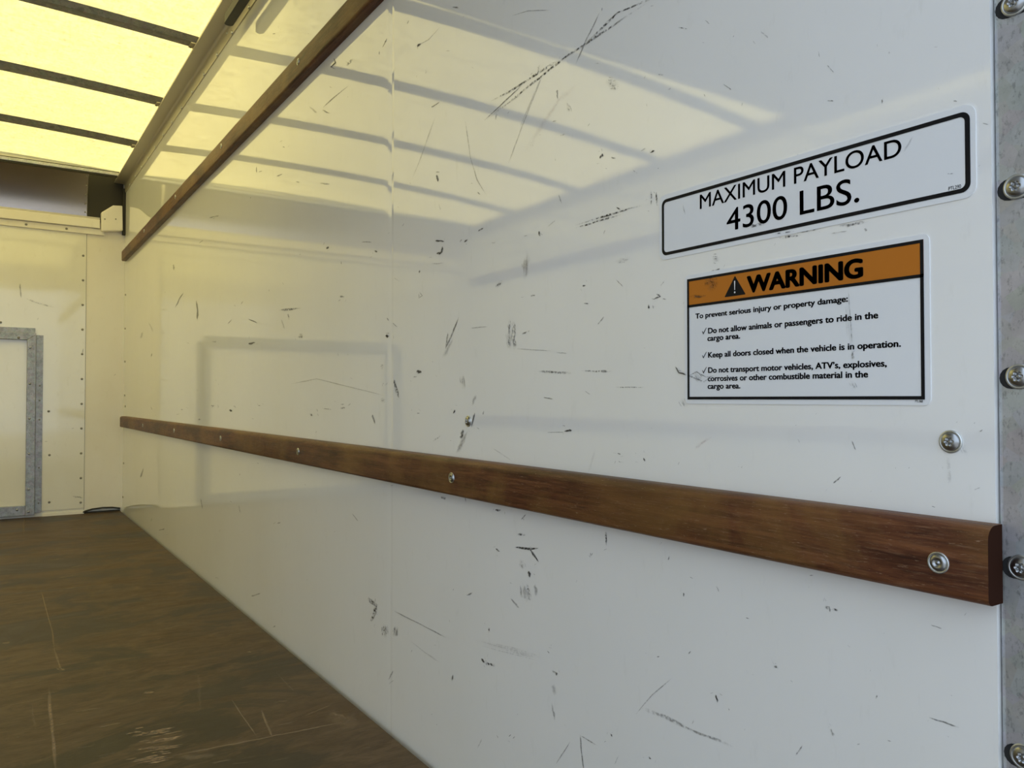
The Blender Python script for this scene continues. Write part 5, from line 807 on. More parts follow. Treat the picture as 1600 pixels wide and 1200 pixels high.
 ('k',0.67,[[0.3447,0.51,0.345,0.51],[0.3439,0.5115,0.3448,0.5117],[0.3437,0.5131,0.3441,0.5132]]),
 ('k',0.55,[[1.3657,0.4579,1.3663,0.4589],[1.3547,0.46,1.3553,0.4609]]),
 ('k',0.35,[[1.7385,1.0778,1.7377,1.0784],[1.7308,1.0752,1.73,1.0757]]),
 ('k',0.49,[[0.8501,0.2,0.8508,0.1995],[0.8531,0.2019,0.8536,0.2015]]),
 ('d',0.57,[[0.9041,0.9829,0.9048,0.9828],[0.9063,0.9849,0.9073,0.9847]]),
 ('k',0.59,[[2.1448,0.9226,2.1409,0.9219],[2.1483,0.9178,2.1437,0.9171]]),
 ('k',0.28,[[0.8636,1.1407,0.864,1.1413],[0.858,1.1396,0.8585,1.1404]]),
 ('k',0.37,[[0.3307,0.8739,0.3309,0.8738],[0.3316,0.876,0.3319,0.8759]]),
 ('d',0.52,[[0.7068,0.502,0.7073,0.5016],[0.7086,0.5041,0.7106,0.5025],[0.7116,0.5053,0.713,0.5041],[0.7142,0.5067,0.7159,0.5054],[0.7171,0.508,0.7191,0.5063],[0.7206,0.5088,0.721,0.5084]]),
 ('k',0.37,[[1.1525,1.2107,1.1526,1.2114],[1.1459,1.2082,1.146,1.2097],[1.1393,1.2061,1.1394,1.2069]]),
 ('k',0.25,[[1.7724,1.2955,1.7751,1.2952],[1.7816,1.3021,1.7912,1.3009],[1.7919,1.3086,1.8018,1.3073],[1.8027,1.3151,1.8108,1.3141],[1.8157,1.3214,1.8222,1.3206],[1.8273,1.328,1.8307,1.3276]]),
 ('k',0.74,[[0.9242,0.4516,0.9228,0.4522],[0.9231,0.45,0.922,0.4505]]),
 ('d',0.63,[[0.7218,0.2402,0.7231,0.2396],[0.7233,0.2419,0.7242,0.2415]]),
 ('d',0.35,[[3.2085,0.8409,3.2061,0.8424],[3.179,0.8345,3.17,0.84],[3.1426,0.8328,3.1404,0.8341]]),
 ('d',0.65,[[0.9386,0.4944,0.9394,0.4948],[0.9355,0.4968,0.9359,0.4971]]),
 ('k',0.74,[[1.8931,0.9793,1.8946,0.9806],[1.8844,0.9792,1.8855,0.9802]]),
 ('d',0.55,[[0.6743,0.3285,0.6738,0.3287],[0.6739,0.3271,0.6731,0.3275]]),
 ('k',0.63,[[0.7107,0.759,0.711,0.7588],[0.7129,0.7613,0.7144,0.7604],[0.7156,0.7633,0.7164,0.7628],[0.7181,0.7655,0.7196,0.7646],[0.7209,0.7674,0.7218,0.7669],[0.7237,0.7695,0.7242,0.7692]]),
 ('d',0.63,[[0.9327,0.2926,0.9317,0.2929],[0.9324,0.2908,0.9317,0.2911]]),
 ('k',0.73,[[2.3334,1.217,2.3267,1.2156],[2.3328,1.2131,2.3286,1.2122]]),
 ('d',0.83,[[1.5841,1.2712,1.5867,1.2717],[1.5872,1.2747,1.5894,1.2751]]),
 ('d',0.68,[[0.3728,0.9179,0.3733,0.9182],[0.3721,0.9192,0.3736,0.92],[0.3726,0.9212,0.373,0.9213]]),
 ('k',0.59,[[0.5999,0.4283,0.6001,0.428],[0.6022,0.4291,0.6029,0.428],[0.6048,0.4294,0.6051,0.4289]]),
 ('d',0.53,[[0.5167,0.4882,0.5163,0.4882],[0.5174,0.4862,0.5162,0.4863],[0.5174,0.4843,0.5169,0.4843]]),
 ('k',0.52,[[2.0162,0.92,2.0183,0.92],[2.0252,0.9272,2.0282,0.9271]]),
 ('d',0.60,[[0.7315,1.092,0.7313,1.0924],[0.7282,1.0897,0.728,1.0901]]),
 ('d',0.45,[[0.3316,0.569,0.3312,0.569],[0.3317,0.5674,0.3308,0.5675],[0.3312,0.5659,0.3309,0.566]]),
 ('k',0.57,[[0.4244,0.4836,0.4241,0.484],[0.4234,0.4825,0.4226,0.4837],[0.4221,0.4819,0.4211,0.4834],[0.4206,0.4816,0.4199,0.4826],[0.4192,0.4812,0.4188,0.4817]]),
 ('k',0.47,[[0.9386,0.1691,0.9394,0.1689],[0.937,0.1712,0.938,0.1711]]),
 ('d',0.66,[[0.9072,0.7206,0.9067,0.7198],[0.9123,0.7205,0.9108,0.7182],[0.9169,0.7195,0.9156,0.7175],[0.9218,0.7189,0.92,0.7161],[0.9265,0.7181,0.925,0.7158],[0.9309,0.7166,0.9304,0.7159]]),
 ('k',0.35,[[0.6732,0.9997,0.6738,1.0001],[0.6717,1.0012,0.6733,1.0022],[0.6709,1.0032,0.6716,1.0036]]),
 ('d',0.46,[[3.5277,0.0596,3.5263,0.0576],[3.5824,0.0497,3.581,0.0477]]),
 ('k',0.37,[[0.8027,0.3849,0.8034,0.3849],[0.8011,0.3884,0.8019,0.3884]]),
 ('k',0.32,[[0.4137,0.4029,0.4141,0.4025],[0.4152,0.4035,0.4157,0.4029],[0.4166,0.4043,0.4169,0.404]]),
 ('k',0.39,[[0.8482,1.1286,0.8475,1.1285],[0.8474,1.1265,0.8466,1.1265]]),
 ('k',0.56,[[0.4509,0.4597,0.4508,0.4593],[0.453,0.4596,0.4528,0.4585],[0.455,0.4584,0.4549,0.4581]]),
 ('k',0.66,[[1.11,1.2674,1.1101,1.2668],[1.115,1.2713,1.1155,1.2683],[1.1204,1.2733,1.1208,1.2707],[1.1257,1.2763,1.1261,1.2733],[1.1313,1.2772,1.1314,1.2763]]),
 ('k',0.52,[[1.2947,1.3207,1.2935,1.3199],[1.3001,1.32,1.2951,1.317],[1.3017,1.317,1.2993,1.3156]]),
 ('k',0.28,[[1.0473,0.0814,1.0484,0.0813],[1.0439,0.0862,1.048,0.0856],[1.0404,0.0909,1.0433,0.0905],[1.0369,0.0957,1.0414,0.0951],[1.0362,0.1,1.0377,0.0998]]),
 ('d',0.34,[[0.6796,0.4845,0.6798,0.4839],[0.6839,0.4844,0.684,0.4839]]),
 ('d',0.91,[[0.6566,0.3277,0.6568,0.3281],[0.6533,0.3287,0.6542,0.33],[0.6508,0.3308,0.651,0.3311]]),
 ('k',0.59,[[3.483,1.1661,3.4854,1.1683],[3.432,1.1621,3.4346,1.1645]]),
 ('k',0.37,[[0.6621,0.5896,0.662,0.5889],[0.6642,0.59,0.6641,0.5891]]),
 ('k',0.58,[[0.9893,0.118,0.9901,0.1174],[0.9906,0.1203,0.9927,0.119],[0.9943,0.1211,0.9951,0.1207]]),
 ('k',0.69,[[0.3588,0.5663,0.3585,0.5659],[0.3596,0.5654,0.3593,0.5652]]),
 ('k',0.46,[[1.3329,0.9817,1.3339,0.9814],[1.3387,0.9855,1.3396,0.9852]]),
 ('d',0.79,[[1.6871,1.2675,1.6883,1.2669],[1.6977,1.2735,1.7007,1.272],[1.7099,1.2789,1.7142,1.2766],[1.7205,1.2852,1.7256,1.2825],[1.7336,1.2903,1.7368,1.2886],[1.7472,1.2953,1.7492,1.2943]]),
 ('k',0.39,[[1.6485,0.6173,1.6501,0.6164],[1.6585,0.6194,1.6599,0.6186]]),
 ('k',0.34,[[0.9944,1.0566,0.9933,1.0561],[0.998,1.0549,0.9934,1.0528],[0.9983,1.0516,0.9956,1.0504],[0.999,1.0485,0.9975,1.0478]]),
 ('d',0.36,[[1.262,1.2027,1.2634,1.2033],[1.2595,1.2063,1.262,1.2075]]),
 ('k',0.57,[[2.249,0.4416,2.2469,0.4431],[2.2318,0.4406,2.2289,0.4426]]),
 ('k',0.59,[[0.3707,0.564,0.371,0.5641],[0.3703,0.5651,0.3706,0.5651]]),
 ('d',0.60,[[2.6956,1.0685,2.7003,1.0678],[2.7111,1.0728,2.7145,1.0723]]),
 ('k',0.56,[[0.4335,0.4293,0.434,0.4291],[0.4329,0.4315,0.435,0.4306],[0.4334,0.4333,0.4356,0.4323],[0.4347,0.4347,0.4355,0.4344]]),
 ('k',0.48,[[1.1393,0.2578,1.1377,0.2584],[1.1367,0.2544,1.1355,0.2549]]),
 ('k',0.25,[[0.3077,0.48,0.3074,0.4801],[0.3078,0.4783,0.3069,0.4785],[0.3077,0.4767,0.307,0.4768],[0.3076,0.4751,0.3073,0.4751]]),
 ('k',0.72,[[0.3198,0.8609,0.3198,0.8614],[0.3183,0.8602,0.3183,0.8613],[0.3168,0.8598,0.3168,0.8603]]),
 ('d',0.63,[[0.8487,0.1999,0.8495,0.1995],[0.8491,0.2014,0.8499,0.2011]]),
 ('k',0.64,[[1.2061,1.131,1.2069,1.1317],[1.1983,1.1295,1.2021,1.1332],[1.1925,1.1299,1.1952,1.1327],[1.1861,1.1297,1.1887,1.1324],[1.1804,1.1302,1.1826,1.1324],[1.175,1.131,1.1762,1.1322]]),
 ('d',0.35,[[2.5044,0.5977,2.5068,0.5992],[2.4909,0.5996,2.493,0.601]]),
 ('k',0.44,[[0.3191,0.6053,0.319,0.6051],[0.3205,0.6047,0.3203,0.6043]]),
 ('k',0.32,[[2.6972,0.6693,2.702,0.6698],[2.6906,0.6731,2.6994,0.6741]]),
 ('k',0.74,[[3.7478,0.0428,3.7496,0.0437],[3.7108,0.0495,3.7159,0.052],[3.6743,0.0559,3.6787,0.0581],[3.6372,0.0616,3.6449,0.0656],[3.6052,0.0695,3.6074,0.0707]]),
 ('k',0.26,[[0.8844,1.0917,0.8831,1.0911],[0.8869,1.0892,0.8841,1.0879],[0.8883,1.0861,0.8843,1.0843],[0.8888,1.0827,0.8855,1.0811],[0.8886,1.0789,0.8879,1.0785]]),
 ('k',0.58,[[1.0653,0.3182,1.0647,0.3176],[1.0707,0.3171,1.0684,0.3148],[1.075,0.3149,1.0723,0.3123],[1.0791,0.3125,1.0774,0.3109],[1.0837,0.3106,1.083,0.31]]),
 ('d',0.88,[[0.6193,1.0391,0.6192,1.0396],[0.6155,1.0371,0.6153,1.0381],[0.6118,1.0349,0.6114,1.0364],[0.608,1.0329,0.6077,1.0343],[0.6041,1.0317,0.604,1.0321]]),
 ('k',0.35,[[0.3002,0.4866,0.3004,0.4868],[0.2993,0.4878,0.2994,0.488]]),
 ('k',0.43,[[0.2999,0.8049,0.2998,0.8045],[0.3016,0.8043,0.3014,0.804]]),
 ('k',0.59,[[0.5819,0.9521,0.5814,0.9522],[0.5808,0.9499,0.5798,0.95],[0.5793,0.9476,0.579,0.9477]]),
 ('d',0.64,[[0.3697,0.3915,0.3694,0.3917],[0.3698,0.3904,0.3693,0.3906]]),
 ('k',0.27,[[0.6703,0.9693,0.6692,0.969],[0.6696,0.9661,0.6684,0.9658]]),
 ('k',0.64,[[0.4326,0.9303,0.4323,0.9304],[0.4315,0.9282,0.4306,0.9287],[0.43,0.9264,0.4294,0.9267],[0.4288,0.9244,0.428,0.9248],[0.4272,0.9226,0.4265,0.923],[0.4258,0.9207,0.4256,0.9208]]),
 ('k',0.31,[[1.3708,0.0828,1.372,0.0831],[1.3637,0.0875,1.3657,0.088],[1.3559,0.0921,1.3593,0.0929],[1.3496,0.0969,1.3502,0.0971]]),
 ('k',0.73,[[1.0475,0.886,1.0486,0.887],[1.0431,0.8862,1.046,0.889],[1.0387,0.8866,1.0414,0.8892],[1.0346,0.8871,1.0376,0.89],[1.0318,0.8889,1.0328,0.8898]]),
 ('d',0.41,[[0.3179,0.8556,0.3179,0.856],[0.317,0.855,0.3169,0.8554]]),
 ('k',0.50,[[0.5831,1.0085,0.583,1.009],[0.5804,1.007,0.5804,1.0074]]),
 ('d',0.57,[[1.6253,0.8911,1.6273,0.8917],[1.6211,0.8945,1.6234,0.8951]]),
 ('d',0.91,[[0.468,0.5988,0.4679,0.5984],[0.4693,0.5981,0.469,0.5975]]),
 ('d',0.95,[[0.7142,0.8535,0.715,0.8528],[0.7172,0.8559,0.7191,0.854],[0.7207,0.8577,0.7221,0.8564],[0.7244,0.8594,0.7248,0.859]]),
 ('k',0.62,[[0.4067,0.578,0.4072,0.5778],[0.4074,0.5801,0.4088,0.5794],[0.4085,0.5821,0.4095,0.5816],[0.4092,0.5842,0.4106,0.5836],[0.4106,0.5861,0.4111,0.5858]]),
 ('d',0.58,[[0.6413,0.9938,0.6414,0.9933],[0.6438,0.9953,0.644,0.9936],[0.6464,0.9964,0.6466,0.9949],[0.649,0.9972,0.6492,0.9956],[0.6516,0.9978,0.6516,0.9975]]),
 ('k',0.27,[[1.182,0.6619,1.1828,0.661],[1.1879,0.6638,1.1888,0.6629]]),
 ('k',0.39,[[2.7457,0.6902,2.7424,0.6907],[2.7261,0.6825,2.7215,0.6833]]),
 ('k',0.60,[[0.422,0.5535,0.4217,0.5532],[0.4238,0.5524,0.423,0.5516],[0.4254,0.5511,0.4241,0.5498],[0.427,0.5498,0.4259,0.5487],[0.4287,0.5485,0.4274,0.5472],[0.4297,0.5466,0.4294,0.5463]]),
 ('k',0.48,[[2.267,1.2725,2.2713,1.2734],[2.2652,1.2783,2.278,1.2811],[2.2669,1.2848,2.2795,1.2877],[2.2698,1.2917,2.2739,1.2926]]),
 ('d',0.66,[[0.3838,0.9436,0.384,0.9434],[0.3849,0.9445,0.3851,0.9443]]),
 ('k',0.61,[[0.6516,0.8878,0.6519,0.8886],[0.6498,0.8881,0.6501,0.8889]]),
 ('k',0.52,[[2.7045,1.2354,2.7033,1.234],[2.7335,1.2412,2.7278,1.2347],[2.7603,1.2439,2.7571,1.2404],[2.7897,1.2491,2.7852,1.2441],[2.8182,1.2528,2.8119,1.2459],[2.8453,1.2545,2.8432,1.2523]]),
 ('d',0.49,[[0.3274,0.5281,0.3269,0.5281],[0.3278,0.5266,0.3269,0.5265],[0.3278,0.525,0.3274,0.525]]),
 ('k',0.48,[[1.354,0.1139,1.3516,0.1141],[1.3604,0.1081,1.3543,0.1086],[1.3666,0.1023,1.3585,0.1029],[1.369,0.0968,1.3638,0.0972],[1.374,0.091,1.372,0.0911]]),
 ('d',0.38,[[0.5992,0.2778,0.5987,0.2778],[0.601,0.2753,0.5991,0.2753],[0.602,0.2728,0.6007,0.2728],[0.6029,0.2702,0.6024,0.2702]]),
 ('k',0.34,[[0.303,0.5548,0.3028,0.5544],[0.3042,0.5546,0.3038,0.5535],[0.3052,0.5538,0.3049,0.5531],[0.3064,0.5534,0.306,0.5524],[0.3073,0.5524,0.3071,0.552]]),
 ('d',0.49,[[0.828,0.209,0.8274,0.209],[0.8298,0.2071,0.8289,0.2071]]),
 ('d',0.59,[[0.828,0.1933,0.827,0.1938],[0.8272,0.1911,0.8259,0.1917]]),
 ('k',0.56,[[2.5337,0.8746,2.5299,0.8735],[2.5526,0.8715,2.5428,0.8687],[2.5702,0.868,2.5601,0.8651],[2.5853,0.8636,2.5815,0.8625]]),
 ('k',0.63,[[0.5547,0.9536,0.5544,0.9539],[0.5528,0.9514,0.5521,0.9519],[0.5505,0.9494,0.5497,0.9501],[0.5483,0.9474,0.5475,0.9481],[0.5462,0.9454,0.5452,0.9462],[0.5436,0.9438,0.5434,0.9439]]),
 ('k',0.68,[[1.0872,0.486,1.0881,0.4858],[1.0883,0.4899,1.0893,0.4897]]),
 ('k',0.40,[[1.3118,0.9489,1.3102,0.9482],[1.3167,0.947,1.3131,0.9453],[1.3198,0.9441,1.3189,0.9438]]),
 ('k',0.48,[[3.4527,1.1535,3.4598,1.1544],[3.4466,1.1594,3.4739,1.1627],[3.4449,1.1658,3.4772,1.1698],[3.4511,1.1732,3.4855,1.1776],[3.4644,1.1816,3.4733,1.1827]]),
 ('d',0.76,[[1.6798,1.324,1.6811,1.3234],[1.6941,1.3314,1.6954,1.3307]]),
 ('k',0.37,[[0.3446,0.3616,0.3446,0.3613],[0.3457,0.3611,0.3456,0.3608]]),
 ('d',0.39,[[0.7637,1.0497,0.7638,1.0502],[0.7595,1.0485,0.7597,1.0498],[0.7553,1.0466,0.7555,1.0483],[0.7512,1.0459,0.7513,1.0466]]),
 ('k',0.74,[[0.7453,0.2015,0.7448,0.201],[0.7483,0.1991,0.7479,0.1987]]),
 ('k',0.61,[[1.0933,0.4877,1.0942,0.4884],[1.0861,0.4902,1.0871,0.491]]),
 ('k',0.53,[[2.2493,1.2693,2.2511,1.2711],[2.2306,1.266,2.2352,1.2704],[2.2141,1.2646,2.216,1.2665]]),
 ('k',0.55,[[2.0302,0.3039,2.0292,0.303],[2.0465,0.3014,2.0424,0.2976],[2.0608,0.2969,2.0594,0.2955]]),
 ('k',0.37,[[0.6751,0.6823,0.6754,0.6829],[0.673,0.6825,0.6733,0.683]]),
 ('k',0.59,[[2.0336,1.2136,2.0319,1.2118],[2.0517,1.2171,2.0483,1.2133],[2.0685,1.2189,2.0643,1.2143],[2.0847,1.2198,2.0834,1.2183]]),
 ('k',0.28,[[0.8645,0.8598,0.8652,0.8604],[0.8596,0.8609,0.8612,0.8622],[0.8551,0.8623,0.8566,0.8636],[0.8503,0.8634,0.8525,0.8654],[0.8467,0.8655,0.8474,0.8661]]),
 ('d',0.73,[[0.7349,0.9225,0.7348,0.923],[0.7321,0.9209,0.7317,0.9227],[0.7293,0.9195,0.7288,0.9214],[0.7262,0.9188,0.7257,0.9208],[0.7232,0.9183,0.723,0.919]]),
 ('d',0.59,[[0.6649,0.551,0.6648,0.5513],[0.661,0.5504,0.6608,0.5507]]),
 ('k',0.61,[[1.1258,0.3121,1.1239,0.3123],[1.1273,0.3088,1.1255,0.3089]]),
 ('k',0.46,[[0.8532,1.002,0.8534,1.0028],[0.8486,1.0005,0.8495,1.003],[0.8448,1.0008,0.8451,1.0018]]),
 ('k',0.58,[[0.5332,0.5528,0.5339,0.5529],[0.5325,0.5547,0.5329,0.5548]]),
 ('k',0.25,[[0.456,0.4469,0.4564,0.447],[0.4552,0.448,0.4557,0.4482]]),
 ('k',0.44,[[1.9975,0.5122,2.001,0.5114],[2.0014,0.517,2.015,0.5139],[2.0132,0.5201,2.0162,0.5194]]),
 ('k',0.54,[[0.394,0.5422,0.3942,0.5425],[0.3923,0.543,0.3925,0.5433]]),
 ('d',0.80,[[0.6944,0.897,0.6939,0.8974],[0.6918,0.8945,0.6907,0.8954],[0.6886,0.8925,0.6876,0.8932],[0.6851,0.8906,0.6848,0.8909]]),
 ('k',0.32,[[0.4612,0.4776,0.4615,0.4779],[0.4595,0.4784,0.4606,0.4794],[0.4585,0.4799,0.4593,0.4806],[0.4568,0.4807,0.4582,0.4821],[0.4561,0.4825,0.4563,0.4827]]),
 ('d',0.60,[[0.9017,0.9842,0.9008,0.9842],[0.8998,0.9812,0.8988,0.9811]]),
 ('k',0.56,[[0.8754,0.625,0.8752,0.6257],[0.8708,0.624,0.8704,0.6257],[0.8662,0.6233,0.8657,0.6255],[0.8616,0.6228,0.861,0.6252],[0.857,0.6224,0.8565,0.6241],[0.8521,0.623,0.852,0.6235]]),
 ('d',0.74,[[0.6512,0.4561,0.6517,0.4562],[0.6487,0.4582,0.6498,0.4586],[0.6468,0.4604,0.6479,0.4609],[0.6453,0.4629,0.6458,0.4631]]),
 ('d',0.43,[[3.0231,0.6581,3.0178,0.6597],[2.9925,0.6513,2.9869,0.653]]),
 ('k',0.45,[[4.1791,0.2871,4.1591,0.2875],[4.1969,0.2763,4.1633,0.277],[4.2227,0.2652,4.1711,0.2664],[4.2474,0.2541,4.1863,0.2556],[4.2583,0.2432,4.1993,0.2448],[4.2639,0.2324,4.2486,0.2328]]),
 ('k',0.32,[[0.3709,0.5165,0.3703,0.5167],[0.3713,0.5147,0.3695,0.5153],[0.3703,0.5134,0.3698,0.5136]]),
 ('k',0.59,[[1.4537,0.5924,1.451,0.5927],[1.456,0.5877,1.4463,0.5892],[1.4515,0.5841,1.4418,0.5856],[1.4477,0.5804,1.4387,0.5818],[1.4445,0.5766,1.437,0.5778],[1.4393,0.5732,1.4367,0.5736]]),
 ('k',0.70,[[0.3898,0.3649,0.3904,0.3649],[0.3887,0.3667,0.3904,0.3666],[0.389,0.3684,0.3894,0.3684]]),
 ('k',0.54,[[0.3796,0.4997,0.3795,0.4995],[0.3813,0.4989,0.3811,0.4987]]),
 ('k',0.33,[[0.568,0.4262,0.567,0.4266],[0.5669,0.4243,0.5651,0.4252],[0.5659,0.4224,0.5637,0.4235],[0.5642,0.4209,0.5634,0.4213]]),
 ('k',0.34,[[2.6575,0.1967,2.6522,0.1963],[2.6752,0.1898,2.6705,0.1894]]),
 ('d',0.62,[[2.1617,0.6222,2.1591,0.6232],[2.1527,0.6199,2.1506,0.6207]]),
 ('k',0.28,[[0.5193,0.3484,0.5192,0.348],[0.5224,0.3473,0.5224,0.347]]),
 ('k',0.71,[[1.1269,0.1723,1.1257,0.1725],[1.1296,0.1681,1.1251,0.1692],[1.1302,0.1645,1.1251,0.1657],[1.1297,0.1611,1.1278,0.1616]]),
 ('k',0.40,[[1.0639,0.5808,1.0641,0.5815],[1.06,0.5813,1.0602,0.5818]]),
 ('k',0.41,[[2.9459,0.2678,2.9357,0.2693],[2.9449,0.2586,2.9252,0.2616],[2.9396,0.2502,2.9212,0.253],[2.9304,0.2424,2.9061,0.2462],[2.92,0.2348,2.9112,0.2362]]),
 ('k',0.64,[[1.2769,0.1682,1.2783,0.168],[1.2732,0.1735,1.2753,0.1731]]),
 ('k',0.27,[[0.374,0.4675,0.3744,0.4678],[0.3725,0.4688,0.3733,0.4694],[0.3711,0.4702,0.3722,0.471],[0.3699,0.4717,0.371,0.4725],[0.3685,0.4731,0.3697,0.474],[0.3679,0.475,0.3682,0.4752]]),
 ('k',0.59,[[1.338,0.7584,1.3388,0.758],[1.3445,0.7617,1.3475,0.7605],[1.3513,0.765,1.3541,0.7639],[1.3593,0.7678,1.3603,0.7674]]),
 ('k',0.40,[[0.3815,0.4232,0.3818,0.4226],[0.3825,0.4234,0.3829,0.4228]]),
 ('k',0.43,[[2.0756,0.2974,2.0726,0.2961],[2.0947,0.2915,2.0923,0.2904]]),
 ('k',0.73,[[0.9046,1.0845,0.9054,1.0851],[0.9007,1.086,0.9013,1.0865]]),
 ('k',0.48,[[0.3838,0.9312,0.3835,0.9311],[0.3835,0.9288,0.3832,0.9287]]),
 ('k',0.48,[[0.7847,0.6333,0.7843,0.6337],[0.7815,0.6313,0.7805,0.6323],[0.7781,0.6296,0.777,0.6307],[0.774,0.6287,0.7735,0.6291]]),
 ('k',0.47,[[1.8318,0.1911,1.8328,0.1916],[1.8236,0.1938,1.8247,0.1945]]),
 ('k',0.25,[[1.3311,0.843,1.3322,0.8425],[1.3374,0.8468,1.3392,0.846],[1.3447,0.8502,1.3476,0.8489],[1.353,0.8532,1.354,0.8527]]),
 ('k',0.28,[[0.5066,0.9905,0.5062,0.9907],[0.5053,0.988,0.504,0.9889],[0.5034,0.986,0.5018,0.987],[0.5015,0.984,0.5001,0.9848],[0.4997,0.9819,0.4981,0.9829],[0.4974,0.9801,0.4969,0.9804]]),
 ('k',0.48,[[1.3731,0.9424,1.3725,0.9418],[1.3811,0.9425,1.3803,0.9416]]),
 ('k',0.67,[[0.3007,0.5996,0.3005,0.5993],[0.302,0.5989,0.3013,0.598],[0.3028,0.5976,0.3026,0.5973]]),
 ('d',0.89,[[1.138,0.0306,1.1389,0.0306],[1.1347,0.0333,1.1358,0.0332]]),
 ('k',0.32,[[0.6309,0.9757,0.6303,0.9748],[0.6336,0.9755,0.6317,0.973],[0.6357,0.9747,0.6352,0.974]]),
 ('k',0.46,[[0.4463,0.6101,0.4461,0.61],[0.4475,0.6086,0.4471,0.6084]]),
 ('k',0.51,[[1.0412,0.9436,1.0421,0.9433],[1.0447,0.9469,1.0486,0.9455],[1.0501,0.9495,1.0513,0.949]]),
 ('k',0.60,[[1.407,1.3128,1.4094,1.3141],[1.4028,1.3148,1.4062,1.3168],[1.398,1.3165,1.4015,1.3185],[1.3928,1.318,1.3995,1.3218],[1.3902,1.3209,1.3936,1.3228],[1.3877,1.3239,1.3893,1.3247]]),
 ('k',0.42,[[0.5798,1.0317,0.5794,1.0319],[0.5782,1.0298,0.5774,1.0302],[0.5767,1.0279,0.5754,1.0285],[0.5751,1.026,0.5741,1.0265],[0.5728,1.0245,0.5725,1.0247]]),
 ('k',0.39,[[1.1909,0.2031,1.1907,0.204],[1.184,0.2046,1.1839,0.2055]]),
 ('k',0.27,[[0.3019,0.7378,0.3015,0.7376],[0.3025,0.736,0.3023,0.7359]]),
 ('k',0.28,[[0.4818,0.9306,0.4822,0.9306],[0.4822,0.9319,0.4827,0.932]]),
 ('k',0.38,[[0.474,0.3543,0.4743,0.3537],[0.4762,0.3553,0.4766,0.3546]]),
 ('k',0.48,[[1.0694,0.9667,1.0698,0.9677],[1.0654,0.966,1.0658,0.967]]),
 ('k',0.58,[[0.4044,0.4852,0.4047,0.4851],[0.4041,0.4867,0.4049,0.4865],[0.4042,0.4881,0.4053,0.4878],[0.4044,0.4895,0.4056,0.4891],[0.405,0.4907,0.4054,0.4906]]),
 ('k',0.62,[[1.4247,1.3122,1.4229,1.3115],[1.427,1.3093,1.4213,1.307],[1.4251,1.3047,1.4236,1.3041]]),
 ('k',0.62,[[1.2837,1.016,1.2848,1.0157],[1.2874,1.0185,1.2884,1.0182]]),
 ('k',0.32,[[1.1773,0.9565,1.176,0.9563],[1.1769,0.9536,1.1742,0.9533],[1.1755,0.9507,1.1727,0.9504],[1.1739,0.9477,1.1704,0.9474],[1.1718,0.9447,1.1703,0.9446]]),
 ('k',0.36,[[0.6799,0.9158,0.6802,0.9161],[0.6762,0.9155,0.6774,0.9171],[0.6732,0.9161,0.6746,0.918],[0.6706,0.9172,0.6711,0.9178]]),
 ('k',0.63,[[1.0914,0.473,1.0903,0.4732],[1.0913,0.4688,1.0883,0.4694],[1.089,0.4651,1.0864,0.4657],[1.0881,0.4611,1.0841,0.462],[1.0852,0.4576,1.0838,0.4579]]),
 ('d',0.46,[[2.4074,0.2783,2.4121,0.2774],[2.4096,0.2843,2.4262,0.281],[2.4157,0.2895,2.436,0.2855],[2.4201,0.295,2.4389,0.2914],[2.4285,0.2998,2.446,0.2965],[2.4428,0.3035,2.4491,0.3024]]),
 ('k',0.65,[[0.6316,0.4802,0.6312,0.4808],[0.6289,0.4796,0.6286,0.4801]]),
 ('k',0.53,[[1.1955,0.6875,1.1957,0.6867],[1.2001,0.688,1.2004,0.6872]]),
 ('d',0.71,[[2.0713,0.0279,2.0688,0.0277],[2.0865,0.0218,2.075,0.0209],[2.0965,0.0153,2.0931,0.015]]),
 ('k',0.56,[[2.2824,0.5662,2.2837,0.5652],[2.3013,0.5674,2.3031,0.566]]),
 ('k',0.70,[[0.7491,0.9343,0.75,0.9344],[0.7505,0.9378,0.7512,0.9379]]),
 ('d',0.56,[[2.4818,0.91,2.4855,0.909],[2.5057,0.9172,2.5111,0.9159]]),
 ('d',0.78,[[3.0014,0.5463,3.0027,0.5483],[2.97,0.5464,2.9742,0.5531],[2.9411,0.5495,2.9419,0.5509]]),
 ('k',0.27,[[0.3349,0.9102,0.3349,0.9105],[0.3333,0.9092,0.3334,0.9103],[0.3318,0.9093,0.3319,0.9098]]),
 ('d',0.42,[[0.8243,0.9781,0.824,0.9776],[0.828,0.979,0.8266,0.9767],[0.8311,0.9787,0.8296,0.9764],[0.8345,0.9791,0.8333,0.9771],[0.837,0.978,0.8366,0.9773]]),
 ('k',0.64,[[0.5375,0.479,0.538,0.4788],[0.5383,0.4807,0.5391,0.4804]]),
 ('d',0.84,[[1.6694,0.5996,1.6697,0.5989],[1.6812,0.6016,1.6823,0.5987],[1.6937,0.6022,1.6949,0.5992],[1.7066,0.602,1.7076,0.5994],[1.7193,0.6028,1.7205,0.5997],[1.7326,0.6025,1.733,0.6015]]),
 ('k',0.32,[[0.7212,0.1929,0.7208,0.1929],[0.724,0.1893,0.7225,0.1894],[0.7259,0.1858,0.7245,0.1858],[0.7278,0.1822,0.7261,0.1823],[0.7294,0.1787,0.7289,0.1787]]),
 ('d',0.41,[[0.4677,0.531,0.4679,0.5304],[0.4692,0.5309,0.4694,0.5302]]),
 ('k',0.66,[[0.5487,0.5006,0.5483,0.5009],[0.5476,0.4997,0.5471,0.5001]]),
 ('k',0.58,[[1.9245,1.1668,1.9239,1.1681],[1.9104,1.1618,1.9091,1.1649],[1.8957,1.1588,1.8953,1.1598]]),
 ('k',0.41,[[1.6894,1.1089,1.6896,1.1077],[1.7051,1.1139,1.706,1.1097],[1.7213,1.1182,1.7223,1.1133],[1.7379,1.1219,1.7385,1.119],[1.7547,1.1256,1.755,1.124]]),
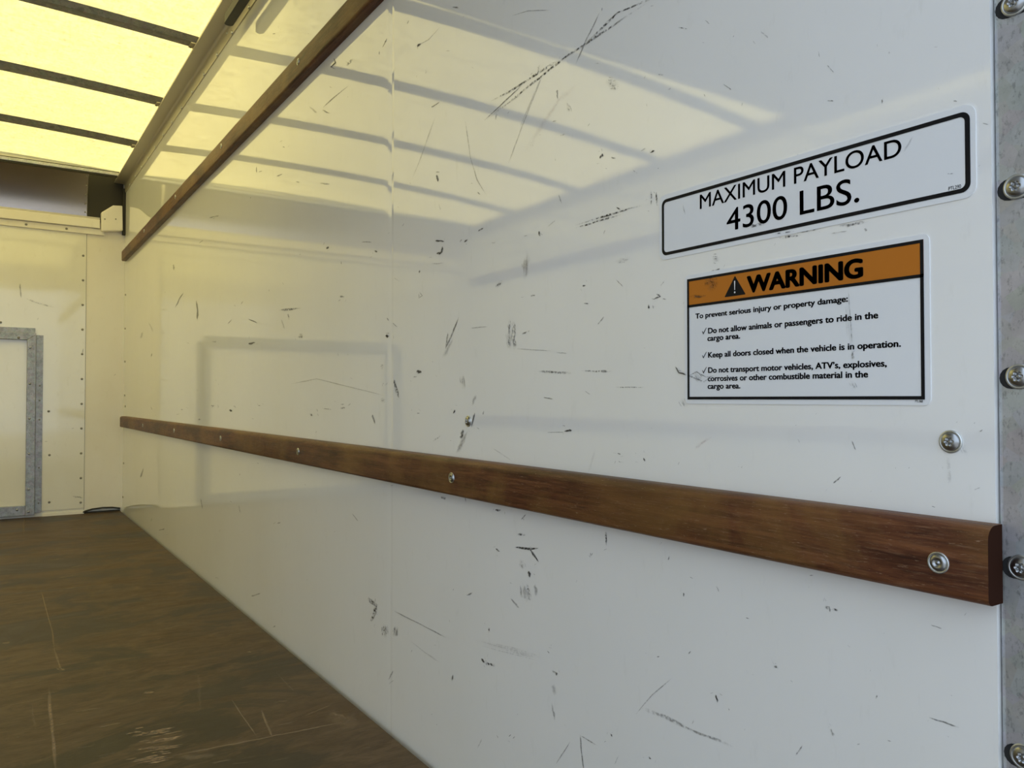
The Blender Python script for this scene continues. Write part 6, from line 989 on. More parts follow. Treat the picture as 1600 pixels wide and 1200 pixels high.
 ('d',0.48,[[1.286,0.6562,1.2855,0.657],[1.2786,0.655,1.2781,0.6557]]),
 ('d',0.89,[[1.6502,0.3329,1.649,0.3319],[1.6573,0.3309,1.6563,0.3301]]),
 ('k',0.31,[[1.6395,0.7244,1.6377,0.7245],[1.6386,0.7201,1.6337,0.7203],[1.6338,0.716,1.6323,0.716]]),
 ('k',0.75,[[1.6219,0.9228,1.6186,0.9224],[1.6216,0.9171,1.6177,0.9167]]),
 ('k',0.68,[[2.4298,0.3985,2.4253,0.3987],[2.4313,0.3926,2.4255,0.3929]]),
 ('k',0.72,[[0.9534,0.3547,0.9536,0.3543],[0.9583,0.3546,0.9586,0.3538]]),
 ('k',0.74,[[0.9719,0.4798,0.9712,0.4795],[0.9745,0.4783,0.9739,0.478]]),
 ('k',0.48,[[1.0699,1.1548,1.0694,1.155],[1.0634,1.1501,1.0628,1.1504]]),
 ('k',0.73,[[0.3064,0.6049,0.3061,0.6048],[0.3069,0.604,0.3065,0.6039]]),
 ('k',0.51,[[0.9225,0.8566,0.9227,0.857],[0.9177,0.8562,0.9184,0.8576],[0.9133,0.8567,0.9135,0.8571]]),
 ('d',0.64,[[1.5861,0.7195,1.5839,0.7205],[1.5779,0.7165,1.5757,0.7175]]),
 ('k',0.35,[[0.7886,0.4769,0.7895,0.4765],[0.7893,0.4789,0.7921,0.4776],[0.7913,0.4803,0.793,0.4795],[0.7921,0.4823,0.795,0.4809],[0.7947,0.4834,0.7953,0.4832]]),
 ('k',0.48,[[3.637,1.087,3.6316,1.0849],[3.66,1.0862,3.6538,1.0838]]),
 ('d',0.63,[[1.6384,0.8797,1.6383,0.879],[1.6498,0.8813,1.6497,0.8803]]),
 ('d',0.95,[[3.004,1.1891,3.0091,1.1913],[2.9818,1.1885,2.9914,1.1927],[2.9615,1.1885,2.9718,1.1931],[2.9414,1.1887,2.9533,1.1939],[2.9244,1.19,2.9303,1.1927]]),
 ('k',0.69,[[0.3406,0.5357,0.3404,0.536],[0.3391,0.5352,0.3389,0.5361],[0.3376,0.5352,0.3375,0.5355]]),
]
STICKER_MARKS = [
 ('k',1.00,[[0.6244,0.6588,0.6231,0.6594],[0.6223,0.6551,0.6199,0.6562],[0.6191,0.6514,0.6176,0.6529],[0.6131,0.6502,0.6121,0.6522],[0.6077,0.649,0.6073,0.6498]]),
 ('k',0.48,[[0.6092,0.6492,0.6098,0.6493],[0.6088,0.6514,0.6094,0.6514]]),
 ('k',0.48,[[0.6201,0.6537,0.6202,0.6541],[0.6172,0.6537,0.6176,0.6552],[0.6145,0.6545,0.6146,0.6548]]),
 ('d',0.96,[[0.6077,0.649,0.6074,0.6495],[0.6004,0.6464,0.5994,0.6483],[0.593,0.6441,0.5923,0.6455],[0.5815,0.6407,0.5819,0.6424],[0.5725,0.6468,0.5729,0.6473]]),
 ('k',0.36,[[0.5978,0.6488,0.5976,0.6485],[0.6002,0.6483,0.5998,0.6477],[0.6024,0.6474,0.6022,0.6471]]),
 ('k',0.36,[[0.588,0.6447,0.5875,0.6448],[0.5875,0.6427,0.5864,0.643],[0.5862,0.641,0.5855,0.6412]]),
 ('k',0.69,[[0.6055,0.6476,0.6057,0.648],[0.5926,0.6517,0.5925,0.6531],[0.5792,0.6459,0.5788,0.6471],[0.5674,0.6473,0.5675,0.6478]]),
 ('s',0.25,[[0.5801,0.75,0.5731,0.7517],[0.5829,0.7462,0.5699,0.7493],[0.5779,0.7442,0.5637,0.7476],[0.5771,0.7412,0.5603,0.7453],[0.5762,0.7382,0.5649,0.741],[0.5705,0.7365,0.5647,0.7379]]),
 ('d',0.72,[[0.5655,0.7479,0.565,0.748],[0.5652,0.746,0.563,0.7465],[0.5639,0.7444,0.5625,0.7448],[0.5631,0.7427,0.5623,0.7429]]),
 ('d',0.72,[[0.5683,0.7477,0.5678,0.7478],[0.568,0.7453,0.5667,0.7456],[0.5667,0.7431,0.5659,0.7432]]),
 ('d',0.72,[[0.5709,0.7504,0.5701,0.7507],[0.5694,0.7483,0.5681,0.7487],[0.5679,0.7461,0.5668,0.7465],[0.5667,0.7439,0.5655,0.7443],[0.5658,0.7417,0.5641,0.7422],[0.5639,0.7397,0.5631,0.7399]]),
 ('d',0.72,[[0.5733,0.7508,0.5725,0.751],[0.5729,0.7484,0.5711,0.7489],[0.5712,0.7465,0.5696,0.7469],[0.57,0.7444,0.5684,0.7448],[0.5688,0.7422,0.567,0.7427],[0.5672,0.7402,0.5664,0.7405]]),
 ('d',0.72,[[0.5719,0.745,0.5713,0.7451],[0.5714,0.7426,0.5696,0.7431],[0.5699,0.7406,0.5691,0.7408]]),
 ('d',0.72,[[0.5755,0.7492,0.5747,0.7494],[0.5754,0.7474,0.5737,0.7477],[0.5746,0.7457,0.5725,0.7461],[0.5735,0.744,0.5721,0.7443],[0.5719,0.7425,0.5713,0.7426]]),
 ('d',0.72,[[0.578,0.7493,0.5774,0.7494],[0.5779,0.7472,0.5759,0.7476],[0.5768,0.7453,0.5745,0.7458],[0.5756,0.7435,0.5736,0.7439],[0.5741,0.7417,0.5736,0.7418]]),
 ('d',0.72,[[0.581,0.7477,0.5803,0.7479],[0.58,0.7457,0.5786,0.7461],[0.5784,0.7438,0.5769,0.7443],[0.5773,0.7419,0.5758,0.7423],[0.576,0.74,0.5754,0.7402]]),
 ('d',0.72,[[0.5813,0.7456,0.5807,0.7458],[0.5796,0.7432,0.5784,0.7436],[0.5776,0.7409,0.577,0.7411]]),
 ('s',0.18,[[0.5837,0.75,0.5827,0.7522],[0.5795,0.7448,0.5758,0.7531],[0.574,0.7426,0.5691,0.7535],[0.5682,0.7412,0.5651,0.7482],[0.5608,0.7437,0.5595,0.7466]]),
 ('d',0.52,[[0.5783,0.7547,0.5781,0.7552],[0.5744,0.7528,0.5737,0.7544],[0.5703,0.7514,0.5698,0.7527],[0.5663,0.7502,0.5656,0.7518],[0.562,0.7494,0.5619,0.7498]]),
 ('d',0.52,[[0.5806,0.755,0.5804,0.7556],[0.5767,0.7532,0.5761,0.7546],[0.5726,0.752,0.572,0.7532],[0.5688,0.7501,0.5681,0.7515],[0.5647,0.7489,0.5641,0.7502],[0.5606,0.7478,0.5603,0.7483]]),
 ('d',0.52,[[0.578,0.7533,0.5779,0.7536],[0.5745,0.7513,0.574,0.7525],[0.5707,0.7501,0.5702,0.7513],[0.5669,0.7488,0.5665,0.7499],[0.5631,0.748,0.5629,0.7484]]),
 ('d',0.52,[[0.5828,0.7519,0.5826,0.7524],[0.5796,0.7498,0.5789,0.7513],[0.576,0.7488,0.5755,0.7498],[0.5725,0.7475,0.5721,0.7484],[0.5691,0.746,0.5686,0.7473],[0.5655,0.7452,0.5653,0.7457]]),
 ('d',0.52,[[0.573,0.7479,0.5729,0.7483],[0.5705,0.7467,0.5701,0.7478],[0.5678,0.746,0.5674,0.7473],[0.5651,0.7455,0.5649,0.746]]),
 ('d',0.52,[[0.5837,0.7494,0.5834,0.7499],[0.5801,0.7474,0.5795,0.7487],[0.5763,0.7462,0.5757,0.7474],[0.5725,0.7449,0.5721,0.7457],[0.5688,0.7435,0.5683,0.7444],[0.5651,0.742,0.5649,0.7426]]),
 ('d',0.52,[[0.5843,0.7482,0.584,0.7487],[0.5817,0.7473,0.5812,0.7481],[0.5792,0.7461,0.5787,0.7472],[0.5769,0.7447,0.5763,0.746],[0.5744,0.7438,0.5736,0.7453],[0.5717,0.7432,0.5714,0.7438]]),
 ('d',0.52,[[0.5823,0.746,0.5821,0.7464],[0.5789,0.7437,0.5782,0.7452],[0.5749,0.7429,0.5745,0.7438],[0.5713,0.7413,0.5707,0.7424],[0.5676,0.7397,0.5669,0.7411],[0.5639,0.7385,0.5637,0.7388]]),
 ('d',0.96,[[0.6032,0.7342,0.6032,0.735],[0.5979,0.7332,0.5982,0.7367],[0.5926,0.7326,0.593,0.7367],[0.5875,0.732,0.5878,0.7357],[0.5825,0.7327,0.5827,0.7349],[0.5775,0.7334,0.5776,0.7343]]),
 ('k',0.36,[[0.6108,0.7303,0.61,0.7301],[0.6121,0.7275,0.6115,0.7272]]),
 ('k',0.36,[[0.5828,0.7354,0.5823,0.7351],[0.5835,0.734,0.583,0.7338]]),
 ('d',0.72,[[0.5227,0.7974,0.523,0.7992],[0.5182,0.7952,0.5189,0.8006],[0.514,0.7954,0.5144,0.7983],[0.5098,0.7956,0.5103,0.7991],[0.5056,0.7952,0.5061,0.7988],[0.5016,0.7956,0.5018,0.7975]]),
 ('s',0.44,[[0.3603,0.8298,0.3608,0.8303],[0.3578,0.8326,0.3594,0.8339],[0.3552,0.8353,0.3572,0.837],[0.3536,0.8387,0.3551,0.84],[0.3517,0.8419,0.3523,0.8425]]),
 ('s',0.07,[[0.4172,0.7214,0.4149,0.7214],[0.4153,0.7121,0.4118,0.7121],[0.4159,0.7027,0.4107,0.7028],[0.413,0.6935,0.4094,0.6936],[0.4133,0.6829,0.4068,0.683],[0.4117,0.6723,0.4069,0.6725],[0.4088,0.6619,0.4069,0.662]]),
 ('s',0.21,[[0.4131,0.7188,0.4128,0.7188],[0.4125,0.7106,0.4116,0.7106],[0.4117,0.7024,0.4107,0.7024],[0.4108,0.6942,0.4099,0.6942],[0.4095,0.686,0.4093,0.686]]),
 ('s',0.21,[[0.4115,0.7024,0.4112,0.7024],[0.4109,0.6944,0.4102,0.6944],[0.41,0.6864,0.4088,0.6865],[0.4088,0.6785,0.4081,0.6785],[0.4077,0.6706,0.4074,0.6706]]),
 ('s',0.21,[[0.413,0.7012,0.4128,0.7012],[0.4132,0.6971,0.4121,0.6972],[0.4126,0.6931,0.4118,0.6931],[0.4121,0.689,0.4114,0.6891],[0.4115,0.685,0.4111,0.685]]),
 ('s',0.21,[[0.413,0.6951,0.4127,0.6951],[0.4125,0.6889,0.4119,0.6889],[0.4118,0.6828,0.411,0.6828],[0.4112,0.6766,0.4105,0.6766],[0.4106,0.6705,0.4099,0.6705],[0.4097,0.6644,0.4093,0.6644]]),
 ('s',0.21,[[0.4157,0.7088,0.4154,0.7088],[0.415,0.7001,0.4139,0.7001],[0.4141,0.6914,0.413,0.6915],[0.4127,0.6828,0.4118,0.6829],[0.4114,0.6742,0.411,0.6743]]),
 ('s',0.21,[[0.4157,0.6982,0.4154,0.6982],[0.4153,0.6925,0.4142,0.6925],[0.4147,0.6867,0.4137,0.6867],[0.4139,0.6809,0.4133,0.6809],[0.4131,0.6752,0.4129,0.6752]]),
 ('k',0.50,[[0.4123,0.7222,0.4121,0.7222],[0.412,0.714,0.4112,0.714],[0.4117,0.7059,0.4109,0.7058],[0.4111,0.6977,0.41,0.6977],[0.4104,0.6896,0.4096,0.6895],[0.4101,0.6814,0.4089,0.6814],[0.4092,0.6733,0.4088,0.6733]]),
 ('d',0.80,[[0.4081,0.6676,0.4074,0.6675],[0.4099,0.6658,0.4061,0.6654],[0.4095,0.6638,0.4075,0.6636],[0.41,0.6619,0.4073,0.6617],[0.4097,0.66,0.4062,0.6596],[0.4091,0.658,0.4081,0.6579]]),
 ('s',0.09,[[0.4118,0.6385,0.4092,0.6394],[0.4139,0.6353,0.4055,0.6382],[0.4102,0.6341,0.4049,0.636],[0.4106,0.6315,0.4035,0.634],[0.408,0.63,0.406,0.6307]]),
 ('d',0.26,[[0.4064,0.6374,0.4061,0.6375],[0.4054,0.6352,0.4051,0.6353]]),
 ('d',0.26,[[0.4071,0.6388,0.4067,0.6389],[0.4069,0.6373,0.4058,0.6377],[0.4062,0.6359,0.4053,0.6363],[0.4058,0.6345,0.4046,0.635],[0.4051,0.6332,0.404,0.6337],[0.404,0.6321,0.4036,0.6323]]),
 ('d',0.26,[[0.4078,0.6359,0.4073,0.636],[0.4074,0.6343,0.4063,0.6347],[0.4065,0.6329,0.4059,0.6332],[0.4057,0.6315,0.4054,0.6317]]),
 ('d',0.26,[[0.4083,0.6353,0.408,0.6355],[0.4078,0.6335,0.4067,0.6339],[0.4069,0.6318,0.4065,0.6319]]),
 ('d',0.26,[[0.4099,0.6372,0.4095,0.6374],[0.4095,0.6355,0.4083,0.636],[0.4085,0.6341,0.4082,0.6342]]),
 ('d',0.26,[[0.4123,0.638,0.412,0.6381],[0.4117,0.6363,0.411,0.6366],[0.4112,0.6346,0.41,0.6351],[0.4103,0.6331,0.4094,0.6335],[0.4094,0.6316,0.409,0.6317]]),
 ('d',0.26,[[0.412,0.6347,0.4117,0.6348],[0.4115,0.6331,0.4107,0.6333],[0.411,0.6314,0.4101,0.6317],[0.4103,0.6299,0.4099,0.63]]),
 ('d',0.80,[[0.4956,0.7849,0.4957,0.7853],[0.4871,0.7836,0.4873,0.7852],[0.4788,0.7831,0.479,0.7844],[0.4707,0.7827,0.4709,0.7839],[0.4628,0.7829,0.4629,0.7835]]),
 ('k',0.44,[[0.429,0.7737,0.429,0.7741],[0.4257,0.7732,0.4259,0.7746],[0.4225,0.7732,0.4226,0.7742],[0.4193,0.7733,0.4195,0.7743],[0.4161,0.7729,0.4163,0.7741],[0.413,0.7734,0.4131,0.7738]]),
 ('s',0.14,[[0.5977,0.6529,0.5951,0.6547],[0.5981,0.649,0.5903,0.6543],[0.5967,0.6463,0.5889,0.6516],[0.5937,0.6448,0.5877,0.6488],[0.5899,0.6437,0.5834,0.6482],[0.5875,0.6418,0.5849,0.6436]]),
 ('d',0.39,[[0.5898,0.6512,0.5894,0.6514],[0.5889,0.6495,0.5876,0.6502],[0.5872,0.6482,0.5862,0.6488],[0.586,0.6465,0.5848,0.6473],[0.5839,0.6455,0.5836,0.6457]]),
 ('d',0.39,[[0.5936,0.6542,0.5931,0.6546],[0.5917,0.6519,0.5905,0.6528],[0.5895,0.6498,0.588,0.6509],[0.5867,0.6482,0.5855,0.649],[0.5839,0.6466,0.5835,0.6469]]),
 ('d',0.39,[[0.593,0.6505,0.5925,0.6508],[0.5916,0.6483,0.5905,0.6492],[0.5893,0.6469,0.5883,0.6476],[0.5871,0.6453,0.5862,0.646],[0.5848,0.6439,0.5844,0.6442]]),
 ('d',0.39,[[0.5966,0.6532,0.5963,0.6535],[0.5954,0.6514,0.5944,0.6521],[0.5934,0.6501,0.5925,0.6507],[0.5919,0.6485,0.591,0.6491],[0.5897,0.6473,0.5894,0.6475]]),
 ('d',0.39,[[0.5954,0.6497,0.5949,0.65],[0.594,0.648,0.5928,0.6489],[0.5922,0.6467,0.5909,0.6477],[0.5907,0.6452,0.5894,0.6461],[0.5885,0.6442,0.5876,0.6448],[0.5868,0.6429,0.5862,0.6432]]),
 ('d',0.39,[[0.5991,0.6512,0.5986,0.6516],[0.5967,0.6494,0.5959,0.65],[0.5949,0.6473,0.5937,0.6481],[0.5927,0.6454,0.5915,0.6463],[0.5907,0.6434,0.5893,0.6444],[0.5881,0.6418,0.5876,0.6422]]),
 ('d',0.39,[[0.6003,0.6492,0.6,0.6494],[0.5987,0.6472,0.5971,0.6482],[0.5964,0.6456,0.5956,0.6461],[0.5943,0.644,0.5934,0.6446],[0.5923,0.6423,0.5911,0.643],[0.5902,0.6407,0.5897,0.641]]),
 ('d',0.80,[[0.3254,0.8037,0.3254,0.804],[0.3239,0.8032,0.3239,0.804],[0.3224,0.8029,0.3224,0.8035],[0.3209,0.8027,0.3209,0.8034],[0.3194,0.8027,0.3194,0.803]]),
 ('k',0.38,[[0.6123,0.8383,0.6117,0.8382],[0.6119,0.8352,0.6102,0.8352],[0.6112,0.8322,0.6095,0.8322],[0.61,0.8292,0.6084,0.8291],[0.6084,0.8261,0.6078,0.8261]]),
]
FLOOR_MARKS = [
 ('t',0.45,[[-0.4844,3.0135,-0.4824,3.0154],[-0.4868,2.8145,-0.4825,2.8183],[-0.4868,2.6415,-0.4823,2.6448],[-0.4867,2.4539,-0.4829,2.4551],[-0.4919,2.3568,-0.485,2.3553],[-0.4929,2.265,-0.4908,2.2645]]),
 ('t',0.45,[[-0.493,2.2654,-0.4913,2.267],[-0.4943,2.203,-0.4877,2.2091],[-0.493,2.1474,-0.4872,2.1503],[-0.493,2.1044,-0.4871,2.1047],[-0.4924,2.0617,-0.4909,2.0617]]),
 ('t',0.60,[[-0.5209,1.9719,-0.5191,1.9712],[-0.5275,1.8989,-0.5194,1.8961],[-0.5305,1.8301,-0.5227,1.8274],[-0.5313,1.7564,-0.5238,1.7539],[-0.5327,1.6886,-0.5275,1.6867],[-0.5353,1.6314,-0.5283,1.6287],[-0.5376,1.5778,-0.5311,1.5753],[-0.5358,1.5261,-0.534,1.5254]]),
 ('t',0.60,[[-0.4996,2.0984,-0.4989,2.1051],[-0.4966,2.088,-0.4948,2.1064],[-0.4928,2.0869,-0.4915,2.0993],[-0.4895,2.0798,-0.4877,2.0975],[-0.4864,2.0719,-0.484,2.0944],[-0.4816,2.079,-0.4811,2.0841]]),
 ('t',0.40,[[-0.2107,1.6955,-0.2091,1.6969],[-0.2137,1.6442,-0.2097,1.6478],[-0.2157,1.5963,-0.2123,1.5993],[-0.2171,1.5511,-0.214,1.5538],[-0.2188,1.5092,-0.2142,1.5132],[-0.2182,1.471,-0.217,1.472]]),
 ('t',0.55,[[-0.1748,1.5993,-0.1735,1.5997],[-0.1832,1.5604,-0.177,1.5624],[-0.1884,1.524,-0.1826,1.5262],[-0.1937,1.4825,-0.1877,1.4849],[-0.1973,1.4437,-0.1961,1.4441]]),
 ('t',0.50,[[-0.3674,1.4762,-0.3671,1.4791],[-0.3533,1.4718,-0.3523,1.4796],[-0.3386,1.471,-0.3378,1.4773],[-0.324,1.4679,-0.3229,1.476],[-0.3092,1.4661,-0.3081,1.4733],[-0.2937,1.4673,-0.293,1.4719],[-0.2786,1.4651,-0.2777,1.4701],[-0.2636,1.4603,-0.2621,1.4688],[-0.2478,1.4595,-0.2464,1.467],[-0.2317,1.4592,-0.2302,1.4668],[-0.2158,1.4567,-0.2145,1.4631],[-0.1992,1.4567,-0.1981,1.4618],[-0.1831,1.4541,-0.1813,1.462],[-0.1664,1.453,-0.1652,1.458],[-0.1489,1.4508,-0.1474,1.4567],[-0.1311,1.449,-0.1294,1.4557],[-0.1132,1.447,-0.1111,1.4545],[-0.0948,1.446,-0.0929,1.4523],[-0.076,1.4452,-0.0746,1.4501],[-0.0582,1.4407,-0.0557,1.4486],[-0.039,1.44,-0.037,1.4462],[-0.0189,1.4411,-0.0182,1.4431]]),
 ('t',0.70,[[-0.3555,1.8192,-0.3547,1.8264],[-0.3518,1.817,-0.3502,1.8313],[-0.3485,1.8121,-0.3464,1.8291],[-0.3448,1.8099,-0.3424,1.8297],[-0.3409,1.8096,-0.3386,1.8277],[-0.3361,1.816,-0.3352,1.8231]]),
 ('t',0.50,[[-0.5991,2.3878,-0.5992,2.3962],[-0.5954,2.3801,-0.5959,2.409],[-0.5918,2.378,-0.5922,2.4039],[-0.5883,2.379,-0.5886,2.4042],[-0.5847,2.3814,-0.585,2.4044],[-0.5813,2.3895,-0.5814,2.3997]]),
 ('t',0.60,[[-0.1009,1.9759,-0.0986,1.9845],[-0.0989,1.9663,-0.094,1.9841],[-0.0958,1.9608,-0.0907,1.979],[-0.0896,1.9664,-0.0879,1.9724]]),
 ('t',0.30,[[-0.4558,5.1828,-0.4535,5.1812],[-0.465,4.9421,-0.457,4.9367],[-0.4738,4.7232,-0.466,4.7179],[-0.4814,4.5226,-0.4744,4.5179],[-0.4872,4.3377,-0.4812,4.3337],[-0.4894,4.1652,-0.4873,4.1638]]),
 ('t',0.25,[[-0.0857,1.7964,-0.0844,1.7981],[-0.0863,1.7618,-0.0833,1.7658],[-0.088,1.7269,-0.0842,1.7318],[-0.0883,1.6948,-0.0837,1.7006],[-0.0887,1.6637,-0.0855,1.6676],[-0.0879,1.6348,-0.0868,1.6361]]),
 ('t',0.20,[[-0.2304,1.896,-0.2288,1.8952],[-0.2436,1.8452,-0.2371,1.8421],[-0.2529,1.7957,-0.2464,1.7925],[-0.2636,1.7496,-0.257,1.7464],[-0.27,1.704,-0.2655,1.7018],[-0.2776,1.6615,-0.2755,1.6604]]),
 ('t',0.20,[[-0.5556,1.888,-0.5539,1.8876],[-0.5566,1.8564,-0.5538,1.8558],[-0.557,1.8258,-0.5543,1.8251],[-0.5583,1.7963,-0.5536,1.7952],[-0.5577,1.7673,-0.553,1.7662],[-0.5567,1.7391,-0.5552,1.7388]]),
 ('t',0.30,[[-0.1151,1.5142,-0.1147,1.5165],[-0.102,1.5171,-0.1005,1.5252],[-0.0884,1.5219,-0.087,1.5288],[-0.0741,1.5285,-0.0724,1.5372],[-0.0599,1.5341,-0.0584,1.5419],[-0.0445,1.5445,-0.0439,1.5471]]),
 ('t',0.25,[[-0.0916,1.462,-0.0751,1.4972],[-0.0826,1.4513,-0.0505,1.5187],[-0.0753,1.4376,-0.0501,1.4891],[-0.0804,1.3991,-0.0384,1.4834],[-0.0664,1.3994,-0.0201,1.4904],[-0.0463,1.4113,-0.0322,1.4383]]),
 ('t',0.35,[[-0.0636,1.4957,-0.0591,1.5035],[-0.0657,1.4776,-0.0555,1.4951],[-0.0594,1.474,-0.0509,1.4885],[-0.0607,1.4576,-0.0465,1.4814],[-0.0569,1.4501,-0.0475,1.4656],[-0.0508,1.4462,-0.0458,1.4544]]),
 ('t',0.40,[[-0.0198,2.0374,-0.0177,2.0418],[-0.0198,2.0254,-0.0159,2.0337],[-0.0185,2.0163,-0.012,2.03],[-0.0173,2.0072,-0.0105,2.0212],[-0.0139,2.0025,-0.0125,2.0054]]),
 ('t',0.15,[[0.0201,2.0932,0.0343,2.1215],[-0.0043,2.0111,0.0528,2.1225],[0.0085,2.0029,0.0676,2.1161],[0.02,1.9923,0.0611,2.0694],[0.001,1.9254,0.0647,2.0429],[0.0241,1.9367,0.0471,1.9784]]),
 ('t',0.30,[[-0.3553,1.4577,-0.3537,1.4681],[-0.3431,1.4383,-0.338,1.4686],[-0.3281,1.436,-0.324,1.4588],[-0.3134,1.4313,-0.3093,1.4526],[-0.2968,1.4352,-0.2954,1.442]]),
 ('t',0.67,[[-0.4082,1.5993,-0.4081,1.6013],[-0.4047,1.5976,-0.4043,1.6032],[-0.4012,1.5965,-0.4006,1.6037],[-0.3975,1.5979,-0.3971,1.6023],[-0.3941,1.5948,-0.3933,1.6037],[-0.3901,1.5987,-0.39,1.6003]]),
 ('t',0.91,[[-0.4102,1.4849,-0.4101,1.4869],[-0.4,1.4814,-0.3994,1.4879],[-0.3896,1.4796,-0.3889,1.4868],[-0.379,1.4787,-0.3782,1.4861],[-0.3681,1.4793,-0.3679,1.4819]]),
 ('t',0.95,[[-0.4283,1.4895,-0.4282,1.4911],[-0.4204,1.4868,-0.4202,1.4906],[-0.4125,1.4847,-0.412,1.49],[-0.4043,1.4842,-0.4038,1.49],[-0.3962,1.483,-0.3956,1.4893],[-0.3878,1.4839,-0.3876,1.4857]]),
 ('t',0.93,[[-0.4202,1.4773,-0.42,1.4806],[-0.4144,1.4744,-0.4138,1.4821],[-0.4081,1.4761,-0.4077,1.481],[-0.4022,1.4732,-0.4016,1.4801],[-0.3959,1.4746,-0.3956,1.4777]]),
 ('t',0.86,[[-0.379,1.4927,-0.3789,1.4941],[-0.3756,1.4919,-0.3752,1.4957],[-0.3722,1.4897,-0.3716,1.4958],[-0.3687,1.4899,-0.3681,1.495],[-0.3653,1.4882,-0.3646,1.4948],[-0.3615,1.4899,-0.3613,1.4915]]),
 ('t',0.74,[[-0.3794,1.4999,-0.3791,1.5023],[-0.3753,1.4983,-0.3748,1.504],[-0.3711,1.4988,-0.3707,1.5025],[-0.367,1.4977,-0.3666,1.5015],[-0.3627,1.4988,-0.3624,1.501]]),
 ('t',0.71,[[-0.4102,1.6027,-0.4101,1.6045],[-0.4023,1.5996,-0.4017,1.6067],[-0.394,1.6007,-0.3936,1.6051],[-0.3859,1.599,-0.3852,1.6063],[-0.3775,1.5997,-0.3773,1.6018]]),
 ('t',0.97,[[-0.4132,1.4787,-0.413,1.4815],[-0.4053,1.4749,-0.4047,1.4825],[-0.3972,1.4742,-0.3966,1.48],[-0.3889,1.474,-0.3883,1.4804],[-0.3805,1.4743,-0.3804,1.4761]]),
 ('t',0.90,[[-0.4327,1.5027,-0.4326,1.5039],[-0.4291,1.5023,-0.4289,1.5058],[-0.4257,1.5013,-0.4254,1.5052],[-0.4222,1.5004,-0.4219,1.5044],[-0.4186,1.5005,-0.4182,1.5052],[-0.415,1.5013,-0.4148,1.5026]]),
 ('t',0.77,[[-0.3863,1.5168,-0.3862,1.5186],[-0.379,1.5141,-0.3782,1.5217],[-0.3715,1.5129,-0.3709,1.5178],[-0.364,1.5106,-0.3631,1.5187],[-0.3559,1.5137,-0.3557,1.5157]]),
 ('t',0.98,[[-0.4087,1.6029,-0.4085,1.6049],[-0.4048,1.6019,-0.4044,1.6072],[-0.401,1.6002,-0.4006,1.6057],[-0.3969,1.6021,-0.3966,1.6056],[-0.393,1.6014,-0.3927,1.6046],[-0.389,1.6022,-0.3888,1.6036]]),
 ('t',0.91,[[-0.3677,1.553,-0.3676,1.5542],[-0.3622,1.5494,-0.3616,1.555],[-0.3563,1.5499,-0.3558,1.5544],[-0.3506,1.5475,-0.3499,1.5541],[-0.3446,1.5477,-0.344,1.5533],[-0.3385,1.5488,-0.3383,1.5504]]),
 ('t',0.62,[[-0.3898,1.6001,-0.3896,1.6025],[-0.3812,1.5955,-0.3804,1.6043],[-0.3722,1.595,-0.3714,1.6026],[-0.3633,1.5933,-0.3622,1.6036],[-0.354,1.5937,-0.3532,1.6009],[-0.3444,1.5969,-0.3441,1.5996]]),
 ('t',0.72,[[-0.393,1.5932,-0.3929,1.5946],[-0.3859,1.5906,-0.3856,1.5946],[-0.3787,1.589,-0.378,1.5955],[-0.3714,1.5876,-0.3706,1.5953],[-0.3638,1.5888,-0.3632,1.5945],[-0.3561,1.5896,-0.356,1.591]]),
 ('t',0.87,[[-0.4117,1.5337,-0.4115,1.5364],[-0.4041,1.5318,-0.4035,1.5397],[-0.3962,1.533,-0.3959,1.5373],[-0.3886,1.5307,-0.3881,1.5362],[-0.3806,1.5323,-0.3804,1.5345]]),
 ('t',0.97,[[-0.4099,1.4761,-0.4097,1.4781],[-0.4045,1.4739,-0.404,1.4788],[-0.3988,1.4741,-0.3983,1.4801],[-0.3935,1.4707,-0.3927,1.4792],[-0.3879,1.4699,-0.3871,1.4784],[-0.3818,1.4734,-0.3817,1.4753]]),
 ('t',0.68,[[-0.3932,1.5251,-0.393,1.5272],[-0.3833,1.5229,-0.3827,1.5293],[-0.3733,1.5216,-0.3728,1.5262],[-0.3632,1.5212,-0.3627,1.5257],[-0.3529,1.5207,-0.3527,1.5228]]),
 ('t',0.73,[[-0.394,1.6043,-0.3938,1.6066],[-0.3908,1.6024,-0.39,1.6118],[-0.3875,1.6011,-0.3867,1.6103],[-0.384,1.6027,-0.3834,1.6096],[-0.3805,1.6033,-0.3799,1.6094],[-0.3771,1.6031,-0.3769,1.605]]),
 ('t',0.74,[[-0.4003,1.6339,-0.4001,1.6361],[-0.3962,1.6317,-0.3956,1.6394],[-0.3918,1.6322,-0.3914,1.6378],[-0.3876,1.6315,-0.3869,1.6393],[-0.383,1.6346,-0.3827,1.6372]]),
 ('t',0.69,[[-0.4058,1.518,-0.4056,1.5206],[-0.395,1.5172,-0.3946,1.5223],[-0.3844,1.5144,-0.3838,1.5206],[-0.3736,1.5118,-0.3728,1.5196],[-0.3623,1.514,-0.3621,1.5159]]),
 ('t',0.71,[[-0.3608,1.5784,-0.3606,1.5803],[-0.3541,1.5746,-0.3533,1.5817],[-0.3469,1.5745,-0.3461,1.5813],[-0.3397,1.5747,-0.339,1.5805],[-0.3326,1.5741,-0.3318,1.5803],[-0.3252,1.5756,-0.3249,1.5779]]),
 ('t',0.93,[[-0.3785,1.5122,-0.3784,1.5139],[-0.3712,1.5099,-0.3707,1.5143],[-0.3638,1.5083,-0.3631,1.5141],[-0.3561,1.5082,-0.3555,1.5138],[-0.3485,1.5074,-0.3481,1.5112],[-0.3407,1.5077,-0.3405,1.5097]]),
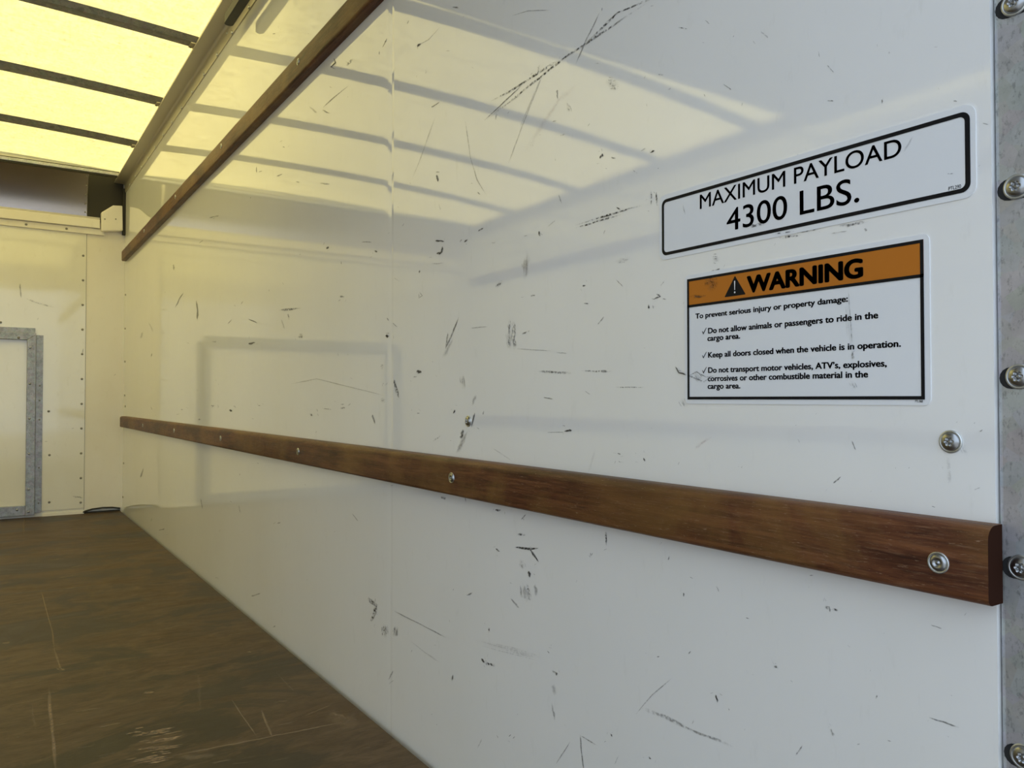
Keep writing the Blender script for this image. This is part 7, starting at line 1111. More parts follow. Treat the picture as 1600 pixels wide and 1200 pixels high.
 ('t',0.71,[[-0.4127,1.5342,-0.4125,1.5362],[-0.4053,1.5316,-0.405,1.5352],[-0.3977,1.5302,-0.3973,1.5347],[-0.39,1.53,-0.3895,1.5352],[-0.3822,1.5304,-0.3819,1.5342],[-0.3746,1.529,-0.3743,1.5313]]),
 ('t',0.82,[[-0.4183,1.4776,-0.4181,1.4797],[-0.4099,1.4752,-0.4095,1.4799],[-0.4015,1.4724,-0.4009,1.479],[-0.3927,1.4731,-0.3923,1.4772],[-0.3839,1.4734,-0.3837,1.4757]]),
 ('t',0.83,[[-0.3826,1.5786,-0.3824,1.5804],[-0.3782,1.5761,-0.3778,1.5795],[-0.3735,1.5757,-0.3729,1.5817],[-0.369,1.5745,-0.3685,1.5791],[-0.3641,1.5759,-0.364,1.5774]]),
 ('t',0.99,[[-0.4038,1.4665,-0.4035,1.4695],[-0.3972,1.4649,-0.3966,1.4719],[-0.3908,1.4617,-0.39,1.4707],[-0.3839,1.463,-0.3834,1.4681],[-0.3771,1.4635,-0.3766,1.4684],[-0.3704,1.4619,-0.3701,1.465]]),
 ('t',0.90,[[-0.396,1.5581,-0.3959,1.5595],[-0.3901,1.5551,-0.3897,1.5596],[-0.3841,1.5536,-0.3834,1.5607],[-0.3778,1.555,-0.3773,1.5601],[-0.3717,1.5536,-0.3712,1.5579],[-0.3652,1.5554,-0.3651,1.557]]),
 ('t',0.90,[[-0.3838,1.6034,-0.3835,1.6065],[-0.3744,1.6011,-0.3736,1.6093],[-0.3648,1.6009,-0.364,1.6088],[-0.3553,1.6001,-0.3543,1.6086],[-0.3457,1.5988,-0.3448,1.606],[-0.3355,1.6017,-0.3353,1.6036]]),
 ('t',0.65,[[-0.3973,1.5292,-0.3971,1.5304],[-0.3891,1.5264,-0.3887,1.5315],[-0.3809,1.5243,-0.3803,1.5301],[-0.3724,1.5243,-0.3719,1.53],[-0.3638,1.5251,-0.3637,1.5263]]),
 ('t',0.90,[[-0.3807,1.5596,-0.3804,1.5623],[-0.376,1.5557,-0.3752,1.5637],[-0.3711,1.5547,-0.3701,1.564],[-0.3659,1.5555,-0.365,1.5644],[-0.3605,1.5584,-0.3602,1.5615]]),
 ('t',0.69,[[-0.3797,1.553,-0.3794,1.5559],[-0.3761,1.5484,-0.3752,1.558],[-0.3719,1.5499,-0.3712,1.5575],[-0.368,1.5488,-0.3674,1.5548],[-0.3638,1.5498,-0.3631,1.5562],[-0.3596,1.5507,-0.3594,1.5527]]),
 ('t',0.84,[[-0.3932,1.507,-0.3931,1.5082],[-0.3874,1.5055,-0.3869,1.5099],[-0.3814,1.5052,-0.381,1.5088],[-0.3755,1.5041,-0.375,1.5091],[-0.3693,1.5052,-0.3692,1.5065]]),
 ('t',0.89,[[-0.3836,1.5187,-0.3834,1.5209],[-0.3744,1.5174,-0.374,1.5213],[-0.3653,1.5154,-0.3647,1.5207],[-0.3559,1.5148,-0.3552,1.5215],[-0.3466,1.5138,-0.3461,1.5182],[-0.3369,1.5151,-0.3367,1.5167]]),
 ('t',0.82,[[-0.4035,1.5342,-0.4033,1.5364],[-0.3973,1.5329,-0.397,1.5368],[-0.3911,1.5322,-0.3907,1.5368],[-0.3849,1.5314,-0.3844,1.5367],[-0.3786,1.5312,-0.3785,1.5325]]),
 ('t',0.86,[[-0.4016,1.4775,-0.4015,1.4796],[-0.3953,1.4742,-0.3946,1.4812],[-0.3887,1.4736,-0.388,1.4803],[-0.3821,1.4719,-0.3814,1.4795],[-0.3753,1.4723,-0.3748,1.4772],[-0.3685,1.4731,-0.3682,1.4753]]),
 ('t',0.75,[[-0.3883,1.553,-0.388,1.5561],[-0.3825,1.5494,-0.3817,1.5585],[-0.3763,1.551,-0.3754,1.5595],[-0.3701,1.5516,-0.3696,1.5562],[-0.3638,1.5525,-0.3636,1.5543]]),
 ('t',0.86,[[-0.4169,1.6164,-0.4166,1.6198],[-0.4114,1.6155,-0.4108,1.6236],[-0.4058,1.6166,-0.4054,1.6219],[-0.4004,1.6139,-0.3996,1.6239],[-0.3948,1.6139,-0.3943,1.6201],[-0.3892,1.6145,-0.3889,1.6174]]),
 ('t',0.90,[[-0.406,1.495,-0.4058,1.4971],[-0.3999,1.4927,-0.3995,1.4981],[-0.3936,1.4933,-0.3931,1.4984],[-0.3874,1.4919,-0.3868,1.4983],[-0.3809,1.4931,-0.3808,1.4945]]),
 ('t',0.81,[[-0.3857,1.5494,-0.3855,1.5508],[-0.377,1.5474,-0.3766,1.5517],[-0.3681,1.5475,-0.3677,1.5515],[-0.3594,1.5456,-0.359,1.5495],[-0.3505,1.5447,-0.3499,1.5498],[-0.3413,1.546,-0.3411,1.5476]]),
 ('t',0.81,[[-0.3872,1.4724,-0.387,1.4744],[-0.3822,1.4699,-0.3814,1.4775],[-0.377,1.4686,-0.3761,1.4775],[-0.3717,1.4689,-0.3711,1.4743],[-0.3663,1.4691,-0.3661,1.4708]]),
 ('t',1.00,[[-0.3681,1.5561,-0.3679,1.5583],[-0.3592,1.5516,-0.3584,1.5587],[-0.3498,1.5512,-0.3489,1.5584],[-0.3402,1.5513,-0.3394,1.5584],[-0.3305,1.5523,-0.3303,1.5541]]),
 ('t',0.63,[[-0.4044,1.5681,-0.4042,1.5704],[-0.4006,1.5665,-0.4001,1.5724],[-0.3968,1.5644,-0.3962,1.5718],[-0.3928,1.5648,-0.3922,1.5717],[-0.389,1.5634,-0.3882,1.5723],[-0.3847,1.5666,-0.3844,1.5693]]),
 ('t',0.80,[[-0.3681,1.5891,-0.3679,1.591],[-0.3628,1.5854,-0.3617,1.5957],[-0.3571,1.5855,-0.3563,1.5927],[-0.3514,1.5849,-0.3503,1.595],[-0.3455,1.5863,-0.3451,1.5897]]),
 ('t',0.99,[[-0.3792,1.5595,-0.3789,1.562],[-0.3733,1.5587,-0.3728,1.5632],[-0.3676,1.5557,-0.3669,1.563],[-0.3614,1.5573,-0.361,1.5618],[-0.3553,1.5585,-0.3551,1.5605]]),
 ('t',0.71,[[-0.4243,1.4929,-0.4242,1.4947],[-0.4163,1.49,-0.4158,1.497],[-0.4081,1.4887,-0.4075,1.4961],[-0.3998,1.4884,-0.3994,1.4931],[-0.3915,1.4873,-0.3909,1.4934],[-0.383,1.4878,-0.3828,1.49]]),
 ('t',0.84,[[-0.3947,1.4741,-0.3945,1.4762],[-0.3868,1.4708,-0.3863,1.476],[-0.3786,1.4692,-0.3781,1.4745],[-0.3703,1.4689,-0.3699,1.4726],[-0.3619,1.469,-0.3617,1.4709]]),
 ('t',0.28,[[-0.427,3.1446,-0.4265,3.1574],[-0.4167,3.1366,-0.4154,3.1716],[-0.4058,3.1428,-0.4045,3.1748],[-0.3949,3.1481,-0.3935,3.1814],[-0.3837,3.1588,-0.3823,3.1877],[-0.3723,3.1695,-0.3719,3.1785]]),
 ('t',0.31,[[-0.1906,2.1857,-0.1901,2.1887],[-0.1869,2.1839,-0.1859,2.1898],[-0.1831,2.182,-0.1815,2.1912],[-0.1785,2.1854,-0.1778,2.1888]]),
 ('t',0.31,[[-0.587,1.7141,-0.5871,1.7168],[-0.5833,1.7114,-0.5835,1.7192],[-0.5798,1.7148,-0.5799,1.717]]),
 ('t',0.17,[[-0.466,3.6038,-0.4659,3.6122],[-0.4505,3.6072,-0.4499,3.6309],[-0.4346,3.6153,-0.4339,3.6438],[-0.4187,3.6234,-0.4176,3.658],[-0.4026,3.6312,-0.4012,3.6679],[-0.386,3.6469,-0.3855,3.6595]]),
 ('t',0.23,[[-0.3795,2.5834,-0.379,2.5916],[-0.3742,2.5823,-0.3733,2.5975],[-0.3685,2.5887,-0.368,2.5966]]),
 ('t',0.17,[[-0.3515,2.5314,-0.3512,2.5356],[-0.34,2.5214,-0.3384,2.5393],[-0.3278,2.5195,-0.3258,2.5403],[-0.3152,2.5204,-0.3134,2.5383],[-0.303,2.5171,-0.3008,2.5376],[-0.2899,2.5212,-0.2891,2.5283]]),
 ('t',0.21,[[-0.5029,1.6027,-0.5029,1.6052],[-0.4941,1.5993,-0.4939,1.607],[-0.4851,1.5973,-0.4849,1.6045],[-0.4761,1.5976,-0.4759,1.6023],[-0.4669,1.5993,-0.4668,1.6018]]),
 ('t',0.12,[[-0.2856,1.7914,-0.2852,1.7943],[-0.282,1.79,-0.2813,1.7953],[-0.2786,1.7872,-0.2773,1.7974],[-0.2744,1.7907,-0.2734,1.7985],[-0.2706,1.7907,-0.2695,1.799],[-0.2665,1.7927,-0.2663,1.7946]]),
 ('t',0.33,[[-0.5969,1.9036,-0.597,1.9059],[-0.5865,1.9009,-0.5866,1.9065],[-0.5761,1.9022,-0.5762,1.9086],[-0.5656,1.9018,-0.5657,1.9072],[-0.555,1.9046,-0.555,1.9061]]),
 ('t',0.17,[[-0.3535,2.5943,-0.3532,2.5971],[-0.349,2.59,-0.3479,2.6031],[-0.3442,2.5893,-0.3433,2.5995],[-0.3391,2.5911,-0.3388,2.5952]]),
 ('t',0.22,[[-0.1049,1.9316,-0.1042,1.9344],[-0.0977,1.926,-0.0956,1.9349],[-0.0895,1.925,-0.0879,1.9312],[-0.0815,1.9226,-0.0796,1.93],[-0.0733,1.9211,-0.0716,1.9279],[-0.0644,1.9224,-0.0635,1.9256]]),
 ('t',0.34,[[-0.4202,2.9573,-0.4199,2.9666],[-0.4125,2.956,-0.4118,2.975],[-0.4051,2.9494,-0.4039,2.9763],[-0.397,2.9558,-0.3961,2.9761],[-0.3888,2.9644,-0.3884,2.9717]]),
 ('t',0.34,[[-0.314,1.409,-0.3136,1.4114],[-0.3079,1.4036,-0.3066,1.4125],[-0.3007,1.4058,-0.2999,1.4107],[-0.2943,1.4027,-0.2932,1.4093],[-0.2875,1.402,-0.286,1.4105],[-0.2803,1.4032,-0.2797,1.4063]]),
 ('t',0.32,[[-0.4376,3.5231,-0.4373,3.5309],[-0.4214,3.5148,-0.4203,3.5413],[-0.4049,3.5152,-0.4037,3.5401],[-0.3879,3.522,-0.3866,3.5467],[-0.3704,3.5331,-0.37,3.5411]]),
 ('t',0.17,[[-0.0748,1.319,-0.074,1.3212],[-0.0725,1.3145,-0.07,1.3213],[-0.0691,1.3133,-0.0668,1.3195],[-0.0654,1.3128,-0.0634,1.3181],[-0.0609,1.3142,-0.0603,1.3158]]),
 ('t',0.32,[[-0.3843,3.3085,-0.384,3.315],[-0.3659,3.313,-0.365,3.3345],[-0.347,3.3249,-0.3458,3.3491],[-0.3278,3.3394,-0.3268,3.3559],[-0.3081,3.3551,-0.3076,3.3633]]),
 ('t',0.32,[[-0.5637,2.9813,-0.5637,2.9847],[-0.557,2.9787,-0.5569,2.9904],[-0.5502,2.978,-0.5501,2.9929],[-0.5434,2.979,-0.5432,2.9938],[-0.5365,2.9784,-0.5364,2.9894],[-0.5296,2.9815,-0.5296,2.9856]]),
 ('t',0.28,[[-0.1431,1.6182,-0.1424,1.621],[-0.1379,1.6132,-0.1357,1.6216],[-0.1313,1.6134,-0.129,1.6218],[-0.1256,1.6101,-0.1234,1.6179],[-0.1191,1.6097,-0.1166,1.6187],[-0.1124,1.6097,-0.1119,1.6117]]),
 ('t',0.21,[[-0.2858,1.3852,-0.2855,1.3869],[-0.2782,1.3809,-0.2767,1.3879],[-0.2699,1.3795,-0.269,1.3836],[-0.2623,1.3749,-0.2606,1.3824],[-0.2534,1.3757,-0.253,1.3774]]),
 ('t',0.35,[[-0.1727,1.4998,-0.1719,1.5032],[-0.1667,1.4988,-0.1654,1.5044],[-0.1608,1.4976,-0.1595,1.5033],[-0.1546,1.4974,-0.1531,1.5037],[-0.1485,1.4967,-0.1469,1.5034],[-0.1418,1.4985,-0.1409,1.5018]]),
 ('t',0.17,[[-0.5299,2.7212,-0.53,2.7307],[-0.5188,2.722,-0.5188,2.7395],[-0.5076,2.7199,-0.5075,2.7477],[-0.4962,2.7319,-0.4961,2.7484],[-0.4849,2.7317,-0.4846,2.7562],[-0.4732,2.7464,-0.4731,2.7555]]),
 ('t',0.26,[[-0.4696,1.538,-0.4695,1.5396],[-0.4671,1.5365,-0.4669,1.5399],[-0.4645,1.5369,-0.4644,1.5395],[-0.462,1.5372,-0.4619,1.5381]]),
 ('t',0.29,[[-0.5315,1.7413,-0.5314,1.7435],[-0.5244,1.7372,-0.5242,1.7437],[-0.5171,1.7347,-0.5169,1.7415],[-0.5099,1.7329,-0.5096,1.7422],[-0.5025,1.7352,-0.5024,1.7375]]),
 ('t',0.22,[[-0.3714,2.381,-0.3709,2.3878],[-0.3664,2.3745,-0.365,2.3902],[-0.3609,2.3733,-0.3594,2.3904],[-0.3557,2.3678,-0.3537,2.3902],[-0.3501,2.3671,-0.3479,2.3917],[-0.3433,2.3793,-0.3427,2.3858]]),
 ('t',0.25,[[-0.4769,1.5475,-0.4769,1.5489],[-0.4697,1.5455,-0.4696,1.5494],[-0.4625,1.5438,-0.4622,1.5491],[-0.4551,1.5448,-0.4549,1.5478],[-0.4477,1.5435,-0.4474,1.5488],[-0.4402,1.5441,-0.4402,1.5451]]),
 ('t',0.21,[[-0.3746,2.5078,-0.3741,2.5142],[-0.3684,2.5008,-0.3669,2.5192],[-0.3618,2.4987,-0.36,2.5202],[-0.355,2.4981,-0.3531,2.5206],[-0.348,2.5006,-0.3468,2.5142],[-0.341,2.5018,-0.3406,2.5069]]),
 ('t',0.21,[[-0.5171,1.9317,-0.517,1.9335],[-0.5141,1.9301,-0.5139,1.9359],[-0.5111,1.9283,-0.5109,1.9346],[-0.5081,1.9298,-0.508,1.9318]]),
 ('t',0.15,[[-0.5623,2.0229,-0.5624,2.0267],[-0.5517,2.0209,-0.5518,2.0313],[-0.541,2.0237,-0.5411,2.0305],[-0.5302,2.0272,-0.5303,2.0363],[-0.5193,2.0307,-0.5193,2.0338]]),
 ('t',0.31,[[-0.5879,2.0456,-0.588,2.049],[-0.5811,2.0441,-0.5813,2.0511],[-0.5743,2.0418,-0.5745,2.053],[-0.5675,2.0436,-0.5676,2.0535],[-0.5606,2.0477,-0.5607,2.0504]]),
 ('t',0.14,[[-0.4374,1.984,-0.4372,1.9864],[-0.4314,1.982,-0.431,1.988],[-0.4254,1.9799,-0.4249,1.9866],[-0.4193,1.9791,-0.4189,1.9846],[-0.4132,1.9781,-0.4127,1.9846],[-0.407,1.9786,-0.4068,1.9803]]),
 ('t',0.26,[[-0.2494,1.4859,-0.2492,1.4871],[-0.2468,1.4839,-0.2461,1.4879],[-0.2438,1.4844,-0.2432,1.4879],[-0.241,1.484,-0.2404,1.4874],[-0.2378,1.4852,-0.2375,1.487]]),
 ('t',0.23,[[-0.5068,1.6341,-0.5068,1.6359],[-0.4994,1.6335,-0.4993,1.638],[-0.4919,1.6325,-0.4917,1.6369],[-0.4843,1.6319,-0.4842,1.6359],[-0.4767,1.6331,-0.4766,1.6352]]),
 ('t',0.15,[[-0.1169,2.794,-0.1164,2.7979],[-0.1115,2.7923,-0.11,2.8035],[-0.1056,2.7946,-0.1044,2.8029],[-0.0996,2.7965,-0.098,2.8077],[-0.0928,2.8042,-0.0922,2.8079]]),
 ('t',0.34,[[-0.4862,1.7885,-0.4861,1.7915],[-0.4754,1.7832,-0.475,1.7936],[-0.4643,1.784,-0.4638,1.7956],[-0.4532,1.7829,-0.4527,1.7927],[-0.4418,1.7852,-0.4417,1.7882]]),
 ('t',0.27,[[-0.2695,1.3965,-0.2693,1.3974],[-0.2626,1.3949,-0.262,1.3984],[-0.2555,1.3949,-0.255,1.3975],[-0.2483,1.3945,-0.2479,1.3968],[-0.241,1.3948,-0.2408,1.396]]),
 ('t',0.33,[[-0.4572,1.6797,-0.4571,1.6829],[-0.4494,1.6769,-0.4492,1.683],[-0.4415,1.6762,-0.4411,1.6849],[-0.4334,1.6781,-0.433,1.6866],[-0.4254,1.6766,-0.4249,1.6874],[-0.4172,1.6799,-0.417,1.6829]]),
 ('t',0.16,[[-0.2299,1.3573,-0.2294,1.3599],[-0.2231,1.3562,-0.2221,1.3611],[-0.2162,1.3554,-0.2147,1.3624],[-0.2095,1.3536,-0.2078,1.3612],[-0.2024,1.3535,-0.2008,1.3606],[-0.1945,1.3562,-0.194,1.3585]]),
 ('t',0.34,[[-0.2663,1.9517,-0.2657,1.9558],[-0.2573,1.9424,-0.2552,1.956],[-0.2468,1.9427,-0.2451,1.9532],[-0.2368,1.9393,-0.2349,1.9508],[-0.2257,1.9424,-0.2249,1.9469]]),
 ('t',0.17,[[-0.3987,3.6066,-0.398,3.621],[-0.3868,3.5896,-0.3844,3.6353],[-0.3736,3.5961,-0.3712,3.6399],[-0.3608,3.5952,-0.358,3.6428],[-0.3471,3.6067,-0.3454,3.6337],[-0.3341,3.6065,-0.3331,3.6205]]),
 ('t',0.23,[[-0.0548,1.3897,-0.0542,1.3913],[-0.0491,1.3857,-0.0469,1.3915],[-0.0421,1.3849,-0.0406,1.3887],[-0.0363,1.3809,-0.0342,1.3864],[-0.0294,1.3796,-0.028,1.3834],[-0.0223,1.3789,-0.0217,1.3805]]),
 ('t',0.35,[[-0.2764,2.2139,-0.2761,2.2164],[-0.2706,2.2108,-0.2698,2.2168],[-0.2646,2.2091,-0.2638,2.2144],[-0.2583,2.2088,-0.2576,2.2143],[-0.2521,2.2086,-0.2517,2.2114]]),
 ('t',0.25,[[-0.1104,2.1399,-0.1095,2.1443],[-0.1004,2.14,-0.0988,2.1483],[-0.091,2.137,-0.0881,2.1512],[-0.0809,2.1374,-0.0778,2.1523],[-0.0692,2.1448,-0.0685,2.1482]]),
]
FRONT_MARKS = [
 ('k',0.44,[[-0.4983,1.2316,-0.4955,1.2321],[-0.5008,1.2116,-0.4918,1.2132],[-0.4968,1.1927,-0.4914,1.1937],[-0.497,1.1731,-0.4886,1.1746],[-0.491,1.1546,-0.489,1.1549]]),
 ('d',0.48,[[-0.4767,1.1544,-0.4757,1.1578],[-0.446,1.1392,-0.4432,1.1487],[-0.4136,1.1284,-0.4119,1.1351],[-0.3725,1.1168,-0.3701,1.1268],[-0.3297,1.1108,-0.3292,1.1128]]),
 ('k',0.62,[[-0.5716,0.7853,-0.5703,0.7881],[-0.566,0.7775,-0.5624,0.785],[-0.5584,0.7739,-0.5569,0.7769]]),
 ('k',0.56,[[-0.571,0.5193,-0.5687,0.5193],[-0.5723,0.501,-0.5659,0.5009],[-0.5741,0.4828,-0.5649,0.4826],[-0.5726,0.4645,-0.5625,0.4643],[-0.5699,0.4462,-0.5681,0.4462]]),
 ('k',0.50,[[-0.2428,0.4673,-0.2416,0.4634],[-0.2519,0.4643,-0.2512,0.4619]]),
 ('k',0.62,[[-0.3761,0.3959,-0.3761,0.3988],[-0.3643,0.3959,-0.3644,0.3988]]),
 ('k',0.50,[[-0.04,0.7633,-0.0384,0.7606],[-0.0496,0.7561,-0.0478,0.7531]]),
 ('k',0.38,[[-0.4131,1.0556,-0.4108,1.0539],[-0.4184,1.0446,-0.4153,1.0424]]),
 ('s',0.25,[[-0.4963,0.7366,-0.4927,0.7364],[-0.5015,0.7099,-0.4885,0.7093],[-0.5035,0.6831,-0.491,0.6824],[-0.5021,0.6561,-0.4935,0.6556],[-0.5044,0.6293,-0.4911,0.6285],[-0.5034,0.6024,-0.4985,0.6021]]),
 ('d',0.64,[[-0.2484,0.0971,-0.2481,0.0994],[-0.2378,0.0919,-0.2368,0.0992],[-0.227,0.0873,-0.2257,0.097],[-0.2157,0.0872,-0.2143,0.0968],[-0.2049,0.0823,-0.2035,0.0925],[-0.1935,0.0814,-0.193,0.0856]]),
 ('k',0.44,[[-0.2024,0.8989,-0.1997,0.8983],[-0.2053,0.8898,-0.1996,0.8883],[-0.2071,0.8803,-0.1994,0.8784],[-0.208,0.8707,-0.2051,0.8699]]),
 ('d',0.32,[[-0.5269,0.6346,-0.5209,0.636],[-0.5277,0.6204,-0.5149,0.6235],[-0.5228,0.6076,-0.5099,0.6107],[-0.5186,0.5947,-0.5091,0.5969],[-0.5187,0.5807,-0.5055,0.5838],[-0.5119,0.5683,-0.5086,0.569]]),
]


def add_marks(mb, marks, to3d, first):
    for kind, a, rows in marks:
        n = len(rows)
        vs = []
        for ya, za, yb, zb in rows: vs += [to3d(ya, za), to3d(yb, zb)]
        fs, uvs = [], []
        for i in range(n - 1):
            fs.append((2*i, 2*i+1, 2*i+3, 2*i+2))
            u0, u1 = i / (n - 1), (i + 1) / (n - 1)
            uvs.append([(u0, 0), (u0, 1), (u1, 1), (u1, 0)])
        mb.add(vs, fs, first + MARK_ORDER.index(kind), uvs, a)

MARK_MATS = [M['mk_' + k] for k in MARK_ORDER]

# ------------------------------------------------------------------ setting
g = MB().box((-30, -30, -0.95), (30, 30, -0.85)).build('ground', M['asphalt']); tag(g, kind='structure')

# right wall: a thin sandwich panel, one joint with a very shallow dip in it
mb = MB()
ys = [(RE, 0.0), (1.357, 0.0), (1.362, 0.00034), (1.3665, 0.00054), (1.374, 0.00031), (1.383, 0.00009), (1.396, 0.0), (L, 0.0)]
top = 1.93
vs, fs = [], []
for y, dx in ys: vs += [(dx, y, -0.02), (dx, y, top)]
for i in range(len(ys) - 1): fs.append((2*i, 2*i+1, 2*i+3, 2*i+2))
n0 = len(vs)
vs += [(0.03, RE, -0.02), (0.03, RE, top), (0.03, L, -0.02), (0.03, L, top)]
fs += [(n0, n0+2, n0+3, n0+1), (0, n0, n0+1, 1), (2*len(ys)-2, 2*len(ys)-1, n0+3, n0+2)]
fs.append((1, n0+1, n0+3, 2*len(ys)-1) + tuple(2*i+1 for i in range(len(ys)-2, 0, -1)))
fs.append(tuple(2*i for i in range(len(ys))) + (n0+2, n0))
mb.add(vs, fs, 0)
wall_r = None
add_marks(mb, WALL_MARKS, lambda y, z: (-0.0004, y, z), 1)
wall_r = mb.build('wall_right', [M['wall']] + MARK_MATS, fix=False)
bm = bmesh.new(); bm.from_mesh(wall_r.data)
bmesh.ops.recalc_face_normals(bm, faces=[f for f in bm.faces if f.material_index == 0])
bm.to_mesh(wall_r.data); bm.free()
tag(wall_r, 'scuffed glossy white side panel carrying both stickers and both wooden rails', kind='structure')

mb = MB().box((WX, RE, -0.02), (WX - 0.03, L, top))
wl = mb.build('wall_left', M['wall']); tag(wl, kind='structure')

mb = MB().box((WX - 0.03, L, -0.02), (0.03, L + 0.03, top + 0.03))
add_marks(mb, FRONT_MARKS, lambda x, z: (x, L - 0.0064, z), 1)
wall_f = mb.build('wall_front', [M['front']] + MARK_MATS, fix=False); tag(wall_f, kind='structure')

fl = MB().box((WX + 0.004, 0.06, -0.035), (-0.011, L - 0.004, 0.0))
add_marks(fl, FLOOR_MARKS, lambda x, y: (x, y, 0.0005), 1)
floor = fl.build('floor', [M['floor']] + MARK_MATS, fix=False)
tag(floor, 'dark brown stained plywood deck with pale scratches', kind='structure')
ub = MB().box((WX - 0.03, 0.06, -0.20), (0.03, L + 0.03, -0.036)).build('trim_1', M['dark'])
tag(ub, kind='structure')

# translucent roof skin, crowned
mb = MB()
nx, ny = 24, 2
xs = [0.03 + (WX - 0.06) * i / nx for i in range(nx + 1)]
yy = [0.20, L + 0.03]
vs = [(x, y, bow_z(x) + 0.019) for y in yy for x in xs]
fs = [(i, i + 1, nx + 2 + i, nx + 1 + i) for i in range(nx)]
mb.add(vs, fs)
roof = mb.build('ceiling', M['roof'], smooth=True, fix=False)
if roof.data.polygons[0].normal.z > 0: roof.data.flip_normals()      # the clear face looks down into the box
tag(roof, 'glowing yellow translucent fibreglass roof sheet', kind='structure')

# raised front panel: a thin sheet riveted over the front wall, stops short of the right corner
fp = MB().box((WX + 0.19, L - 0.006, 0.03), (-0.1905, L + 0.001, 1.60)).build('front_panel', M['front'], wall_f)
fp['label'] = 'riveted cream sheet behind the metal door frame'

RIVET = [(0.0062, 0.0), (0.0058, 0.0018), (0.0040, 0.0034), (0.0018, 0.0041)]
SMALL = [(0.0042, 0.0), (0.0038, 0.0014), (0.0022, 0.0026), (0.0008, 0.0029)]
def rivet_front(x, z, y, parent, prof=RIVET, mat='rivet', name='rivet'):
    return MB().lathe(prof, (x, y, z), '-y', 12).build(name, M[mat], parent, smooth=True)
def rivet_side(y, z, x, parent, prof=SMALL, mat='rivet', name='rivet'):
    return MB().lathe(prof, (x, y, z), '-x', 12).build(name, M[mat], parent, smooth=True)
for z in (1.4069, 1.272, 1.1372, 1.0026, 0.8681, 0.7325, 0.597, 0.463, 0.3279, 0.1929, 0.0608):
    rivet_front(-0.2055, z, L - 0.006, wall_f)
for x, z in ((-0.36, 0.5579), (-0.3542, 0.3241), (-0.353, 0.073), (-0.5802, 1.0215)):
    rivet_front(x, z, L - 0.006, wall_f)
for y, z in ((4.805, 1.2024), (4.803, 1.0141), (4.801, 0.8306), (4.799, 0.6433), (4.776, 0.5825), (4.814, 0.2672), (4.832, 0.0785)):
    rivet_side(y, z, 0.0, wall_r, RIVET)

# the corner post sheet right of that panel, warmer, with the joint between them
MB().box((-0.1880, L - 0.002, 0.02), (0.0, L + 0.001, 1.60)).build('corner_sheet', M['cream'], wall_f)
MB().box((-0.1904, L - 0.0005, 0.02), (-0.1881, L + 0.001, 1.60)).build('joint', M['rivet'], wall_f)

# dark lifted sealing strip at the foot of the corner
mb = MB()
pts = [(-0.195, 0.012), (-0.15, 0.024), (-0.10, 0.028), (-0.05, 0.026), (-0.012, 0.018)]
poly = pts + [(x, z - 0.007) for x, z in reversed(pts)]
mb.prism(poly, lambda x, z: (x, L - 0.016, z), lambda x, z: (x, L, z))
mb.box((-0.195, L - 0.010, 0.0), (-0.012, L, 0.008))
tag(mb.build('trim_2', M['dark']), kind='structure')
mb = MB().box((-0.385, L - 0.012, 0.0), (-0.19, L - 0.004, 0.014)).build('trim_3', M['cream']); tag(mb, kind='structure')

# ------------------------------------------------------------------ the hatch in the front wall
XR, XL = -0.4625, -1.64
door = empty('door_1', (-1.05, L - 0.004, 0.0), 'cream hatch in a galvanised riveted frame, front wall', kind='structure')
MB().box((XL - 0.01, L - 0.008, 0.03), (XR + 0.01, L - 0.004, 0.95)).build('panel', M['front'], door)
def frame_bar(poly, y0, y1, name='frame_bar'):
    o = MB().prism(poly, lambda x, z: (x, y0, z), lambda x, z: (x, y1, z)).build(name, M['galv_blue'], door)
    return bevel(o, 0.002)
yf, yb = L - 0.030, L - 0.006
rb = frame_bar([(XR, 0.014), (XR + 0.042, 0.014), (XR + 0.040, 0.962), (XR, 0.934)], yf, yb)
tb = frame_bar([(XR, 0.934), (XR + 0.040, 0.962), (XR + 0.040, 0.971), (XL - 0.040, 0.971), (XL - 0.040, 0.962), (XL, 0.934)], yf, yb)
lb = frame_bar([(XL, 0.014), (XL - 0.042, 0.014), (XL - 0.040, 0.962), (XL, 0.934)], yf, yb)
bb = frame_bar([(XR, 0.013), (XR, 0.066), (XL, 0.066), (XL, 0.013)], yf + 0.004, yb)
MB().box((XL - 0.04, L - 0.014, 0.971), (XR + 0.037, L - 0.004, 0.998)).build('flange', M['galv_blue'], door)
f1 = MB().box((XR + 0.042, L - 0.010, 0.024), (XR + 0.074, L - 0.004, 0.962)).build('flange', M['galv_blue'], door)
MB().box((XL - 0.042, L - 0.010, 0.024), (XL - 0.074, L - 0.004, 0.962)).build('flange', M['galv_blue'], door)
ov = MB().prism([(XR+0.043, 0.024), (XR+0.072, 0.024), (XR+0.072, 0.735), (XR+0.048, 0.77), (XR+0.043, 0.77)],
                lambda x, z: (x, L - 0.013, z), lambda x, z: (x, L - 0.0101, z)).build('lap_plate', M['galv_blue'], door)
for z in (0.893, 0.7034, 0.5209, 0.3359, 0.15, 0.032):
    rivet_front(XR + 0.014, z, yf, rb, RIVET, 'bolt')
rivet_front(XR - 0.038, 0.9435, yf, tb, RIVET, 'rivet')
rivet_front(XR - 0.036, 0.046, yf + 0.004, bb, RIVET, 'bolt')
for z in (0.6943, 0.6154, 0.5135, 0.2595, 0.0723):
    rivet_front(-0.4025, z, L - 0.013, ov, SMALL, 'rivet')

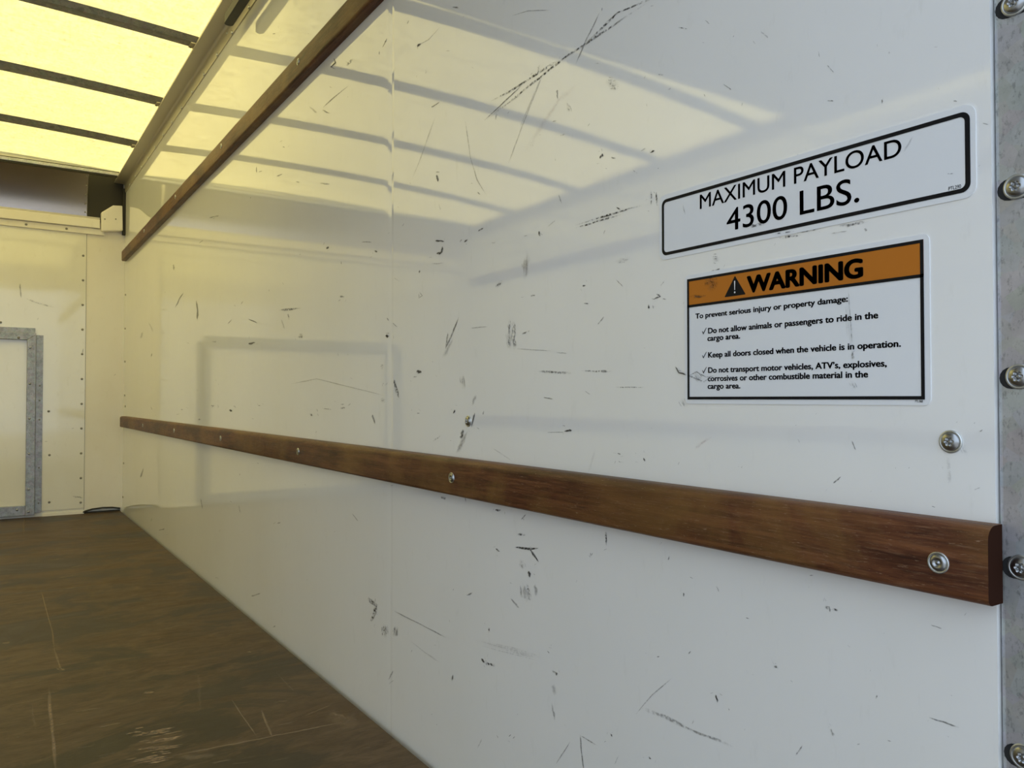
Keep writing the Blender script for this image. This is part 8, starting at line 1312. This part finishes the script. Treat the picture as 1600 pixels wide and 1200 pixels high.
# ------------------------------------------------------------------ header over the front wall
hd = empty('header_sheet', (-1.2, L, 1.62), 'curved shiny brown-grey metal sheet under the yellow roof at the front', 'metal sheet')
mb = MB()
prof = []
for i in range(13):
    s = i / 12
    prof.append((L - 0.010 - 0.030 * s - 0.075 * s * s, 1.622 + 0.225 * s))
vs = []
for y, z in prof: vs += [(WX + 0.05, y, z), (-0.1914, y, z), (WX + 0.05, y + 0.003, z + 0.002), (-0.1914, y + 0.003, z + 0.002)]
fs = []
for i in range(12):
    a, b = 4 * i, 4 * i + 4
    fs += [(a, a+1, b+1, b), (a+2, b+2, b+3, a+3), (a+1, a+3, b+3, b+1), (a, b, b+2, a+2)]
es = mb.add(vs, fs).build('sheet', M['sheet'], hd, smooth=True).modifiers.new('edges', 'EDGE_SPLIT'); es.split_angle = math.radians(35)
for z in (1.825, 1.780, 1.735, 1.690, 1.645):
    s = (z - 1.622) / 0.225; y = L - 0.010 - 0.030 * s - 0.075 * s * s
    rivet_front(-0.199, z, y, hd, SMALL)

rc = MB().box((-0.188, L - 0.006, 1.60), (-0.010, L, 1.86)).box((-0.0155, L - 0.030, 1.542), (0.0, L, 1.80)).build('recess_shade', M['dark']); tag(rc, kind='structure')  # solid dark plates stand in for the shade of the open corner recess

tr = empty('roof_edge_trim', (-1.1, L - 0.11, 1.85), 'thin pale metal strip where the yellow roof meets the header sheet', 'metal trim')
bevel(MB().box((WX + 0.04, L - 0.122, 1.842), (-0.046, L - 0.106, 1.860)).build('strip', M['galv'], tr), 0.003)
MB().box((WX + 0.04, L - 0.118, 1.834), (-0.046, L - 0.106, 1.842)).build('backing', M['dark'], tr)
MB().box((WX + 0.04, L - 0.119, 1.860), (-0.046, L - 0.106, 1.864)).build('seal', M['dark'], tr)

lg = empty('header_ledge', (-1.2, L - 0.02, 1.527), 'cream painted ledge across the front wall under the metal sheet', 'ledge')
bevel(MB().box((WX + 0.03, L - 0.034, 1.561), (-0.128, L, 1.609)).build('upper_band', M['cream'], lg), 0.003)
lw = bevel(MB().box((WX + 0.03, L - 0.018, 1.527), (-0.105, L, 1.560)).build('lower_band', M['cream'], lg), 0.002)
MB().box((WX + 0.03, L - 0.024, 1.610), (-0.128, L, 1.622)).build('top_lip', M['rail'], lg)
for x in (-0.4729, -0.287, -0.66, -0.85):
    rivet_front(x, 1.543, L - 0.018, lg, RIVET)

gs = empty('corner_bracket', (-0.068, L - 0.04, 1.55), 'five-sided cream bracket in the dark upper front corner', 'bracket')
outl = [(-0.1235, 1.648), (-0.066, 1.695), (-0.019, 1.699), (-0.016, 1.560), (-0.1225, 1.546)]
bevel(MB().prism(outl, lambda x, z: (x, L - 0.045, z), lambda x, z: (x, L - 0.006, z)).build('plate', M['cream'], gs), 0.004)
for x, z in ((-0.106, 1.613), (-0.052, 1.620)):
    MB().lathe([(0.004, 0.0), (0.0035, 0.0012)], (x, L - 0.045, z), '-y', 12).build('screw_hole', M['rivet'], gs)

# ------------------------------------------------------------------ roof rails along both side walls
def side_rail(sign, x0, label):
    """cross-section (inward distance, height) run along the wall"""
    prof = [(0.0, 1.7790), (0.0035, 1.7790), (0.0045, 1.784), (0.0045, 1.818)]
    prof += [(0.0145 - 0.010 * math.cos(k * PI / 12), 1.818 + 0.011 * math.sin(k * PI / 12)) for k in range(1, 7)]
    prof += [(0.0565, 1.829), (0.058, 1.8303), (0.0355, 1.884), (0.0, 1.884)]
    r = empty('roof_rail', (x0, 2.5, 1.78), label, 'roof rail', 'roof rails')
    MB().prism(prof, lambda a, z: (x0 - sign * a, 0.30, z), lambda a, z: (x0 - sign * a, L - 0.008, z)).build('extrusion', M['rail'], r, smooth=True).modifiers.new('edges', 'EDGE_SPLIT').split_angle = math.radians(32)
    return r
rr = side_rail(1, 0.0, 'grey-brown metal rail along the top of the scuffed white wall')
ll = side_rail(-1, WX, 'grey metal rail atop the opposite wall, seen only mirrored')
y = 4.66
for i in range(15):
    MB().lathe(RIVET, (-0.0040, y, 1.7835), '-x', 10).build('rivet', M['washer'], rr, smooth=True)
    y -= 0.193
MB().lathe(SMALL, (-0.0045, 2.60, 1.806), '-x', 10).build('rivet', M['washer'], rr, smooth=True)

# roof bows
BW, BH = 0.052, 0.017
def make_bow():
    b = empty('roof_bow', (WX / 2, 0.0, 1.86), 'x', 'roof bow', 'roof bows')
    mb = MB()
    n = 20
    a0, a1 = -0.030, WX + 0.030
    vs, fs = [], []
    for i in range(n + 1):
        x = a0 + (a1 - a0) * i / n
        z = bow_z(x)
        zt = z + 0.0185
        vs += [(x, -0.010, zt), (x, 0.004, z + 0.001), (x, BW - 0.004, z + 0.001), (x, BW + 0.010, zt), (x, 0.018, z), (x, BW - 0.018, z)]
    for i in range(n):
        a, c = 6 * i, 6 * i + 6
        for p, q in ((0, 1), (1, 4), (4, 5), (5, 2), (2, 3), (3, 0)):
            fs.append((a + p, a + q, c + q, c + p))
    fs += [(0, 1, 4, 5, 2, 3), tuple(6 * n + k for k in (3, 2, 5, 4, 1, 0))]
    mb.add(vs, fs).build('bar', M['bow'], b)
    for s, x in ((1, -0.040), (-1, WX + 0.040)):
        z = bow_z(x)
        br = MB().box((x - 0.016 * s, 0.004, z - 0.003), (x + 0.012 * s, BW - 0.004, z + 0.0005)).build('end_bracket', M['rail'], b)
        MB().lathe(SMALL, (x - 0.010 * s, BW - 0.010, z - 0.003), 'z', 10).build('bolt', M['rivet'], br, smooth=True)
    return b
bow = make_bow()
BOWS = [(4.215, 'roof bow nearest the front wall, under the yellow roof'),
        (3.550, 'second roof bow from the front wall, in the middle of the three seen directly'),
        (2.884, 'roof bow at the top left corner of the photo, third from the front wall'),
        (2.272, 'roof bow seen only as the topmost wide band mirrored in the white wall')]
for i, (yb_, lab) in enumerate(BOWS):
    o = bow if i == 0 else clone(bow, (0, 0, 0))
    o.location = (WX / 2, yb_, 1.86); o['label'] = lab

# ------------------------------------------------------------------ raised overhead door and its tracks (seen mirrored in the wall)
od = empty('overhead_door', (WX / 2, 1.1, 1.743), 'raised grey roll-up door under the roof, mirrored faintly at the top of the wall', 'door')
y0 = 0.24
for i in range(5):
    y1 = y0 + 0.3447
    bevel(MB().box((WX + 0.075, y0 + 0.002, 1.743), (-0.075, y1 - 0.002, 1.762)).build('door_section', M['doorslat'], od), 0.003)
    for x in (-0.30, -0.95, -1.60) if i < 4 else ():
        MB().box((x - 0.03, y1 - 0.02, 1.739), (x + 0.03, y1 + 0.018, 1.743)).build('hinge', M['galv'], od)
    y0 = y1
for x0, lab in ((-0.046, 'dark door track ending in a rounded tip beside the roof rail of the scuffed wall'),):
    t = empty('door_track', (x0, 1.3, 1.75), lab, 'door track')
    outl = [(x0 - 0.013, 0.30), (x0 + 0.013, 0.30)]
    outl += [(x0 + 0.013 * math.cos(a * PI / 8), 2.408 + 0.013 * math.sin(a * PI / 8)) for a in range(9)]
    MB().prism(outl, lambda x, y: (x, y, 1.748), lambda x, y: (x, y, 1.775)).build('channel', M['track'], t)
    s = 1 if x0 > -1 else -1
    for yh in (0.6, 1.5):
        MB().box((x0 - s * 0.004, yh, 1.775), (x0 + s * 0.046, yh + 0.03, 1.781)).build('hanger', M['rail'], t)
hb = MB().box((WX - 0.03, 0.18, 1.79), (0.03, 0.235, 1.95)).build('trim_5', M['galv']); tag(hb, kind='structure')

# ------------------------------------------------------------------ rear corner posts
def torx_bolt(c, R, name, parent=None, label=None, cat=None, group=None, slot=False):
    """flanged button head with a six-lobe socket; axis towards -x"""
    if parent is None: t = empty(name, c, label, cat, group)
    else:
        t = None
    seg, rings = 48, []
    r0 = R * 0.30
    mb = MB()
    vs, fs = [], []
    radii = [0.80, 0.79, 0.72, 0.62, 0.52, 0.44, 0.38, 0.34, 0.30, 0.26, 0.22, 0.17, 0.12, 0.09, 0.05]
    for q in radii:
        for k in range(seg):
            a = 2 * PI * k / seg
            h = R * (0.16 + 0.30 * (1 - (q / 0.80) ** 2) ** 0.5) if q < 0.80 else R * 0.14
            star = 0.31 * (1 + 0.22 * math.cos(6 * a))
            if q < star: h -= R * 0.26
            if q < 0.13: h += R * 0.13
            vs.append((c[0] - h, c[1] + R * q * math.cos(a), c[2] + R * q * math.sin(a)))
    for i in range(len(radii) - 1):
        for k in range(seg):
            fs.append((i*seg+k, i*seg+(k+1)%seg, (i+1)*seg+(k+1)%seg, (i+1)*seg+k))
    fs.append(tuple((len(radii)-1)*seg + k for k in range(seg)))
    head = mb.add(vs, fs)
    wash = MB().lathe([(R, 0.0), (R, R*0.10), (R*0.95, R*0.16), (R*0.84, R*0.18), (R*0.79, R*0.12)], c, '-x', 40)
    if parent is None:
        head.build('head', M['bolt'], t, smooth=True); wash.build('washer', M['washer'], t, smooth=True)
        return t
    h = head.build(name, M['bolt'], parent, smooth=True)
    wash.build('washer', M['washer'], h, smooth=True)
    if slot:
        pts = [(c[1] + 0.0058 + R*0.86*math.cos(a*PI/8 - PI/2), c[2] - 0.001 + R*0.86*math.sin(a*PI/8 - PI/2)) for a in range(9)]
        pts += [(c[1] - 0.0058 + R*0.86*math.cos(a*PI/8 + PI/2), c[2] - 0.001 + R*0.86*math.sin(a*PI/8 + PI/2)) for a in range(9)]
        MB().prism(pts, lambda y, z: (c[0] - 0.0003, y, z), lambda y, z: (c[0] + 0.004, y, z)).build('slot', M['hole'], h)
    return h

post = empty('corner_post', (0.03, 0.25, 0.0), 'grey galvanised door post at the right edge beside the white wall', 'post')
bevel(MB().box((0.0025, 0.205, -0.20), (0.07, RE - 0.0005, 1.93)).build('face_plate', M['galv'], post), 0.004)
for z in (0.922, 0.7827, 0.6399, 0.4976, 0.3577):
    torx_bolt((0.0025, 0.2752, z), 0.0096, 'bolt', post, slot=True)
lp = MB().box((WX - 0.0025, 0.205, -0.20), (WX - 0.07, RE - 0.0005, 1.93)).build('trim_6', M['galv']); tag(lp, kind='structure')

torx_bolt((0.0, 0.3247, 0.5890), 0.0092, 'wall_bolt', label='zinc bolt below the warning sticker, near the galvanised post', cat='bolt', group='bolts through the white wall')
torx_bolt((0.0, 1.0780, 0.5878), 0.0090, 'wall_bolt', label='dark bolt with scuffs above and below, halfway along the white wall', cat='bolt', group='bolts through the white wall')

# ------------------------------------------------------------------ wooden rub rails
RT, RH = 0.0222, 0.0595
def rail_outline():
    pts = [(0.0, 0.0)]
    def arc(cx, cz, r, a0, a1, n=5):
        return [(cx + r * math.cos(math.radians(a0 + (a1 - a0) * i / n)), cz + r * math.sin(math.radians(a0 + (a1 - a0) * i / n))) for i in range(n + 1)]
    pts += arc(RT - 0.006, 0.006, 0.006, -90, 0)
    pts += arc(RT - 0.011, RH - 0.011, 0.011, 0, 90)
    pts.append((0.0, RH))
    return pts
def rub_rail(x0, sign, y0, y1, z0, slope, label, screws, far_cut=0.0):
    r = empty('rub_rail', (x0, y0, z0), label, 'wooden rail', 'wooden rails along the walls')
    n = 40
    out = rail_outline(); k = len(out)
    mb = MB(); vs, fs = [], []
    rnd = random.Random(int(z0 * 1000))
    for i in range(n + 1):
        y = y0 + (y1 - y0) * i / n
        for a, b in out:
            jig = 0.0006 * rnd.uniform(-1, 1) if (a > 0.001 and 0 < i < n) else 0
            vs.append((x0 - sign * (a + jig), y, z0 + b - slope * (y - y0)))
    for i in range(n):
        for j in range(k):
            fs.append((i*k+j, i*k+(j+1)%k, (i+1)*k+(j+1)%k, (i+1)*k+j))
    fs += [tuple(range(k))[::-1], tuple(n*k + j for j in range(k))]
    mb.add(vs, fs); mb.m[-2:] = [1, 1]
    body = mb.build('board', [M['wood'], M['wood_end']], r, smooth=True)
    es = body.modifiers.new('edges', 'EDGE_SPLIT'); es.split_angle = math.radians(32)
    for y, dz in screws:
        c = (x0 - sign * RT, y, z0 + RH * 0.45 + dz - slope * (y - y0))
        R = 0.0085
        h = MB().lathe([(R*0.80, -0.001), (R*0.80, 0.0006), (R*0.62, 0.0019), (R*0.36, 0.0025), (R*0.32, 0.0012), (R*0.16, 0.0010), (R*0.12, 0.0022), (R*0.04, 0.0024)], c, '-x' , 28)
        if sign < 0: h.v = [(2*c[0] - p[0], p[1], p[2]) for p in h.v]
        ho = h.build('screw', M['bolt'], r, smooth=True)
        w = MB().lathe([(R, -0.001), (R, 0.0008), (R*0.93, 0.0014), (R*0.82, 0.0006)], c, '-x', 28)
        if sign < 0: w.v = [(2*c[0] - p[0], p[1], p[2]) for p in w.v]
        w.build('screw_rim', M['washer'], ho, smooth=True)
    return r
rub_rail(0.0, 1, 0.2875, 4.812, 0.4688, 0.0, 'dark brown wooden rail running along the white wall below the stickers',
         [(0.324, 0.0), (1.093, 0.002), (1.833, 0.003), (2.572, 0.003), (3.31, 0.003), (4.05, 0.003)])
UZ0, USL = 1.4098, 0.0046
rub_rail(0.0, 1, 0.2875, 4.806, UZ0, USL, 'brown wooden rail along the top of the white wall, just under the roof rail',
         [(1.105, 0.0), (1.8466, 0.008), (2.591, 0.007), (3.3236, 0.005), (4.06, 0.004)])
rub_rail(WX, -1, 0.2875, 4.81, 0.450, 0.0, 'lower wooden rail of the opposite wall, seen only as a faint mirrored band', [])
rub_rail(WX, -1, 0.2875, 4.81, 1.428, 0.0, 'upper wooden rail of the opposite wall, seen only as a faint mirrored band', [])

# ------------------------------------------------------------------ stickers
def text_mesh(s, bold):
    """outlined letters, made heavier by laying slightly shifted copies over each other"""
    cu = bpy.data.curves.new('lettering', 'FONT'); cu.body = s; cu.size = 1.0; cu.resolution_u = 6
    ob = bpy.data.objects.new('lettering', cu); COL.objects.link(ob)
    dg = bpy.context.evaluated_depsgraph_get()
    me = bpy.data.meshes.new_from_object(ob.evaluated_get(dg))
    v0 = [(v.co.x, v.co.y) for v in me.vertices]; f0 = [tuple(p.vertices) for p in me.polygons]
    bpy.data.objects.remove(ob); bpy.data.curves.remove(cu); bpy.data.meshes.remove(me)
    if bold <= 0: return v0, f0
    vs, fs = [], []
    for dx, dy in ((0, 0), (1, 0), (-1, 0), (0, 0.7), (0, -0.7), (0.7, 0.5), (-0.7, 0.5), (0.7, -0.5), (-0.7, -0.5)):
        o = len(vs)
        vs += [(x + dx * bold, y + dy * bold) for x, y in v0]; fs += [tuple(i + o for i in f) for f in f0]
    return vs, fs
def cap_height(bold):
    vs, _ = text_mesh('H', bold); return max(v[1] for v in vs), min(v[1] for v in vs)
def lettering(s, yl, yr, base, cap, off, parent, bold=0.0, mat='black', label=None, name='lettering'):
    """text standing on the wall: yl is the left end, yr the right end, base the baseline height"""
    vs, fs = text_mesh(s, bold)
    x0, x1 = min(v[0] for v in vs), max(v[0] for v in vs)
    h1, h0 = cap_height(bold)
    kx = (yl - yr) / (x1 - x0); kz = cap / (h1 - h0)
    mb = MB().add([(off, yl - (x - x0) * kx, base + (z - h0) * kz) for x, z in vs], fs)
    o = mb.build(name, M[mat], parent, fix=False)
    if label: o['label'] = label
    return o
def rounded(y0, y1, z0, z1, r, n=6):
    pts = []
    for cy, cz, a in ((y1 - r, z1 - r, 0), (y0 + r, z1 - r, 90), (y0 + r, z0 + r, 180), (y1 - r, z0 + r, 270)):
        for i in range(n + 1):
            t = math.radians(a + 90 * i / n); pts.append((cy + r * math.cos(t), cz + r * math.sin(t)))
    return pts
def ring(outer, inner, off):
    n = len(outer); mb = MB()
    vs = [(off, y, z) for y, z in outer] + [(off, y, z) for y, z in inner]
    return mb.add(vs, [(i, (i + 1) % n, n + (i + 1) % n, n + i) for i in range(n)])

X1, X2, X3, X4 = -0.0008, -0.0011, -0.0013, -0.0016
ps = empty('payload_sticker', (0.0, 0.476, 0.786), 'white sticker with black rounded border reading MAXIMUM PAYLOAD 4300 LBS.', 'sticker')
mb = MB().prism(rounded(0.3030, 0.6490, 0.7812, 0.8553, 0.009), lambda y, z: (X1, y, z), lambda y, z: (-0.00005, y, z))
mb.build('backing', M['vinyl'], ps)
ring(rounded(0.3070, 0.6447, 0.7860, 0.8500, 0.0070), rounded(0.3110, 0.6412, 0.7895, 0.8464, 0.0042), X2).build('border', M['black'], ps)
lettering('MAXIMUM PAYLOAD', 0.5873, 0.3625, 0.8283, 0.0155, X2, ps, 0.006, label='black words MAXIMUM PAYLOAD')
lettering('4300 LBS.', 0.5505, 0.4012, 0.7974, 0.0227, X2, ps, 0.006, label='larger black words 4300 LBS.')
lettering('PTL290', 0.3240, 0.3143, 0.7902, 0.0028, X2, ps, 0.004, label='tiny code PTL290')
mb = MB()
add_marks(mb, [m for m in STICKER_MARKS if m[2][0][1] > 0.76], lambda y, z: (X3, y, z), 0)
tag(mb.build('scuff', MARK_MATS, ps, fix=False), kind='stuff')

ws = empty('warning_sticker', (0.0, 0.476, 0.62), 'white WARNING sticker with orange header band and black printed rules', 'sticker')
MB().prism(rounded(0.3400, 0.6105, 0.6178, 0.7590, 0.006), lambda y, z: (X1, y, z), lambda y, z: (-0.00005, y, z)).build('backing', M['vinyl'], ws)
B0, B1, Z0, Z1, ZB = 0.3446, 0.6062, 0.6226, 0.7545, 0.7246
mb = MB()
hb_ = MB().add([(X2, B0, ZB), (X2, B1, ZB), (X2, B1, Z1), (X2, B0, Z1)], [(0, 1, 2, 3)]).build('header_band', M['orange'], ws)
def sq(y0, y1, z0, z1): return [(y1, z1), (y0, z1), (y0, z0), (y1, z0)]
fr_ = ring(sq(B0, B1, Z0, Z1), sq(B0 + 0.0030, B1 - 0.0029, Z0 + 0.0029, Z1 - 0.0028), X3)
fr_.add([(X3, B0, ZB - 0.0014), (X3, B1, ZB - 0.0014), (X3, B1, ZB + 0.0014), (X3, B0, ZB + 0.0014)], [(0, 1, 2, 3)])
fr_.build('border', M['black'], ws)
tri = MB().prism([(0.5399, 0.7489), (0.5402, 0.7493), (0.5396, 0.7493), (0.5268, 0.7298), (0.5272, 0.7292), (0.5530, 0.7292), (0.5534, 0.7298)][::-1][:6],
                 lambda y, z: (X3, y, z), lambda y, z: (X2, y, z)).build('alert_triangle', M['black'], ws)
ex = MB().add([(X4, 0.5407, 0.7446), (X4, 0.5393, 0.7446), (X4, 0.5396, 0.7352), (X4, 0.5404, 0.7352)], [(0, 1, 2, 3)])
ex.add([(X4, 0.5400 + 0.0010 * math.cos(k * PI / 5), 0.7328 + 0.0010 * math.sin(k * PI / 5)) for k in range(10)], [tuple(range(10))])
ex.build('exclamation_mark', M['white'], tri)
lettering('WARNING', 0.5250, 0.3979, 0.7298, 0.0176, X3, ws, 0.050, label='bold black word WARNING')
RULES = [('To prevent serious injury or property damage:', 0.5944, 0.4130, 0.7101, 0.0056),
         ('Do not allow animals or passengers to ride in the', 0.5766, 0.3845, 0.6928, 0.0060),
         ('cargo area.', 0.5776, 0.5337, 0.6848, 0.0060),
         ('Keep all doors closed when the vehicle is in operation.', 0.5767, 0.3645, 0.6670, 0.0060),
         ("Do not transport motor vehicles, ATV\u2019s, explosives,", 0.5768, 0.3771, 0.6508, 0.0060),
         ('corrosives or other combustible material in the', 0.5774, 0.3943, 0.6419, 0.0060),
         ('cargo area.', 0.5775, 0.5338, 0.6338, 0.0060)]
for s, a, b, z, c in RULES:
    lettering(s, a, b, z, c, X2, ws, 0.036)
lettering('PTL 868', 0.3529, 0.3465, 0.6203, 0.0019, X2, ws, 0.012, label='tiny printed code under the border')
for z in (0.6928, 0.6670, 0.6508):
    MB().add([(X2, 0.5850, z + 0.0028), (X2, 0.5842, z + 0.0032), (X2, 0.5834, z + 0.0012), (X2, 0.5792, z + 0.0066), (X2, 0.5786, z + 0.0064), (X2, 0.5833, z - 0.0006)],
             [(0, 1, 2, 5), (2, 3, 4, 5)]).build('check_mark', M['black'], ws)
mb = MB()
add_marks(mb, [m for m in STICKER_MARKS if m[2][0][1] <= 0.76], lambda y, z: (X4 - 0.0002, y, z), 0)
tag(mb.build('scuff', MARK_MATS, ws, fix=False), kind='stuff')
